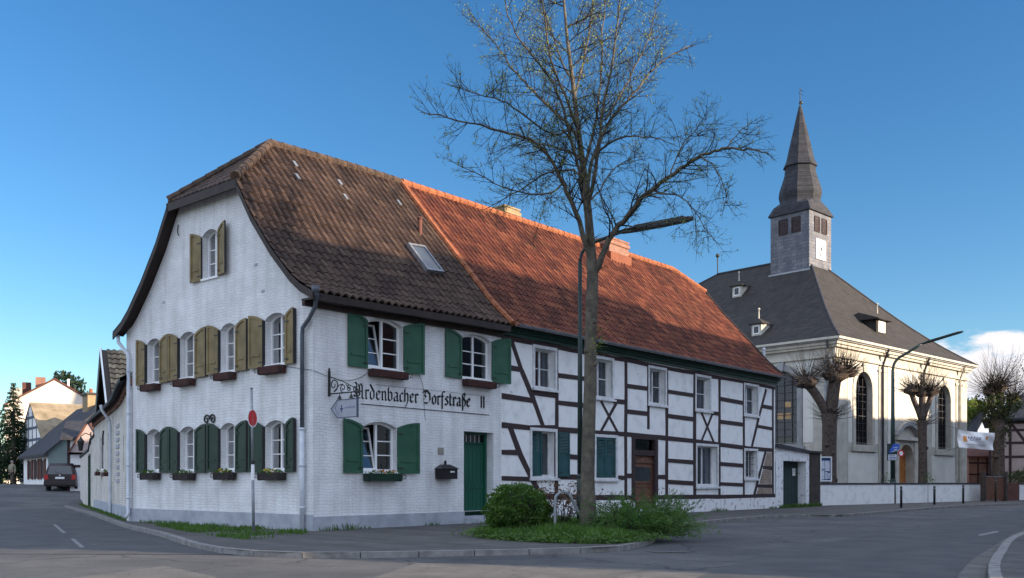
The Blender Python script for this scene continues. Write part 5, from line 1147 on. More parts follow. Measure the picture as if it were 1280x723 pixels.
for a, b in zip(topc[:-1], topc[1:]):
    q = [(a[0], .35, a[1]), (b[0], .35, b[1]), (b[0], -3.5, b[1] + 1.9), (a[0], -3.5, a[1] + 1.9)]; mb.face(q); mb.face([(p[0], p[1], p[2] - .12) for p in q]); mb.face([q[0], q[1], (q[1][0], .35, q[1][2] - .12), (q[0][0], .35, q[0][2] - .12)])
mb.build('roof', 'darkroof', an_)
for i, (k, z0, z1) in enumerate(slits):
    q = SW_[i]; W_ = MB(); W_.ring(rect(k - q, k + q, z0, z1), rect(k - q + .06, k + q - .06, z0 + .07, z1 - .07), AM, .03, .09); WO = W_.build('window', 'frame', an_); g = MB(); g.prism(rect(k - q + .06, k + q - .06, z0 + .07, z1 - .07), AM, .06, .065); g.build('pane', 'glass', WO)
    for j, kk in enumerate((k,)):
        loc = (A0[0] + SD[0] * kk - SN[0] * -.16, A0[1] + SD[1] * kk - SN[1] * -.16, z0 - .06)
        wb = thing('window_box', 'small dark red window box under the ' + ('farther' if i == 0 else 'nearer') + ' narrow window of the annex', 'window box', loc, AR, 'window boxes under the annex windows')
        MB().box(-.42, .42, -.09, .09, -.16, .0).build('trough', 'trough', wb, bevel=.02); lm = MB(); leaves(lm, (0, 0, .05), .4, .08, .07, 50, .03); lm.build('plants', 'box', wb)
mb = MB(); mb.prism(rect(ks - .10, ks + .10, 1.55, 2.75), AM, .14, .18); mb.build('slit_shutter', 'timber', an_)
kp = aq(141, 560)[0]; mb = MB(); mb.tube([(kp, .42, 4.05), (kp, .36, 3.85), (kp, .10, 3.45), (kp, .09, 3.2), (kp, .09, .05)], .055, 8); mb.build('downpipe', 'pipewhite', an_)
kv = aq(147.5, 560)[0]; mb = MB()
for i in range(9): mb.box(kv - .5, kv + .5, .002, .03, 1.2 + i * .24, 1.32 + i * .24)
mb.build('vent_bricks', 'plinth', an_)
ka, za = aq(130, 548); mb = MB(); mb.tube([(ka - .05, .03, za + .3), (ka + .08, .04, za + .05), (ka - .02, .04, za - .28)], .03, 6); mb.build('wall_anchor', 'iron', an_)
# garden wall with its door
gw_ = thing('side_wall', 'cream garden wall with a dark door beyond the annex in the side street', 'wall', (A0[0] + SD[0] * AK, A0[1] + SD[1] * AK, 0), AR)
gk = aq(112.2, 580)[0] - AK
mb = MB(); sheet(mb, [(0, -.1), (gk - .55, -.1), (gk - .55, 2.5), (gk + .55, 2.5), (gk + .55, -.1), (10.5, -.1), (10.5, 2.55), (gk + .56, 2.75), (gk - .56, 3.2), (0, 3.3)], [], AM, 0, 0); mb.box(10.45, 10.5, -.35, -.001, -.1, 2.54); mb.build('wall', 'annex', gw_)
mb = MB(); mb.prism([(0, 3.3), (gk - .56, 3.2), (gk + .56, 2.75), (10.55, 2.55), (10.55, 2.65), (gk + .56, 2.85), (gk - .56, 3.3), (0, 3.4)], AM, -.06, .40); mb.build('coping', 'darkroof', gw_)
mb = MB(); mb.prism(rect(gk - .55, gk + .55, -.1, 2.5), AM, .10, .16); mb.build('door', 'timber', gw_)
mb = MB(); mb.ring(rect(gk - .62, gk + .62, -.1, 2.58), rect(gk - .54, gk + .54, -.2, 2.5), AM, -.04, .12); mb.build('door_frame', 'cornice', gw_)
lk = gk - .9; wl = thing('wall_lantern', 'black lantern on a bracket above the dark door in the side street wall', 'lantern', (A0[0] + SD[0] * (AK + lk) + SN[0] * .45, A0[1] + SD[1] * (AK + lk) + SN[1] * .45, 2.7), AR)
mb = MB(); mb.tube([(0, -.45, .75), (0, -.2, .85), (0, 0, .7)], .025, 6); mb.tube([(0, -.44, .3), (0, -.44, .9)], .03, 6); mb.build('bracket', 'iron', wl); mb = MB(); mb.lathe([(.09, 0), (.17, .42), (.19, .44), (.05, .62), (.02, .7)], (0, 0, 0), 6); mb.build('lantern_body', 'iron', wl); MB().lathe([(.08, .05), (.15, .40)], (0, 0, 0), 6).build('glass', 'frame', wl)
# gabled house behind the annex
gzp = hit(125.5, 436, (A0[0] + SN[0] * -.1, A0[1] + SN[1] * -.1), SD); k0, k1 = gzp[0] - 4.6, gzp[0] + 4.6; org = (A0[0] + SD[0] * k1 + SN[0] * -.95, A0[1] + SD[1] * k1 + SN[1] * -.95)
gh_ = house_box('gabled_house', 'half timbered gabled house with old brown pantiles rising behind the annex', org, AR - math.pi, k1 - k0, 9, -.1, 2.9, gzp[1] - .25, 'render', 'fascia', over=.3, over_front=.85)
w = k1 - k0; ez, rz = 2.9, gzp[1] - .25
zl = lambda a: ez + (rz - ez) * (1 - abs(a - w / 2) / (w / 2)); segs = []
for z in (3.6, 4.6, 5.6): dx = (z - ez) / (rz - ez) * w / 2; segs.append(((dx, z), (w - dx, z)))
for a in (2.2, 3.9, 5.3, 6.9, 8.6): segs.append(((a, 2.0), (a, zl(a) - .1)))
timber_on(gh_, FR, segs)
mb = MB(); rows, cols = 17, 40
for side in (1,):
    for r_ in range(rows):
        t0, t1 = r_ / rows, (r_ + 1) / rows; lo, hi = [], []
        for c in range(cols * 4 + 1):
            y = -.6 + 9.9 * c / (cols * 4); h = .03 * math.sin(c * math.pi / 2)
            X = lambda t: w + .45 - (w / 2 + .45) * t; Z = lambda t: ez - .27 + (rz - ez + .27) * t + .24
            lo.append((X(t0), y, Z(t0) + h + .045)); hi.append((X(t1), y, Z(t1) + h))
        for c in range(cols * 4): mb.face([lo[c], lo[c + 1], hi[c + 1], hi[c]], [(c // 4 + .5, r_ + .5)] * 4)
mb.build('tiles', 'btile', gh_)
mb = MB(); mb.prism([(-.42, ez - .15), (w / 2, rz + .27), (w / 2, rz - .55), (-.1, ez - .75)], FR, -.88, -.80); mb.build('barge_board', 'fascia', gh_)
mb = MB(); mb.prism([(w + .4, ez - .1), (w / 2, rz + .28), (w / 2, rz + .12), (w + .4, ez - .28)], FR, -.88, -.82); mb.build('verge_board', 'frame', gh_)
# far houses
d2 = (-.62, .785); near = (-.5056 * 70, 70.0); o_ = (near[0] + 7.9 * d2[0], near[1] + 7.9 * d2[1])
t = house_box('timbered_cottage', 'small blue white timbered cottage with a sunlit tan tiled roof, left in the side street', o_, R(-51.7), 7.9, 11, .6, 4.5, 7.3, 'render', 'btile', over_front=.05)
segs = [((0, z), (7.9, z)) for z in (1.3, 2.5, 3.6, 4.5)] + [((dx, 4.5 + dx * .709), (7.9 - dx, 4.5 + dx * .709)) for dx in (1.3, 2.5)] + [((a, 1.2), (a, 4.5 + min(a, 7.9 - a) * .68)) for a in (.1, 1.7, 3.3, 4.7, 6.2, 7.8)]
timber_on(t, FR, segs, .2, 'signedge')
t = house_box('street_house', 'low white house with dark shutters, grey green gable and dark roof in the side street', (-30.9, 62), R(36.9), 7.4, 9.0, .4, 3.2, 6.6, 'greyteal', 'darkroof')
mb = MB(); mb.face([(-.01, 0, .4), (-.01, 9, .4), (-.01, 9, 3.2), (-.01, 0, 3.2)]); mb.build('street_wall', 'render', t)
for a in (1.2, 3.4, 5.8):
    g = MB(); g.box(-.06, -.02, a, a + .8, 1.5, 2.7); W_ = g.build('window', 'room', t)
    for b in (a - .5, a + .85): g = MB(); g.box(-.10, -.03, b, b + .45, 1.4, 2.8); g.build('shutter', 'redroof', t)
mb = MB(); mb.box(3.1, 5.7, 3, 4.6, 5.8, 7.45); mb.build('chimney', 'tanchim', t); mb = MB(); mb.box(3.0, 5.8, 2.9, 4.7, 7.45, 7.6); mb.build('chimney_cap', 'fascia', t)
for x in (3.5, 4.5, 5.3): MB().lathe([(.14, 0), (.11, .35)], (x, 3.8, 7.6), 8).build('chimney_pot', 'otile', t)
p = at(88, 600, 57.5); t = house_box('timbered_barn', 'white timbered wing with pinkish gable seen just above the parked van', (p.x - .2, p.y), R(20), 5.5, 6, .3, 3.9, 5.0, 'render', 'darkroof', along='x')
timber_on(t, FR, [((0, 3.0), (5.5, 3.0)), ((0, 2.2), (5.5, 2.2)), ((.08, .3), (.08, 3.9)), ((1.3, .3), (1.3, 3.9)), ((3.2, .3), (3.2, 3.9))], .16)
mb = MB(); mb.prism([(.2, 3.05), (2.3, 3.05), (1.25, 4.9)], FR, -.5, .0); mb.build('dormer_gable', 'pink', t); mb = MB(); mb.prism([(.05, 2.95), (.2, 3.05), (1.25, 4.9), (2.3, 3.05), (2.45, 2.95), (1.25, 5.1)], FR, -.6, .0); mb.build('dormer_verge', 'redroof', t)
t = house_box('cream_house', 'tall cream house with blank sunlit gable and brick chimney, far end of side street', (-50.8, 93.2), R(23.6), 9.0, 14, .8, 8.9, 11.66, 'cream', 'redroof', over=.15)
mb = MB(); mb.box(2.6, 3.5, 2.2, 3.0, 9.6, 12.1); mb.build('chimney', 'brickred', t); mb = MB(); mb.box(1.3, 2.1, 3.2, 4.0, 9, 11.6); mb.build('chimney', 'redroof', t); MB().lathe([(.13, 0), (.10, .9)], (5.6, 4, 11.3), 8).build('chimney_pot', 'frame', t)
p = at(6, 600, 104); t = house_box('rear_house', 'far house with dark red roof beside the cream gable, behind the fir', (p.x, p.y), R(15), 9, 9, .8, 7.9, 10.6, 'pink', 'redroof', along='x', over=.1)
mb = MB(); mb.box(.0, 1.1, 2.5, 3.5, 8, 12.0); mb.build('chimney', 'stonepale', t)
def pink_house(name, label, loc, phi, w, L, zb, ez, rz, wall, roof, **k):
    t = house_box(name, label, loc, phi, w, L, zb, 6.0, 6.05, wall, roof, **k)
    mb = MB(); q = [(-.5, -.5, 6.1), (w + .5, -.5, 6.1), (w + .5, L + .5, 6.1), (-.5, L + .5, 6.1)]; a, b_ = (4.6, L / 2, rz), (w - 4, L / 2, rz)
    mb.face([q[0], q[1], b_, a]); mb.face([q[1], q[2], b_]); mb.face([q[2], q[3], a, b_]); mb.face([q[3], q[0], a]); mb.build('hipped_roof', 'darkroof', t); return t
# right background: pink timbered house, pale blue house, brown shed
b = at(1236, 600, 74)
t = pink_house('pink_timbered_house', 'pinkish half timbered house with brown roof at the right edge behind the pollard', (b.x, b.y), R(-28), 14, 10, -.1, 6.8, 10.2, 'pink', 'darkroof', along='x', over=.5, wins=[('F', 4.0, 5.6, 1.2, 2.6, 'glass'), ('F', 8, 9.6, 1.2, 2.6, 'glass'), ('F', 8, 9.4, 3.7, 4.9, 'glass')])
timber_on(t, FR, [((0, z), (14, z)) for z in (3.2, 5.3, 5.9)] + [((1.2, 4.3), (5, 4.3))] + [((a, -.1), (a, 5.95)) for a in (.1, 1.5, 6.5, 10.5)] + [((4.3, 4.3), (4.3, 5.9)), ((1.6, 5.8), (3.3, 3.2)), ((7, 3.3), (8, 6.5))], .2)
b = at(1222, 600, 88); t = house_box('blue_white_house', 'pale blue white gable behind the church banner', (b.x, b.y), R(8), 2.6, 8, -.1, 6.2, 8.4, 'bluewhite', 'darkroof', over=.15); mb = MB(); mb.box(1.3, 1.8, -.06, 0, 4.9, 5.3); mb.build('wall_anchor', 'iron', t)
b = at(1211, 600, 82); t = house_box('brown_house', 'low brown timbered house with dark roof between church and banner', (b.x, b.y), R(10), 3.0, 8, -.1, 3.4, 5.2, 'brickred', 'redroof', along='x', over=.2); timber_on(t, FR, [((0, 2.9), (3, 2.9)), ((0, 1.9), (3, 1.9)), ((.9, 0), (.9, 3.4)), ((1.8, 0), (1.8, 3.4))], .14)
b = at(1216, 600, 96); t = house_box('slatted_house', 'far house with dark slatted gable rising behind the pale blue gable', (b.x, b.y), R(8), 1.9, 8, -.1, 9.3, 9.9, 'redroof', 'darkroof', along='x', over=.1)
for i in range(5): mb = MB(); mb.box(.4, 1.5, -.05, 0, 8.8 - i * .40, 8.95 - i * .40); mb.build('slat', 'orange', t)

# ---------------------------------------------------------------- the other side of the street (throws the evening shade over the fronts)
B0 = (17.3, 10.25); kk = 0
spec = [(11, 8.6, 15.0, 'brickred', 'darkroof', 'red brick'), (12, 8.8, 15.6, 'cream', 'redroof', 'cream rendered'), (12, 8.4, 14.9, 'render', 'darkroof', 'white plastered'), (13, 7.6, 13.7, 'brickred', 'redroof', 'tall red brick'), (14, 7.2, 12.6, 'greyteal', 'darkroof', 'grey green'), (14, 7.2, 12.6, 'pink', 'redroof', 'pinkish'), (14, 7.0, 12.4, 'cream', 'darkroof', 'pale cream')]
for i, (L_, e_, r_, wm_, rm_, nm_) in enumerate(spec):
    # local x runs back along the street towards the camera side, front faces the white house
    s0 = kk + L_; o_ = (B0[0] + U[0] * s0, B0[1] + U[1] * s0)
    ws = []
    for f in range(2):
        for c in range(int(L_ / 2.6)): ws.append(('F', .9 + c * 2.6, 2.0 + c * 2.6, 1.1 + 3.1 * f, 2.7 + 3.1 * f, 'glass'))
    house_box('terrace_house', nm_ + ' house of the row across the street, number ' + ['one', 'two', 'three', 'four', 'five', 'six', 'seven'][i] + ' from the crossing', o_, A49 - math.pi, L_ - .05, 10, -.1, e_, r_, wm_, rm_, 'houses across the street', along='x', wins=ws)
    kk += L_

# ---------------------------------------------------------------- street furniture
sp = gp(317, 668); t = thing('traffic_sign', 'grey steel pole with a round red sign on the grass by the gable', 'traffic sign', (sp[0], sp[1], 0), 0)
lean = -.035; zt = CH + (HY - 486) / F * 21.6
mb = MB(); mb.tube([(0, 0, -.02), (lean * .7, 0, 1.6)], .034, 10); mb.build('lower_pole', 'galv', t, smooth=True); mb = MB(); mb.tube([(lean * .7, 0, 1.6), (lean * 1.4, 0, zt)], .028, 10); mb.tube([(lean * 1.4, 0, zt), (lean * 1.4, 0, zt + .02)], .034, 10); mb.build('upper_pole', 'galv', t, smooth=True)
mb = MB(); zz = CH + (HY - 592) / F * 21.6; mb.tube([(lean * .5, 0, 1.25), (lean * .5, 0, 1.62)], .040, 10); mb.build('sticker', 'white', t); mb = MB(); mb.tube([(lean * .5, 0, 1.62), (lean * .5, 0, 1.70)], .044, 10); mb.build('clamp', 'iron', t)
zz = CH + (HY - 523) / F * 21.6; nrm = Vector((math.sin(R(75)), -math.cos(R(75)), 0)); sx_ = Vector((nrm.y, -nrm.x, 0)) * -1
def disc(r, off, th_):
    mb = MB(); c = Vector((lean * 1.2 - .02, 0, zz)) + nrm * off; P_ = [c + (sx_ * math.cos(k * math.pi / 16) + Vector((0, 0, 1)) * math.sin(k * math.pi / 16)) * r for k in range(32)]; Q_ = [p + nrm * th_ for p in P_]
    mb.face(P_); mb.face(Q_[::-1]); [mb.face([P_[k], P_[(k + 1) % 32], Q_[(k + 1) % 32], Q_[k]]) for k in range(32)]; return mb
D_ = disc(.215, .04, .004).build('sign_rim', 'white', t); disc(.185, .0445, .003).build('sign_face', 'red', D_)

def street_lamp(name, label, base, zt, arm, tilt, r0, px_arm, m='lamp', bend=.9, L=2.0):
    """arm: horizontal vector of the bracket; zt: height of the pole's top"""
    t = thing(name, label, 'street lamp', (base[0], base[1], 0), 0); d = Vector((arm[0], arm[1], 0)); n = d.normalized(); La = d.length
    mb = MB(); mb.tube([(0, 0, -.05), (0, 0, 1.3)], [r0 * 1.25, r0 * 1.25], 14); mb.tube([(0, 0, 1.3), (0, 0, 1.4)], [r0 * 1.25, r0], 14); mb.tube([(0, 0, 1.4), (0, 0, zt - bend)], [r0, r0 * .72], 14); mb.build('pole', m, t, smooth=True)
    pts = [Vector((0, 0, zt - bend))] + [n * bend * .9 * (1 - math.cos(a)) + Vector((0, 0, zt - bend + bend * .9 * math.sin(a))) for a in (R(25), R(50), R(70))]
    e = n * (La - L) + Vector((0, 0, zt + tilt * (La - L))); pts.append(e); mb = MB(); mb.tube(smoothline([tuple(p) for p in pts], 3), r0 * .6, 10); mb.build('arm', m, t, smooth=True)
    dd = (n + Vector((0, 0, tilt))).normalized(); s_ = Vector((-n.y, n.x, 0)); u_ = dd.cross(s_) * -1
    hb = MB(); secs = [(0, .04, .04), (.06, .07, .05), (.25, .10, .06), (.9, .12, .068), (L - .12, .11, .06), (L, .07, .03)]; prev = None
    for q, w, h in secs:
        c = e + dd * q; ring_ = [hb.add(c + s_ * a * w + u_ * b_ * h) for a, b_ in ((-1, -.6), (-.8, .5), (-.3, 1), (.3, 1), (.8, .5), (1, -.6), (.7, -1), (-.7, -1))]
        if prev: [hb.f.append([prev[k], prev[(k + 1) % 8], ring_[(k + 1) % 8], ring_[k]]) for k in range(8)]
        else: hb.f.append(ring_[::-1])
        prev = ring_
    hb.f.append(prev); H_ = hb.build('lamp_head', 'lampgrey' if L < 2 else m, t)
    c = MB(); p, q = e + dd * .3 - u_ * .072, e + dd * (L - .2) - u_ * .072; c.face([p - s_ * .09, q - s_ * .09, q + s_ * .09, p + s_ * .09]); c.face([p - s_ * .09 - u_ * .01, q - s_ * .09 - u_ * .01, q + s_ * .09 - u_ * .01, p + s_ * .09 - u_ * .01]); c.build('lamp_glass', 'frame', H_)
    return t
L1 = at(725, 600, 21.3); zt1 = at(725, 300, 21.3)[2]; e1 = at(868, 273, 21.0)
arm1 = Vector((e1.x - L1.x, e1.y - L1.y)); street_lamp('street_lamp', 'tall dark lamp post beside the bare tree, long lamp head over the roof', (L1.x, L1.y), zt1, arm1, (e1.z - zt1) / arm1.length, .062, 0, L=1.65, bend=.5)
YL = 53.0; L2_ = at(1116, 600, YL); zt2 = at(1116, 441, YL)[2]; e2 = at(1206, 414, YL - 1.5); arm2 = Vector((e2.x - L2_.x, e2.y - L2_.y))
lp2 = street_lamp('street_lamp', 'tall street lamp with curved arm and road signs in front of the church', (L2_.x, L2_.y), zt2, arm2, (e2.z - zt2) / arm2.length, .13, 0, L=2.2, bend=1.0)
# signs fixed on that lamp post
t = thing('road_signs', 'cluster of blue and pale road signs mounted on the lamp post before the church', 'road signs', (L2_.x, L2_.y, 0), R(-8))
def sgz(py): return at(0, py, YL)[2]
mb = MB(); mb.prism(rect(-.36, .20, sgz(576), sgz(555)), FR, -.19, -.17); mb.build('back_panel', 'lamp', t)
mb = MB(); mb.prism(rect(-.30, .16, sgz(575.5), sgz(568.5)), FR, -.21, -.195); mb.build('sign_panel', 'poster', t)
mb = MB(); mb.prism([(-.26, sgz(567)), (.26, sgz(563)), (.34, sgz(556)), (.02, sgz(555)), (-.2, sgz(562))], FR, -.225, -.2); BP = mb.build('sign_panel', 'blue', t)
mb = MB(); mb.prism([(-.12, sgz(565.5)), (.2, sgz(563.5)), (.2, sgz(562.9)), (-.12, sgz(564.9))], FR, -.232, -.226); mb.prism([(-.02, sgz(560.5)), (.22, sgz(559.5)), (.22, sgz(558.9)), (-.02, sgz(559.9))], FR, -.2325, -.2265); mb.prism([(.0, sgz(563)), (.18, sgz(562)), (.18, sgz(561.4)), (.0, sgz(562.4))], FR, -.2328, -.2268); mb.build('sign_text', 'white', t)
mb = MB()
for k, (a, w_) in enumerate(((-.26, .34), (-.26, .38), (-.24, .3))): mb.prism(rect(a, a + w_, sgz(574.5 - k * 2), sgz(573.7 - k * 2)), FR, -.214 - .0005 * k, -.2105)
mb.build('sign_text', 'blueprint', t)
mb = MB(); mb.lathe([(.20, -.01), (.20, .01)], (0, 0, 0), 24); RD = mb.build('round_sign', 'red', t); RD.rotation_euler = (R(90), 0, R(25)); RD.location = (.42, -.1, sgz(567))
mb = MB(); mb.lathe([(.13, .011), (.13, .016)], (0, 0, 0), 24); mb.build('round_sign_face', 'white', RD)
# bollards
for i, (px, py, pt, w, lab) in enumerate(((1126.5, 635, 608, .055, 'dark slim bollard nearest to the lamp post with the road signs'), (1168, 631, 607.5, .06, 'dark slim bollard on the pavement, middle one in front of the white wall'), (1204, 629.5, 606.5, .06, 'dark slim bollard near the right end of the low white wall'), (1244.5, 627.5, 598, .05, 'thin tall dark post in front of the wooden churchyard gate'))):
    p = gp(px, py); h = at(0, pt, p[1])[2]; t = thing('bollard', lab, 'bollard', (p[0], p[1], 0), 0, 'bollards along the church pavement')
    mb = MB(); mb.tube([(0, 0, -.05), (0, 0, h - .03), (0, 0, h)], [w, w, w * .6], 12); mb.build('post', 'iron', t, smooth=True); mb = MB(); mb.tube([(0, 0, h - .16), (0, 0, h - .12)], w * 1.08, 12); mb.build('band', 'zinc', t)
# wooden yard gate by the church
p, q = gp(1229, 627.0), gp(1256, 626.4); L_ = math.dist(p, q); t = thing('churchyard_gate', 'dark wooden double gate between two posts right of the low white wall', 'gate', (p[0], p[1], 0), math.atan2(q[1] - p[1], q[0] - p[0]))
zt = 1.55
for s0, s1 in ((.15, L_ / 2 - .02), (L_ / 2 + .02, L_ - .15)):
    mb = MB(); n = 7
    for i in range(n): a = s0 + (s1 - s0) * i / n; mb.box(a, a + (s1 - s0) / n - .015, -.02, .02, .08, zt - .12 + .1 * math.sin(i / n * 3))
    mb.box(s0, s1, .021, .05, .3, .42); mb.box(s0, s1, .021, .05, 1.1, 1.22); mb.build('leaf', 'brownwood', t)
for x in (0, L_): MB().box(x - .14, x + .14, -.12, .12, -.05, 1.9).build('post', 'pillar', t, bevel=.02)
MB().box(.1, L_ - .1, -.05, .05, zt - .02, zt + .04).build('top_rail', 'zinc', t)
p = gp(1257, 626); t = tag(MB().box(0, .75 * 2.4, 0, .4, -.1, 1.15).build('brick_pier', 'redroof', bevel=.02), 'dark red brick pier between the wooden gate and the right white wall', 'pier'); t.location = (p[0], p[1], 0); t.rotation_euler = (0, 0, R(35))
# banner between the corner of the church and the ivy-clad pollard
YB = 62.5; c0, c1, c2, c3 = at(1198, 537, YB), at(1243, 541.5, YB), at(1242, 563, YB), at(1197.5, 559.5, YB)
mb = MB(); n, m_ = 24, 12; base = []
for j in range(m_ + 1):
    for i in range(n + 1):
        u_, v_ = i / n, j / m_; P_ = c0.lerp(c1, u_).lerp(c3.lerp(c2, u_), v_); P_ = P_ + Vector((0, .10 * math.sin(5 * u_ + 4 * v_) + .04 * math.sin(14 * u_ - 9 * v_), -.05 * math.sin(math.pi * u_) * (1 - v_))); base.append(P_)
bo = Vector(c3); ids = [mb.add(P_ - bo) for P_ in base]
for j in range(m_):
    for i in range(n): a = j * (n + 1) + i; mb.f.append([ids[a], ids[a + 1], ids[a + n + 2], ids[a + n + 1]])
t = thing('banner', 'creased white cloth banner with small blue lettering hung beside the church corner', 'banner', tuple(c3)); CL_ = mb.build('cloth', 'white', t, smooth=True)
def bpt(u_, v_, off=-.03):
    P_ = c0.lerp(c1, u_).lerp(c3.lerp(c2, u_), v_); return P_ + Vector((0, .10 * math.sin(5 * u_ + 4 * v_) + .04 * math.sin(14 * u_ - 9 * v_) + off, -.05 * math.sin(math.pi * u_) * (1 - v_))) - bo
def bq(mb, u0, u1, v0, v1): mb.face([bpt(u0, v0), bpt(u1, v0), bpt(u1, v1), bpt(u0, v1)])
mb = MB(); bq(mb, .14, .24, .3, .62); mb.build('emblem', 'orange', CL_); mb = MB(); bq(mb, .76, .81, .22, .42); mb.build('emblem', 'orange', CL_)
mb = MB(); rr = random.Random(3)
for k in range(9): u_ = .28 + k * .038; h = .30 + .03 * (k % 2); bq(mb, u_, u_ + .014, h, h + .16); (bq(mb, u_ + .014, u_ + .028, h + .02 + .1 * (k % 2), h + .06 + .1 * (k % 2)))
for k in range(7): bq(mb, .30 + k * .035, .322 + k * .035, .52, .56)
for k in range(16): bq(mb, .2 + k * .036, .222 + k * .036, .76, .785)
mb.build('lettering', 'blueprint', CL_)
for a, b_ in ((c0, c0 + Vector((-.9, .2, .35))), (c1, c1 + Vector((.5, 0, .4))), (c2, c2 + Vector((.5, 0, -.2))), (c3, c3 + Vector((-.9, .2, -.3)))): mb = MB(); mb.tube([a - bo, b_ - bo], .012, 4); mb.build('cord', 'iron', t)
# steel hoop (bicycle stand) in the planting bed
YH = 20.5; hp1, hp2 = at(694, 655, YH), at(728, 655, YH + .2); ht = at(705, 615, YH)
t = thing('bicycle_hoop', 'bent galvanised steel hoop between the clipped bush and the bare tree', 'steel hoop', (hp1.x, hp1.y, 0))
pts = [Vector((0, 0, 0)), Vector((.0, 0, ht.z - .22)), Vector((.05, 0, ht.z - .07)), Vector((.18, 0, ht.z)), Vector((.30, .02, ht.z - .04)), Vector((.40, .03, ht.z - .22)), Vector((.62, .1, .35)), Vector((.72, .12, 0))]
mb = MB(); mb.tube(smoothline([tuple(p) for p in pts], 4), .036, 10); mb.build('tube', 'galv', t, smooth=True); mb = MB()
for p_ in ((0, 0, 0), (.72, .12, 0)): mb.tube([(p_[0], p_[1], .0), (p_[0], p_[1], .03)], .07, 10)
mb.build('foot_plate', 'galv', t)

# ---------------------------------------------------------------- van and walker in the side street
def gz(x, y): return gh(x, y) - .10
vx, vy = (75 - 640) / F * 57, 57.0; zv = gz(vx, vy)
t = thing('parked_van', 'dark wine red people carrier parked in the side street, seen from behind', 'van', (vx, vy, zv), R(14))
# local: x across, y forward (away from camera); rear at y=0
w, L, H_ = .90, 4.6, 1.75
def vring(y, k, zt, zb=.30, tuck=.16): return [(-w * .97, y, zb), (-w * 1.0, y, .62), (-w * .98, y, .98), (-(w - tuck), y, zt - .12), (-(w - tuck - .10), y, zt), ((w - tuck - .10), y, zt), ((w - tuck), y, zt - .12), (w * .98, y, .98), (w, y, .62), (w * .97, y, zb)]
secs = [(-.02, 1, .98), (.0, 1, 1.0), (.10, 1, 1.55), (.28, 1, 1.72), (1.4, 1, H_), (2.6, 1, 1.72), (3.2, 1, 1.50), (3.9, 1, 1.06), (4.5, 1, .82), (4.6, 1, .7)]
mb = MB(); prev = None
for y, k, zt in secs:
    r_ = vring(y, k, zt)
    if zt < 1.1: r_ = [(a, b, min(c, zt - (.06 if abs(a) > w * .9 and c > .7 else 0))) for a, b, c in r_]
    ids = [mb.add(p) for p in r_]
    if prev: [mb.f.append([prev[i], prev[(i + 1) % 10], ids[(i + 1) % 10], ids[i]]) for i in range(10)]
    else: mb.f.append(ids[::-1])
    prev = ids
mb.f.append(prev); BD = mb.build('body', 'car', t, bevel=.03)
mb = MB(); mb.prism([(-.70, 1.05), (.70, 1.05), (.60, 1.56), (-.60, 1.56)], lambda a, b, d: (a, (b - 1.0) * .17 - .03 + d, b), 0, .02); RW_ = mb.build('rear_window', 'carglass', BD)
mb = MB(); mb.tube([(0.1, -.03, 1.07), (-.3, -.015, 1.2)], .012, 5); mb.build('wiper', 'tyre', RW_)
for sx in (-1, 1):
    mb = MB(); mb.prism([(.55, 1.04), (1.35, 1.04), (1.35, 1.52), (.75, 1.52)], lambda a, b, d: (sx * (w - (b - 1.0) * .26 + .012 - d), a, b), 0, .01); mb.build('side_window', 'carglass', BD)
    mb = MB(); mb.prism([(1.45, 1.04), (2.5, 1.04), (2.4, 1.50), (1.45, 1.52)], lambda a, b, d: (sx * (w - (b - 1.0) * .26 + .012 - d), a, b), 0, .01); mb.build('side_window', 'carglass', BD)
    mb = MB(); mb.prism(rect(sx * .88 if sx < 0 else .66, -.66 if sx < 0 else .88, .72, 1.02), FR, -.05, .02); mb.build('tail_light', 'tail', BD)
    mb = MB(); mb.box(sx * 1.10 - .08, sx * 1.10 + .08, 2.9, 3.02, 1.0, 1.15); mb.build('wing_mirror', 'car', BD)
    for y in (.75, 3.65):
        mb = MB(); mb.tube([(sx * .72, y, .31), (sx * .90, y, .31)], .31, 20); WH = mb.build('wheel', 'tyre', BD); mb = MB(); mb.tube([(sx * .90, y, .31), (sx * .915, y, .31)], .20, 16); mb.build('rim', 'rim', WH)
mb = MB(); mb.box(-.90, .90, -.14, .02, .36, .62); mb.build('rear_bumper', 'car', BD, bevel=.03)
mb = MB(); mb.box(-.26, .26, -.06, -.03, .76, .88); PLT = mb.build('number_plate', 'plate', BD)
mb = MB(); mb.tube([(0, -.05, .98), (0, -.04, .98)], .06, 12); mb.build('badge', 'rim', BD)
# walker
px_, py_ = (15 - 640) / F * 70, 70.0; t = thing('person', 'man in a khaki jacket walking away down the middle of the side street', 'person', (px_, py_, gz(px_, py_)), R(-10))
def skin_mesh(name, m, V_, E_, Rr, parent, root=0):
    me = bpy.data.meshes.new(name); me.from_pydata(V_, E_, []); me.materials.append(M[m]); o = bpy.data.objects.new(name, me); COL.objects.link(o); o.parent = parent
    o.modifiers.new('skin', 'SKIN')
    if not me.skin_vertices: me.attributes.new('skin', 'FLOAT', 'POINT')
    for i, r_ in enumerate(Rr): me.skin_vertices[0].data[i].radius = (r_, r_) if not isinstance(r_, tuple) else r_
    me.skin_vertices[0].data[root].use_root = True
    s_ = o.modifiers.new('sub', 'SUBSURF'); s_.levels = 1; s_.render_levels = 1; return o
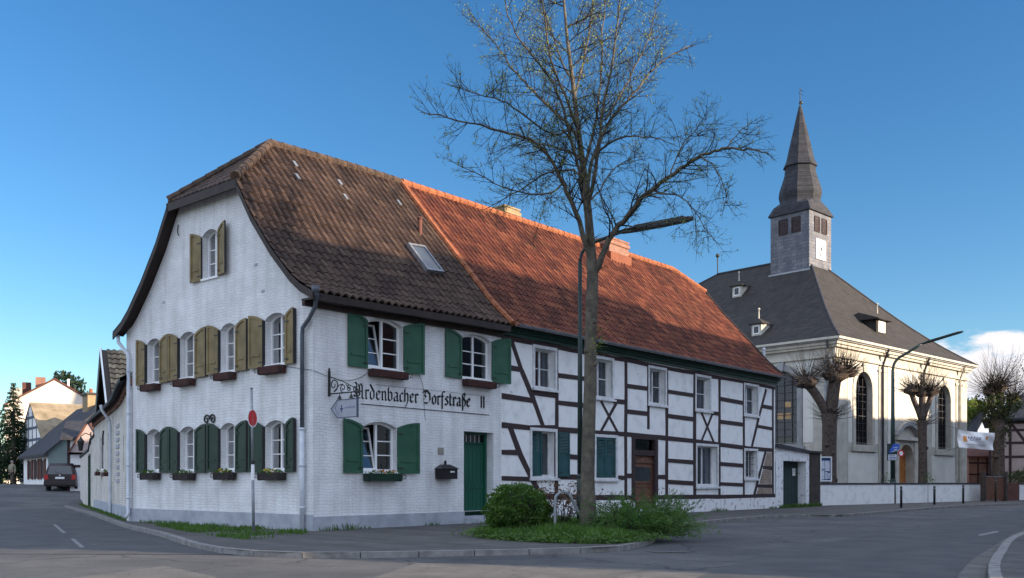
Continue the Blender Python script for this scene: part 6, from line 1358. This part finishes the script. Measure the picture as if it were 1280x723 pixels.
# one continuous body, then clothes over it
body_v = [(0, 0, .95), (0, 0, 1.15), (0, .01, 1.38), (0, .01, 1.50), (0, .02, 1.60), (0, .02, 1.70), (-.18, .0, 1.42), (-.25, -.04, 1.15), (-.27, .06, .90), (-.27, .08, .80), (.18, 0, 1.42), (.25, .04, 1.15), (.27, -.04, .90), (.27, -.06, .80), (-.09, 0, .88), (-.10, .10, .50), (-.10, -.02, .10), (-.10, .10, .04), (.09, 0, .88), (.10, -.06, .50), (.10, -.26, .16), (.10, -.20, .06)]
body_e = [(0, 1), (1, 2), (2, 3), (3, 4), (4, 5), (2, 6), (6, 7), (7, 8), (8, 9), (2, 10), (10, 11), (11, 12), (12, 13), (0, 14), (14, 15), (15, 16), (16, 17), (0, 18), (18, 19), (19, 20), (20, 21)]
skin_mesh('body', 'skin', body_v, body_e, [.14, .13, .13, .055, .095, .085, .06, .045, .035, .03, .06, .045, .035, .03, .085, .06, .045, .04, .085, .06, .045, .04], t)
skin_mesh('jacket', 'jacket', body_v[:3] + [(0, .01, 1.46)] + body_v[6:9] + body_v[10:13], [(0, 1), (1, 2), (2, 3), (2, 4), (4, 5), (5, 6), (2, 7), (7, 8), (8, 9)], [.19, .175, .17, .09, .085, .068, .055, .085, .068, .055], t)
skin_mesh('trousers', 'trousers', [body_v[0]] + body_v[14:17] + body_v[18:21], [(0, 1), (1, 2), (2, 3), (0, 4), (4, 5), (5, 6)], [.16, .105, .085, .07, .105, .085, .07], t)
for a, b_ in ((16, 17), (20, 21)): mb = MB(); mb.blob(((body_v[a][0]), (body_v[a][1] + body_v[b_][1]) / 2, body_v[b_][2] + .0), .07, 8, 0, (.8, 2.0, .75)); mb.build('shoe', 'tyre', t)
mb = MB(); mb.blob((0, 0.0, 1.69), .105, 10, .1, (1, 1.05, .95)); mb.build('hair', 'hair', t)

# ---------------------------------------------------------------- planting bed and grass
bed = smoothline([(-.85, 20.4), (-.1, 19.2), (.7, 18.5), (1.8, 18.15), (2.7, 18.9), (3.2, 20.4), (3.7, 23.5), (3.55, 25.3), (2.2, 26.2), (.5, 25), (-.6, 22.8), (-.85, 20.4)], 4)
mb = MB(); c = Vector((1.2, 20.8)); n = len(bed)
def bedz(x, y):
    inside_ = min(math.dist((x, y), b) for b in bed); return .02 + .16 * sstep(0, 1.3, inside_)
gr_ = {}
xs = [-1.1 + .2 * i for i in range(27)]; ys = [16.9 + .2 * i for i in range(49)]
for i, x in enumerate(xs):
    for j, y in enumerate(ys):
        if inside((x, y), bed): gr_[i, j] = mb.add((x, y, bedz(x, y)))
for (i, j) in list(gr_):
    if all(k in gr_ for k in ((i + 1, j), (i, j + 1), (i + 1, j + 1))): mb.f.append([gr_[i, j], gr_[i + 1, j], gr_[i + 1, j + 1], gr_[i, j + 1]])
struct(mb.build('flower_bed', 'ground'))
def blades(mb, x, y, z, h, r2, w=.012):
    a = r2.uniform(0, 6.28); lx, ly = math.cos(a) * h * .45, math.sin(a) * h * .45; px, py = -math.sin(a) * w, math.cos(a) * w
    mb.face([(x - px, y - py, z), (x + px, y + py, z), (x + lx * .5 + px * .6, y + ly * .5 + py * .6, z + h * .65), (x + lx * .5 - px * .6, y + ly * .5 - py * .6, z + h * .65)]); mb.face([(x + lx * .5 - px * .6, y + ly * .5 - py * .6, z + h * .65), (x + lx * .5 + px * .6, y + ly * .5 + py * .6, z + h * .65), (x + lx, y + ly, z + h)])
r2 = random.Random(5); mb = MB(); cnt = 0
while cnt < 14000:
    x, y = r2.uniform(-1.1, 3.7), r2.uniform(17, 26.3)
    if y > 22 and r2.random() < .6: continue
    if inside((x, y), bed): g = .5 + .5 * noise.noise(Vector((x * 1.1, y * 1.1, 3))); blades(mb, x, y, bedz(x, y) - .02, (.07 + .20 * g) * r2.uniform(.6, 1.2), r2, .014); cnt += 1
stuff(mb.build('grass', 'grass'), 'long bright grass growing in the planting bed under the bare tree', 'grass')
mb = MB(); cnt = 0                              # low leafy weeds along the bed's edge
while cnt < 2600:
    k = r2.randrange(len(bed) - 1); b_ = bed[k]; x, y = b_[0] + r2.gauss(0, .16), b_[1] + r2.gauss(.08, .14); z = .03 + abs(r2.gauss(0, .07)); s_ = r2.uniform(.02, .045)
    a = Vector((r2.gauss(0, 1), r2.gauss(0, 1), .5)).normalized(); b2_ = a.orthogonal().normalized(); p = Vector((x, y, z)); mb.face([p - a * s_, p - b2_ * s_ * .6, p + a * s_, p + b2_ * s_ * .6]); cnt += 1
stuff(mb.build('weeds', 'grass2'), 'low leafy weeds spilling over the edge of the planting bed', 'weeds')
mb = MB(); cnt = 0; strip = [gp(172, 652.5), gp(215, 662), gp(262, 670), (gp(305, 675)), gp(372, 671), gp(386, 665.5), gp(300, 659), gp(166, 650.6)]
while cnt < 7000:
    x, y = r2.uniform(-12, -4.5), r2.uniform(17, 30)
    if inside((x, y), strip):
        if noise.noise(Vector((x * .9, y * .9, 0))) + .25 > r2.random() * .8: blades(mb, x, y, 0, r2.uniform(.04, .13), r2, .012)
        cnt += 1
stuff(mb.build('grass', 'grass'), 'patchy grass strip at the foot of the gable wall', 'grass')
mb = MB()
for k in range(1400):                          # tufts along the walls
    t_ = r2.uniform(0, 26.5); c = noise.noise(Vector((t_ * .55, 0, 0)))
    if c < .05: continue
    x, y = W2(t_, -.10 - abs(r2.gauss(0, .06))); blades(mb, x, y, 0, r2.uniform(.05, .2) * (c + .5), r2, .014)
for k in range(900):
    t_ = r2.uniform(26.8, 31.5); x, y = W2(t_, -.15 - abs(r2.gauss(0, .12))); blades(mb, x, y, 0, r2.uniform(.05, .22), r2, .016)
for k in range(900): t_ = r2.uniform(.2, 24); blades(mb, A0[0] + SD[0] * t_ + SN[0] * (.08 + abs(r2.gauss(0, .1))), A0[1] + SD[1] * t_ + SN[1] * (.08 + abs(r2.gauss(0, .1))), .0, r2.uniform(.04, .14), r2, .014)
stuff(mb.build('weeds', 'grass2'), 'tufts of weeds along the foot of the house walls', 'weeds')
# clipped box bush: many small leaves in a rounded cushion
def bushpos(px, Y): return ((px - 640) / F * Y, Y)
bp_ = bushpos(648, 20.9); t = thing('box_bush', 'dense rounded clipped green bush left of the bare tree', 'bush', (bp_[0], bp_[1], .1))
mb = MB(); r3 = random.Random(11)
leaves(mb, (0, 0, .50), .75, .70, .56, 9500, .034, .55, .80, r3); leaves(mb, (0, 0, .42), .66, .62, .42, 2500, .04, .55, .5, r3); mb.build('foliage', 'box', t)
mb = MB(); mb.blob((0, 0, .42), .50, 10, .25, (1.15, 1.1, .85)); mb.build('inner_twigs', 'twig', t)
mb = MB()
for k in range(6): a = k * 1.05; mb.tube([(0, 0, -.1), (.25 * math.cos(a), .25 * math.sin(a), .4)], [.03, .015], 5)
mb.build('stem', 'bark', t)
# loose juniper / broom right of the tree: arching sprays
bp_ = bushpos(794, 20.6); t = thing('juniper_bush', 'loose feathery green bush with arching sprays right of the bare tree', 'bush', (bp_[0], bp_[1], .08))
mb = MB(); tw = MB(); r3 = random.Random(21)
for k in range(620):
    a = r3.uniform(0, 6.28); L_ = r3.uniform(.5, 1.35); el = r3.uniform(.15, 1.2); bx_ = Vector((r3.gauss(.12, .30), r3.gauss(-.1, .3), 0)); d = Vector((math.cos(a) * math.cos(el) * 1.1, math.sin(a) * math.cos(el), math.sin(el)))
    pts = [bx_ + d * (L_ * s_ / 6) + Vector((0, 0, -.22 * L_ * (s_ / 6) ** 2)) for s_ in range(7)]
    if k % 3 == 0: tw.tube(pts, [.008 - .001 * s_ for s_ in range(7)], 3, cap=False)
    for s_ in range(2, 7):
        for q in range(6):
            p = pts[s_] + Vector((r3.gauss(0, .035), r3.gauss(0, .035), r3.gauss(0, .03))); a_ = (d + Vector((r3.gauss(0, .5), r3.gauss(0, .5), r3.gauss(0, .5)))).normalized(); b2_ = a_.orthogonal().normalized(); s2 = r3.uniform(.03, .06); mb.face([p - a_ * s2, p - b2_ * s2 * .22, p + a_ * s2, p + b2_ * s2 * .22])
mb.build('foliage', 'juniper', t); tw.build('branches', 'twig', t)
# rose-like shrub with bronze young leaves behind the bush
bp_ = bushpos(702, 20.9); t = thing('rose_shrub', 'open shrub with dark stems and bronze red young leaves between bush and tree', 'shrub', (bp_[0], bp_[1], .08))
mb = MB(); tw = MB(); r3 = random.Random(31)
for k in range(26):
    a = r3.uniform(0, 6.28); pts = [Vector((0, 0, 0))]; d = Vector((math.cos(a) * .42, math.sin(a) * .3, 1)).normalized(); L_ = r3.uniform(.8, 1.35)
    for s_ in range(7): d = (d + Vector((r3.gauss(0, .18), r3.gauss(0, .18), -.04))).normalized(); pts.append(pts[-1] + d * L_ / 7)
    tw.tube(pts, [.010 - .0011 * i for i in range(8)], 4, cap=False)
    for s_ in range(5, 8):
        for q in range(7): p = pts[s_] + Vector((r3.gauss(0, .07), r3.gauss(0, .07), r3.gauss(0, .05))); a_ = Vector((r3.gauss(0, 1), r3.gauss(0, 1), r3.gauss(0, .6))).normalized(); b2_ = a_.orthogonal().normalized(); s2 = r3.uniform(.02, .04); mb.face([p - a_ * s2, p - b2_ * s2 * .7, p + a_ * s2, p + b2_ * s2 * .7])
mb.build('foliage', 'redleaf', t); tw.build('stem', 'twig', t)

# ---------------------------------------------------------------- the bare tree
rt = random.Random(17)
TB = Vector(((735 - 640) / F * 20.5, 20.5, 0)); T_ = thing('bare_tree', 'tall bare street tree with opening buds in front of the two houses', 'tree', tuple(TB))
def tp(px, py, dy=0): return at(px, py, 20.5 + dy) - TB
trunk = [Vector((0, 0, .0)), tp(735, 645), tp(734, 600), tp(736, 540), tp(737.5, 480), tp(738, 420), tp(740, 370), tp(741, 345), tp(739, 310), tp(735, 263), tp(729, 211), tp(723, 164), tp(716, 103), tp(709, 47), tp(704, -5), tp(699, -60)]
trad = [.23, .185, .155, .146, .138, .130, .134, .125, .105, .088, .073, .06, .048, .036, .025, .012]
mb = MB(); mb.tube([p + Vector((rt.uniform(-.008, .008), 0, 0)) for p in trunk], trad, 14)
for pp in ((742, 402, .09), (733, 438, .08), (744, 455, .07), (738, 388, .07), (732, 300, .06)): mb.blob(tuple(tp(pp[0], pp[1], -.09)), pp[2] * .8, 8, .4)
TRK = mb.build('trunk', 'bark', T_, smooth=True)
limbs = [
    ([(741, 352), (752, 322), (766, 292), (779, 276), (801, 249), (820, 234), (838.5, 221), (858, 206), (876, 195), (893, 189), (909, 185), (930, 187), (947, 188), (960, 193)], (0, -1.8), .095, .012),
    ([(739, 330), (729, 296), (721, 268), (711, 246), (702, 226), (692, 206), (679, 188), (664, 175), (636, 167), (612, 160), (594, 155), (560, 148), (530, 141)], (0, -2.2), .080, .010),
    ([(724, 175), (706, 152), (688, 136), (672, 120), (660, 108), (646, 92), (636, 80), (617, 52), (605, 38), (592, 22)], (0, 1.8), .055, .010),
    ([(727, 200), (712, 190), (684, 183), (660, 176), (640, 172)], (0, 2.5), .04, .010),
    ([(731, 225), (716, 212), (700, 214), (680, 219), (655, 235), (634, 246), (610, 260)], (0, 2.2), .04, .010),
    ([(735, 240), (737, 211), (749, 179), (763, 150), (778, 132), (791, 117), (808, 98), (824, 80), (842, 68), (862, 58)], (0, 1.2), .060, .010),
    ([(734, 262), (742, 222), (748, 190), (750, 160), (757, 120), (764, 88), (769, 50), (774, 10), (777, -40)], (0, -1.5), .062, .012),
    ([(729, 215), (738, 180), (745, 150), (749, 118), (752, 80), (753, 40), (758, -10)], (0, 2.0), .05, .012),
    ([(722, 162), (710, 130), (696, 96), (686, 60), (680, 20), (676, -25)], (0, -1.4), .045, .012),
    ([(718, 120), (726, 90), (735, 50), (740, 10), (742, -40)], (0, 1.2), .04, .010),
    ([(716, 103), (702, 78), (690, 40), (678, 8), (668, -20)], (0, 2.4), .035, .010),
    ([(740, 318), (736, 280), (728, 240), (722, 205), (712, 170), (705, 138), (692, 108), (676, 82), (655, 58), (640, 32), (632, 5)], (0, -2.6), .055, .010),
    ([(748, 190), (768, 176), (790, 170), (812, 172), (834, 178)], (0, -2.0), .032, .008),
    ([(757, 150), (775, 120), (792, 88), (806, 60), (815, 30), (820, 5)], (0, 2.5), .035, .008),
    ([(736, 250), (750, 238), (766, 214), (786, 200), (806, 196)], (0, 3.0), .03, .008),
    ([(720, 150), (700, 168), (676, 160), (650, 140), (626, 125), (600, 120), (566, 108)], (0, -2.8), .035, .008),
    ([(704, 230), (690, 240), (672, 244), (640, 238), (606, 224), (570, 205)], (-.6, -3.2), .03, .007),
    ([(801, 249), (820, 242), (846, 244), (864, 258), (880, 282), (892, 300)], (-.8, -2.6), .028, .006),
    ([(876, 195), (890, 205), (900, 222), (908, 246), (904, 262)], (-1.4, -2.2), .022, .006),
    ([(838, 221), (846, 196), (858, 176), (872, 160), (884, 148)], (-1.0, .6), .022, .006),
    ([(909, 185), (920, 170), (934, 158), (948, 152)], (-1.4, -1.0), .016, .005),
]
lm_ = MB(); twm = MB(); bud = MB(); nseg = [0, 0]
def grow(p, d, L, r0, lvl, up=.12):
    """a crooked branch that throws side branches; the last order carries buds"""
    n = max(3, int(L / (.16 if lvl > 1 else .22))); pts = [p]; step = L / n
    for i in range(n):
        d = (d + Vector((rt.gauss(0, .13), rt.gauss(0, .13), rt.gauss(0, .11) + up * .35)) * (1 if lvl < 3 else 1.3)).normalized(); pts.append(pts[-1] + d * step)
    rad = [r0 * (1 - .75 * i / n) for i in range(n + 1)]
    twm.tube(pts, rad, 4 if lvl < 2 else 3, cap=False); nseg[0] += n
    if lvl >= 3:
        for q in pts[1:]:
            if rt.random() < .42: s_ = rt.uniform(.012, .026); c = q + Vector((rt.gauss(0, .02), rt.gauss(0, .02), rt.gauss(0, .02))); a = Vector((rt.gauss(0, 1), rt.gauss(0, 1), rt.gauss(0, 1))).normalized(); b_ = a.orthogonal().normalized(); bud.face([c - a * s_, c - b_ * s_ * .7, c + a * s_, c + b_ * s_ * .7])
        return
    k = int(L / (.19 if lvl == 1 else .13)) + 1
    for j in range(k):
        t_ = .2 + .8 * (j + rt.random() * .8) / k
        if t_ > 1: continue
        i = min(n - 1, int(t_ * n)); q = pts[i]; dd = (pts[i + 1] - pts[i]).normalized(); side = dd.orthogonal().normalized(); side = Matrix.Rotation(rt.uniform(0, 6.283), 3, dd) @ side
        nd = (dd * rt.uniform(.65, 1.0) + side * rt.uniform(.5, .9) + Vector((0, 0, .15))).normalized()
        grow(q, nd, L * rt.uniform(.32, .6) * (1.15 - .5 * t_), max(.0036, rad[i] * .62), lvl + 1, up)
for pts_, (d0, d1), r0, r1 in limbs:
    n = len(pts_); P_ = [tp(x, y, d0 + (d1 - d0) * i / (n - 1)) for i, (x, y) in enumerate(pts_)]; P_ = [Vector(q) for q in smoothline([tuple(q) for q in P_], 3)]; N_ = len(P_)
    P_ = [q + Vector((rt.gauss(0, .012), rt.gauss(0, .012), rt.gauss(0, .012))) if 0 < i < N_ - 1 else q for i, q in enumerate(P_)]
    r0 *= .8; rad = [r0 + (r1 - r0) * (i / (N_ - 1)) ** .8 for i in range(N_)]
    lb = MB(); lb.tube(P_, rad, 8); lb.build('branch', 'bark', T_, smooth=True)
    Lt = sum((P_[i + 1] - P_[i]).length for i in range(N_ - 1)); acc = 0; nxt = Lt * .2
    for i in range(N_ - 1):
        acc += (P_[i + 1] - P_[i]).length
        while acc > nxt:
            nxt += rt.uniform(.065, .14); t_ = acc / Lt; dd = (P_[i + 1] - P_[i]).normalized(); side = Matrix.Rotation(rt.uniform(0, 6.283), 3, dd) @ dd.orthogonal().normalized(); nd = (dd * rt.uniform(.45, .9) + side * rt.uniform(.6, .95) + Vector((0, 0, .08))).normalized()
            L_ = rt.uniform(.55, 1.25) * (1.0 - .38 * t_) * min(1.15, .6 + Lt / 5)
            grow(P_[i], nd, L_, max(.007, min(.02, rad[i] * .36)), 1 if L_ > .6 else 2, rt.choice((.12, .12, .0, -.12)))
    grow(P_[-1], (P_[-1] - P_[-2]).normalized(), .3, r1, 2)
for i in range(10, len(trunk) - 1):             # the leader's own side branches
    for k in range(6): q = trunk[i].lerp(trunk[i + 1], rt.random()); a = rt.uniform(0, 6.283); grow(q, Vector((math.cos(a), math.sin(a), .55)).normalized(), rt.uniform(.7, 1.6), .016, 1)
for (x, y) in ((744, 338), (738, 300), (737, 420), (745, 425)):
    for k in range(7): a = rt.uniform(0, 6.283); grow(tp(x, y), Vector((math.cos(a), math.sin(a), .4)).normalized(), rt.uniform(.25, .6), .006, 3)
for (x, y, n_) in ((747, 428, 60), (744, 436, 40), (738, 260, 30), (728, 215, 30)):
    for k in range(n_): c = tp(x, y, -.15) + Vector((rt.gauss(0, .10), rt.gauss(0, .1), rt.gauss(0, .16))); s_ = rt.uniform(.012, .028); a = Vector((rt.gauss(0, 1), rt.gauss(0, 1), rt.gauss(0, 1))).normalized(); b_ = a.orthogonal().normalized(); bud.face([c - a * s_, c - b_ * s_ * .7, c + a * s_, c + b_ * s_ * .7])
twm.build('twigs', 'twig', T_); bud.build('buds', 'bud', T_)
print('twig segments', nseg[0])

# ---------------------------------------------------------------- pollarded trees by the church
def pollard(label, Y, pxs, trunk_pts, tr, stems, heads, seed, ivy=0, tl=1.5, ntw=110, group='pollarded trees by the church'):
    r4 = random.Random(seed); b_ = at(pxs, 600, Y); base = Vector((b_.x, b_.y, 0)); t = thing('pollard_tree', label, 'tree', tuple(base), 0, group)
    q = lambda x, y, dy=0: at(x, y, Y + dy) - base
    mb = MB(); P_ = [Vector((0, 0, -.1))] + [q(*p) for p in trunk_pts]; mb.tube(P_, [tr * 1.25] + [tr * k for k in (1.0, .92, .95, 1.1)[:len(trunk_pts)]], 12)
    for i in range(7): k = r4.choice(P_[1:]); mb.blob((k.x + r4.uniform(-tr, tr) * .8, k.y - tr * .6, k.z + r4.uniform(-.4, .4)), tr * .35, 7, .5)
    mb.build('trunk', 'pbark', t, smooth=True)
    for st, r_ in stems: mb = MB(); mb.tube(smoothline([tuple(q(*p)) for p in st], 3), [r_] * ((len(st) - 1) * 3 + 1), 9); mb.build('limb', 'pbark', t, smooth=True)
    tw = MB()
    for (x, y, r_, w_) in heads:
        r_ *= .82; c = q(x, y); kb = MB(); kb.blob(tuple(c), r_, 10, .5, (1.15, 1, .85))
        for k in range(9): a = r4.uniform(0, 6.28); e = r4.uniform(-.6, 1.2); kb.blob((c.x + math.cos(a) * math.cos(e) * r_ * .85, c.y + math.sin(a) * math.cos(e) * r_ * .85, c.z + math.sin(e) * r_ * .7), r_ * .4, 7, .6)
        kb.build('knob', 'pbark', t, smooth=True)
        for k in range(int(ntw * w_ * 2.0)):
            a = r4.uniform(0, 6.28); e = math.asin(r4.uniform(-.25, 1)); d = Vector((math.cos(a) * math.cos(e), math.sin(a) * math.cos(e), math.sin(e))); L_ = tl * r4.uniform(.35, 1.0) * (.6 + .5 * max(0, d.z)); p = c + d * r_ * .7; pts = [p]
            for s_ in range(4): d = (d + Vector((r4.gauss(0, .10), r4.gauss(0, .10), .07 + r4.gauss(0, .08)))).normalized(); pts.append(pts[-1] + d * L_ / 4)
            tw.tube(pts, [.015, .012, .009, .007, .004], 3, cap=False)
    for k in range(70):                      # shoots on the trunk
        p = q(*trunk_pts[-1]) .lerp(q(*trunk_pts[-2]), r4.uniform(0, .7)); a = r4.uniform(0, 6.28); d = Vector((math.cos(a), math.sin(a), r4.uniform(-.1, .6))).normalized(); L_ = r4.uniform(.5, 1.3); p = p + d * tr * .8
        tw.tube([p, p + d * L_ * .5 + Vector((0, 0, .05)), p + d * L_ + Vector((0, 0, .16))], [.012, .009, .005], 3, cap=False)
    tw.build('twigs', 'twig', t)
    if ivy:
        iv = MB()
        for (x, y, rx, rz, n_) in ivy: c = q(x, y); leaves(iv, tuple(c), rx, rx * .8, rz, n_, .085, .7, .3, r4)
        iv.build('ivy', 'ivy', t)
    return t
pollard('thick pollarded tree with two knobbly heads in front of the church corner', 51, 1036, [(1036, 600), (1036.5, 560), (1037, 530), (1037, 518)], .42,
        [([(1036, 525), (1027, 505), (1016, 488), (1008, 480)], .24), ([(1037, 525), (1040, 505), (1042, 488), (1044, 474)], .33)], [(1008, 478, .55, .9), (1046, 468, .72, 1.1), (1058, 466, .5, .8), (1036, 470, .35, .4)], 3, tl=1.9)
pollard('slimmer pollarded tree with three heads in front of the church door bay', 57, 1153.5, [(1153.5, 600), (1153.5, 565), (1153, 540), (1152.6, 526)], .27,
        [([(1152.6, 530), (1148, 515), (1142, 500), (1139, 490)], .16), ([(1152.6, 530), (1152.6, 512), (1152.6, 495)], .2), ([(1153, 530), (1157, 515), (1162, 500), (1164, 494)], .15)], [(1139, 488, .42, .8), (1152.6, 491, .42, .8), (1164, 490, .45, .8)], 5, tl=1.9, ntw=90)
pollard('ivy covered pollarded tree rising behind the banner at the right edge', 64, 1248, [(1248, 600), (1248, 570), (1247.5, 540), (1247.5, 525)], .42,
        [([(1247, 530), (1240, 510), (1237, 490)], .2), ([(1248, 530), (1250, 508), (1250, 485)], .22), ([(1249, 530), (1259, 512), (1266, 500)], .18)], [(1237, 490, .4, .8), (1250, 484, .45, .9), (1266, 498, .4, .7)], 7, tl=3.0, ntw=110,
        ivy=[(1247, 512, 1.4, 1.0, 900), (1233, 503, .8, .8, 380), (1264, 504, .9, .7, 380), (1250, 535, .75, 1.5, 500), (1244, 486, .6, 1.0, 260)])
# ---------------------------------------------------------------- other trees and hedges
def leafy(name, label, Y, px, zb, crown, m, seed, leaf=.12, tr=.15, group=None):
    r5 = random.Random(seed); b_ = at(px, 600, Y); z0 = gh(b_.x, b_.y) - .1; base = Vector((b_.x, b_.y, z0)); t = thing(name, label, 'tree' if 'tree' in name or 'fir' in name or 'pine' in name else 'hedge', tuple(base), 0, group)
    mb = MB(); zt = at(0, min(c[1] for c in crown), Y)[2] - z0; mb.tube([(0, 0, -.1), (0, 0, zt * .5), (0, 0, zt * .92)], [tr, tr * .7, tr * .2], 7); mb.build('trunk', 'bark', t)
    lv = MB()
    for (x, y, rx, rz, n_) in crown: leaves(lv, tuple(at(x, y, Y) - base), rx, rx, rz, n_, leaf, .5, .35, r5)
    lv.build('crown', m, t); return t
# conifer: tiers of drooping sprays
def conifer(label, Y, px, pytop, pybase, w, seed, name='fir_tree'):
    r5 = random.Random(seed); b_ = at(px, 600, Y); z0 = gh(b_.x, b_.y) - .1; base = Vector((b_.x, b_.y, z0)); t = thing(name, label, 'tree', tuple(base)); H_ = at(0, pytop, Y)[2] - z0
    mb = MB(); mb.tube([(0, 0, -.1), (0, 0, H_ * .6), (0, 0, H_)], [.22, .12, .02], 8); mb.build('trunk', 'bark', t); lv = MB()
    zb = at(0, pybase, Y)[2] - z0; n = 24
    for i in range(n):
        f = i / (n - 1); z = zb + (H_ - zb) * f; R_ = w * (1 - f) ** .8 * (.85 + .3 * r5.random()) + .12; nb_ = int(12 + 14 * (1 - f))
        for k in range(nb_):
            a = r5.uniform(0, 6.28); L_ = R_ * r5.uniform(.7, 1.1)
            for s_ in range(int(5 + L_ * 9)):
                q = r5.uniform(.15, 1); p = Vector((math.cos(a) * L_ * q + r5.gauss(0, .08), math.sin(a) * L_ * q + r5.gauss(0, .08), z - .35 * L_ * q + r5.gauss(0, .07))); d = Vector((math.cos(a) + r5.gauss(0, .5), math.sin(a) + r5.gauss(0, .5), r5.gauss(-.2, .4))).normalized(); b2_ = d.orthogonal().normalized(); s2 = r5.uniform(.09, .17); lv.face([p - d * s2, p - b2_ * s2 * .3, p + d * s2, p + b2_ * s2 * .3])
    lv.build('crown', 'fir', t)
conifer('dark slender fir standing at the left edge beside the timbered cottage', 74, 17, 481, 592, 1.9, 3)
leafy('pine_tree', 'dark pine top showing behind the cream gable', 112, 85, 0, [(84, 478, 2.0, .9, 300), (90, 486, 1.6, .8, 200), (80, 470, 1.1, .6, 140), (92, 492, 1.4, .7, 150), (83, 500, 2, 1.6, 200)], 'fir', 4, .25, .25)
leafy('dark_tree', 'dark evergreen mass below the fir at the left edge', 78, 0, 0, [(-2, 540, 2.2, 2.2, 900), (12, 575, 1.6, 1.6, 700), (0, 590, 2.6, 1.4, 700), (24, 560, .8, 1.6, 300)], 'fir', 8, .16, .2)
leafy('spring_tree', 'yellow green young tree between the church corner and the banner', 90, 1216, 0, [(1216, 512, 1.0, 1.2, 700), (1222, 520, .9, 1.3, 500), (1214, 535, .8, 1.3, 400)], 'yleaf', 9, .14, .12)
leafy('background_tree', 'large bare brown crowned tree beyond the pink house roof', 120, 1270, 0, [(1272, 470, 3.4, 2.6, 900), (1262, 488, 2.5, 2, 500)], 'twig', 10, .10, .2)
leafy('clipped_hedge', 'dark clipped hedge above the right white wall', 66, 1274, 0, [(1274, 597, .8, .55, 700), (1281, 595, .8, .6, 500)], 'ivy', 12, .07, .05)
leafy('wall_shrub', 'small green shrub peeping over the low white wall beside the second pollard', 55, 1160, 0, [(1160, 598, .25, .35, 60), (1166, 600, .2, .3, 40)], 'grass2', 13, .05, .02)['category'] = 'shrub'
leafy('wall_shrub', 'small green shrub peeping over the low white wall left of the church door', 55, 1109, 0, [(1109, 598, .3, .35, 70)], 'grass2', 14, .05, .02)['category'] = 'shrub'
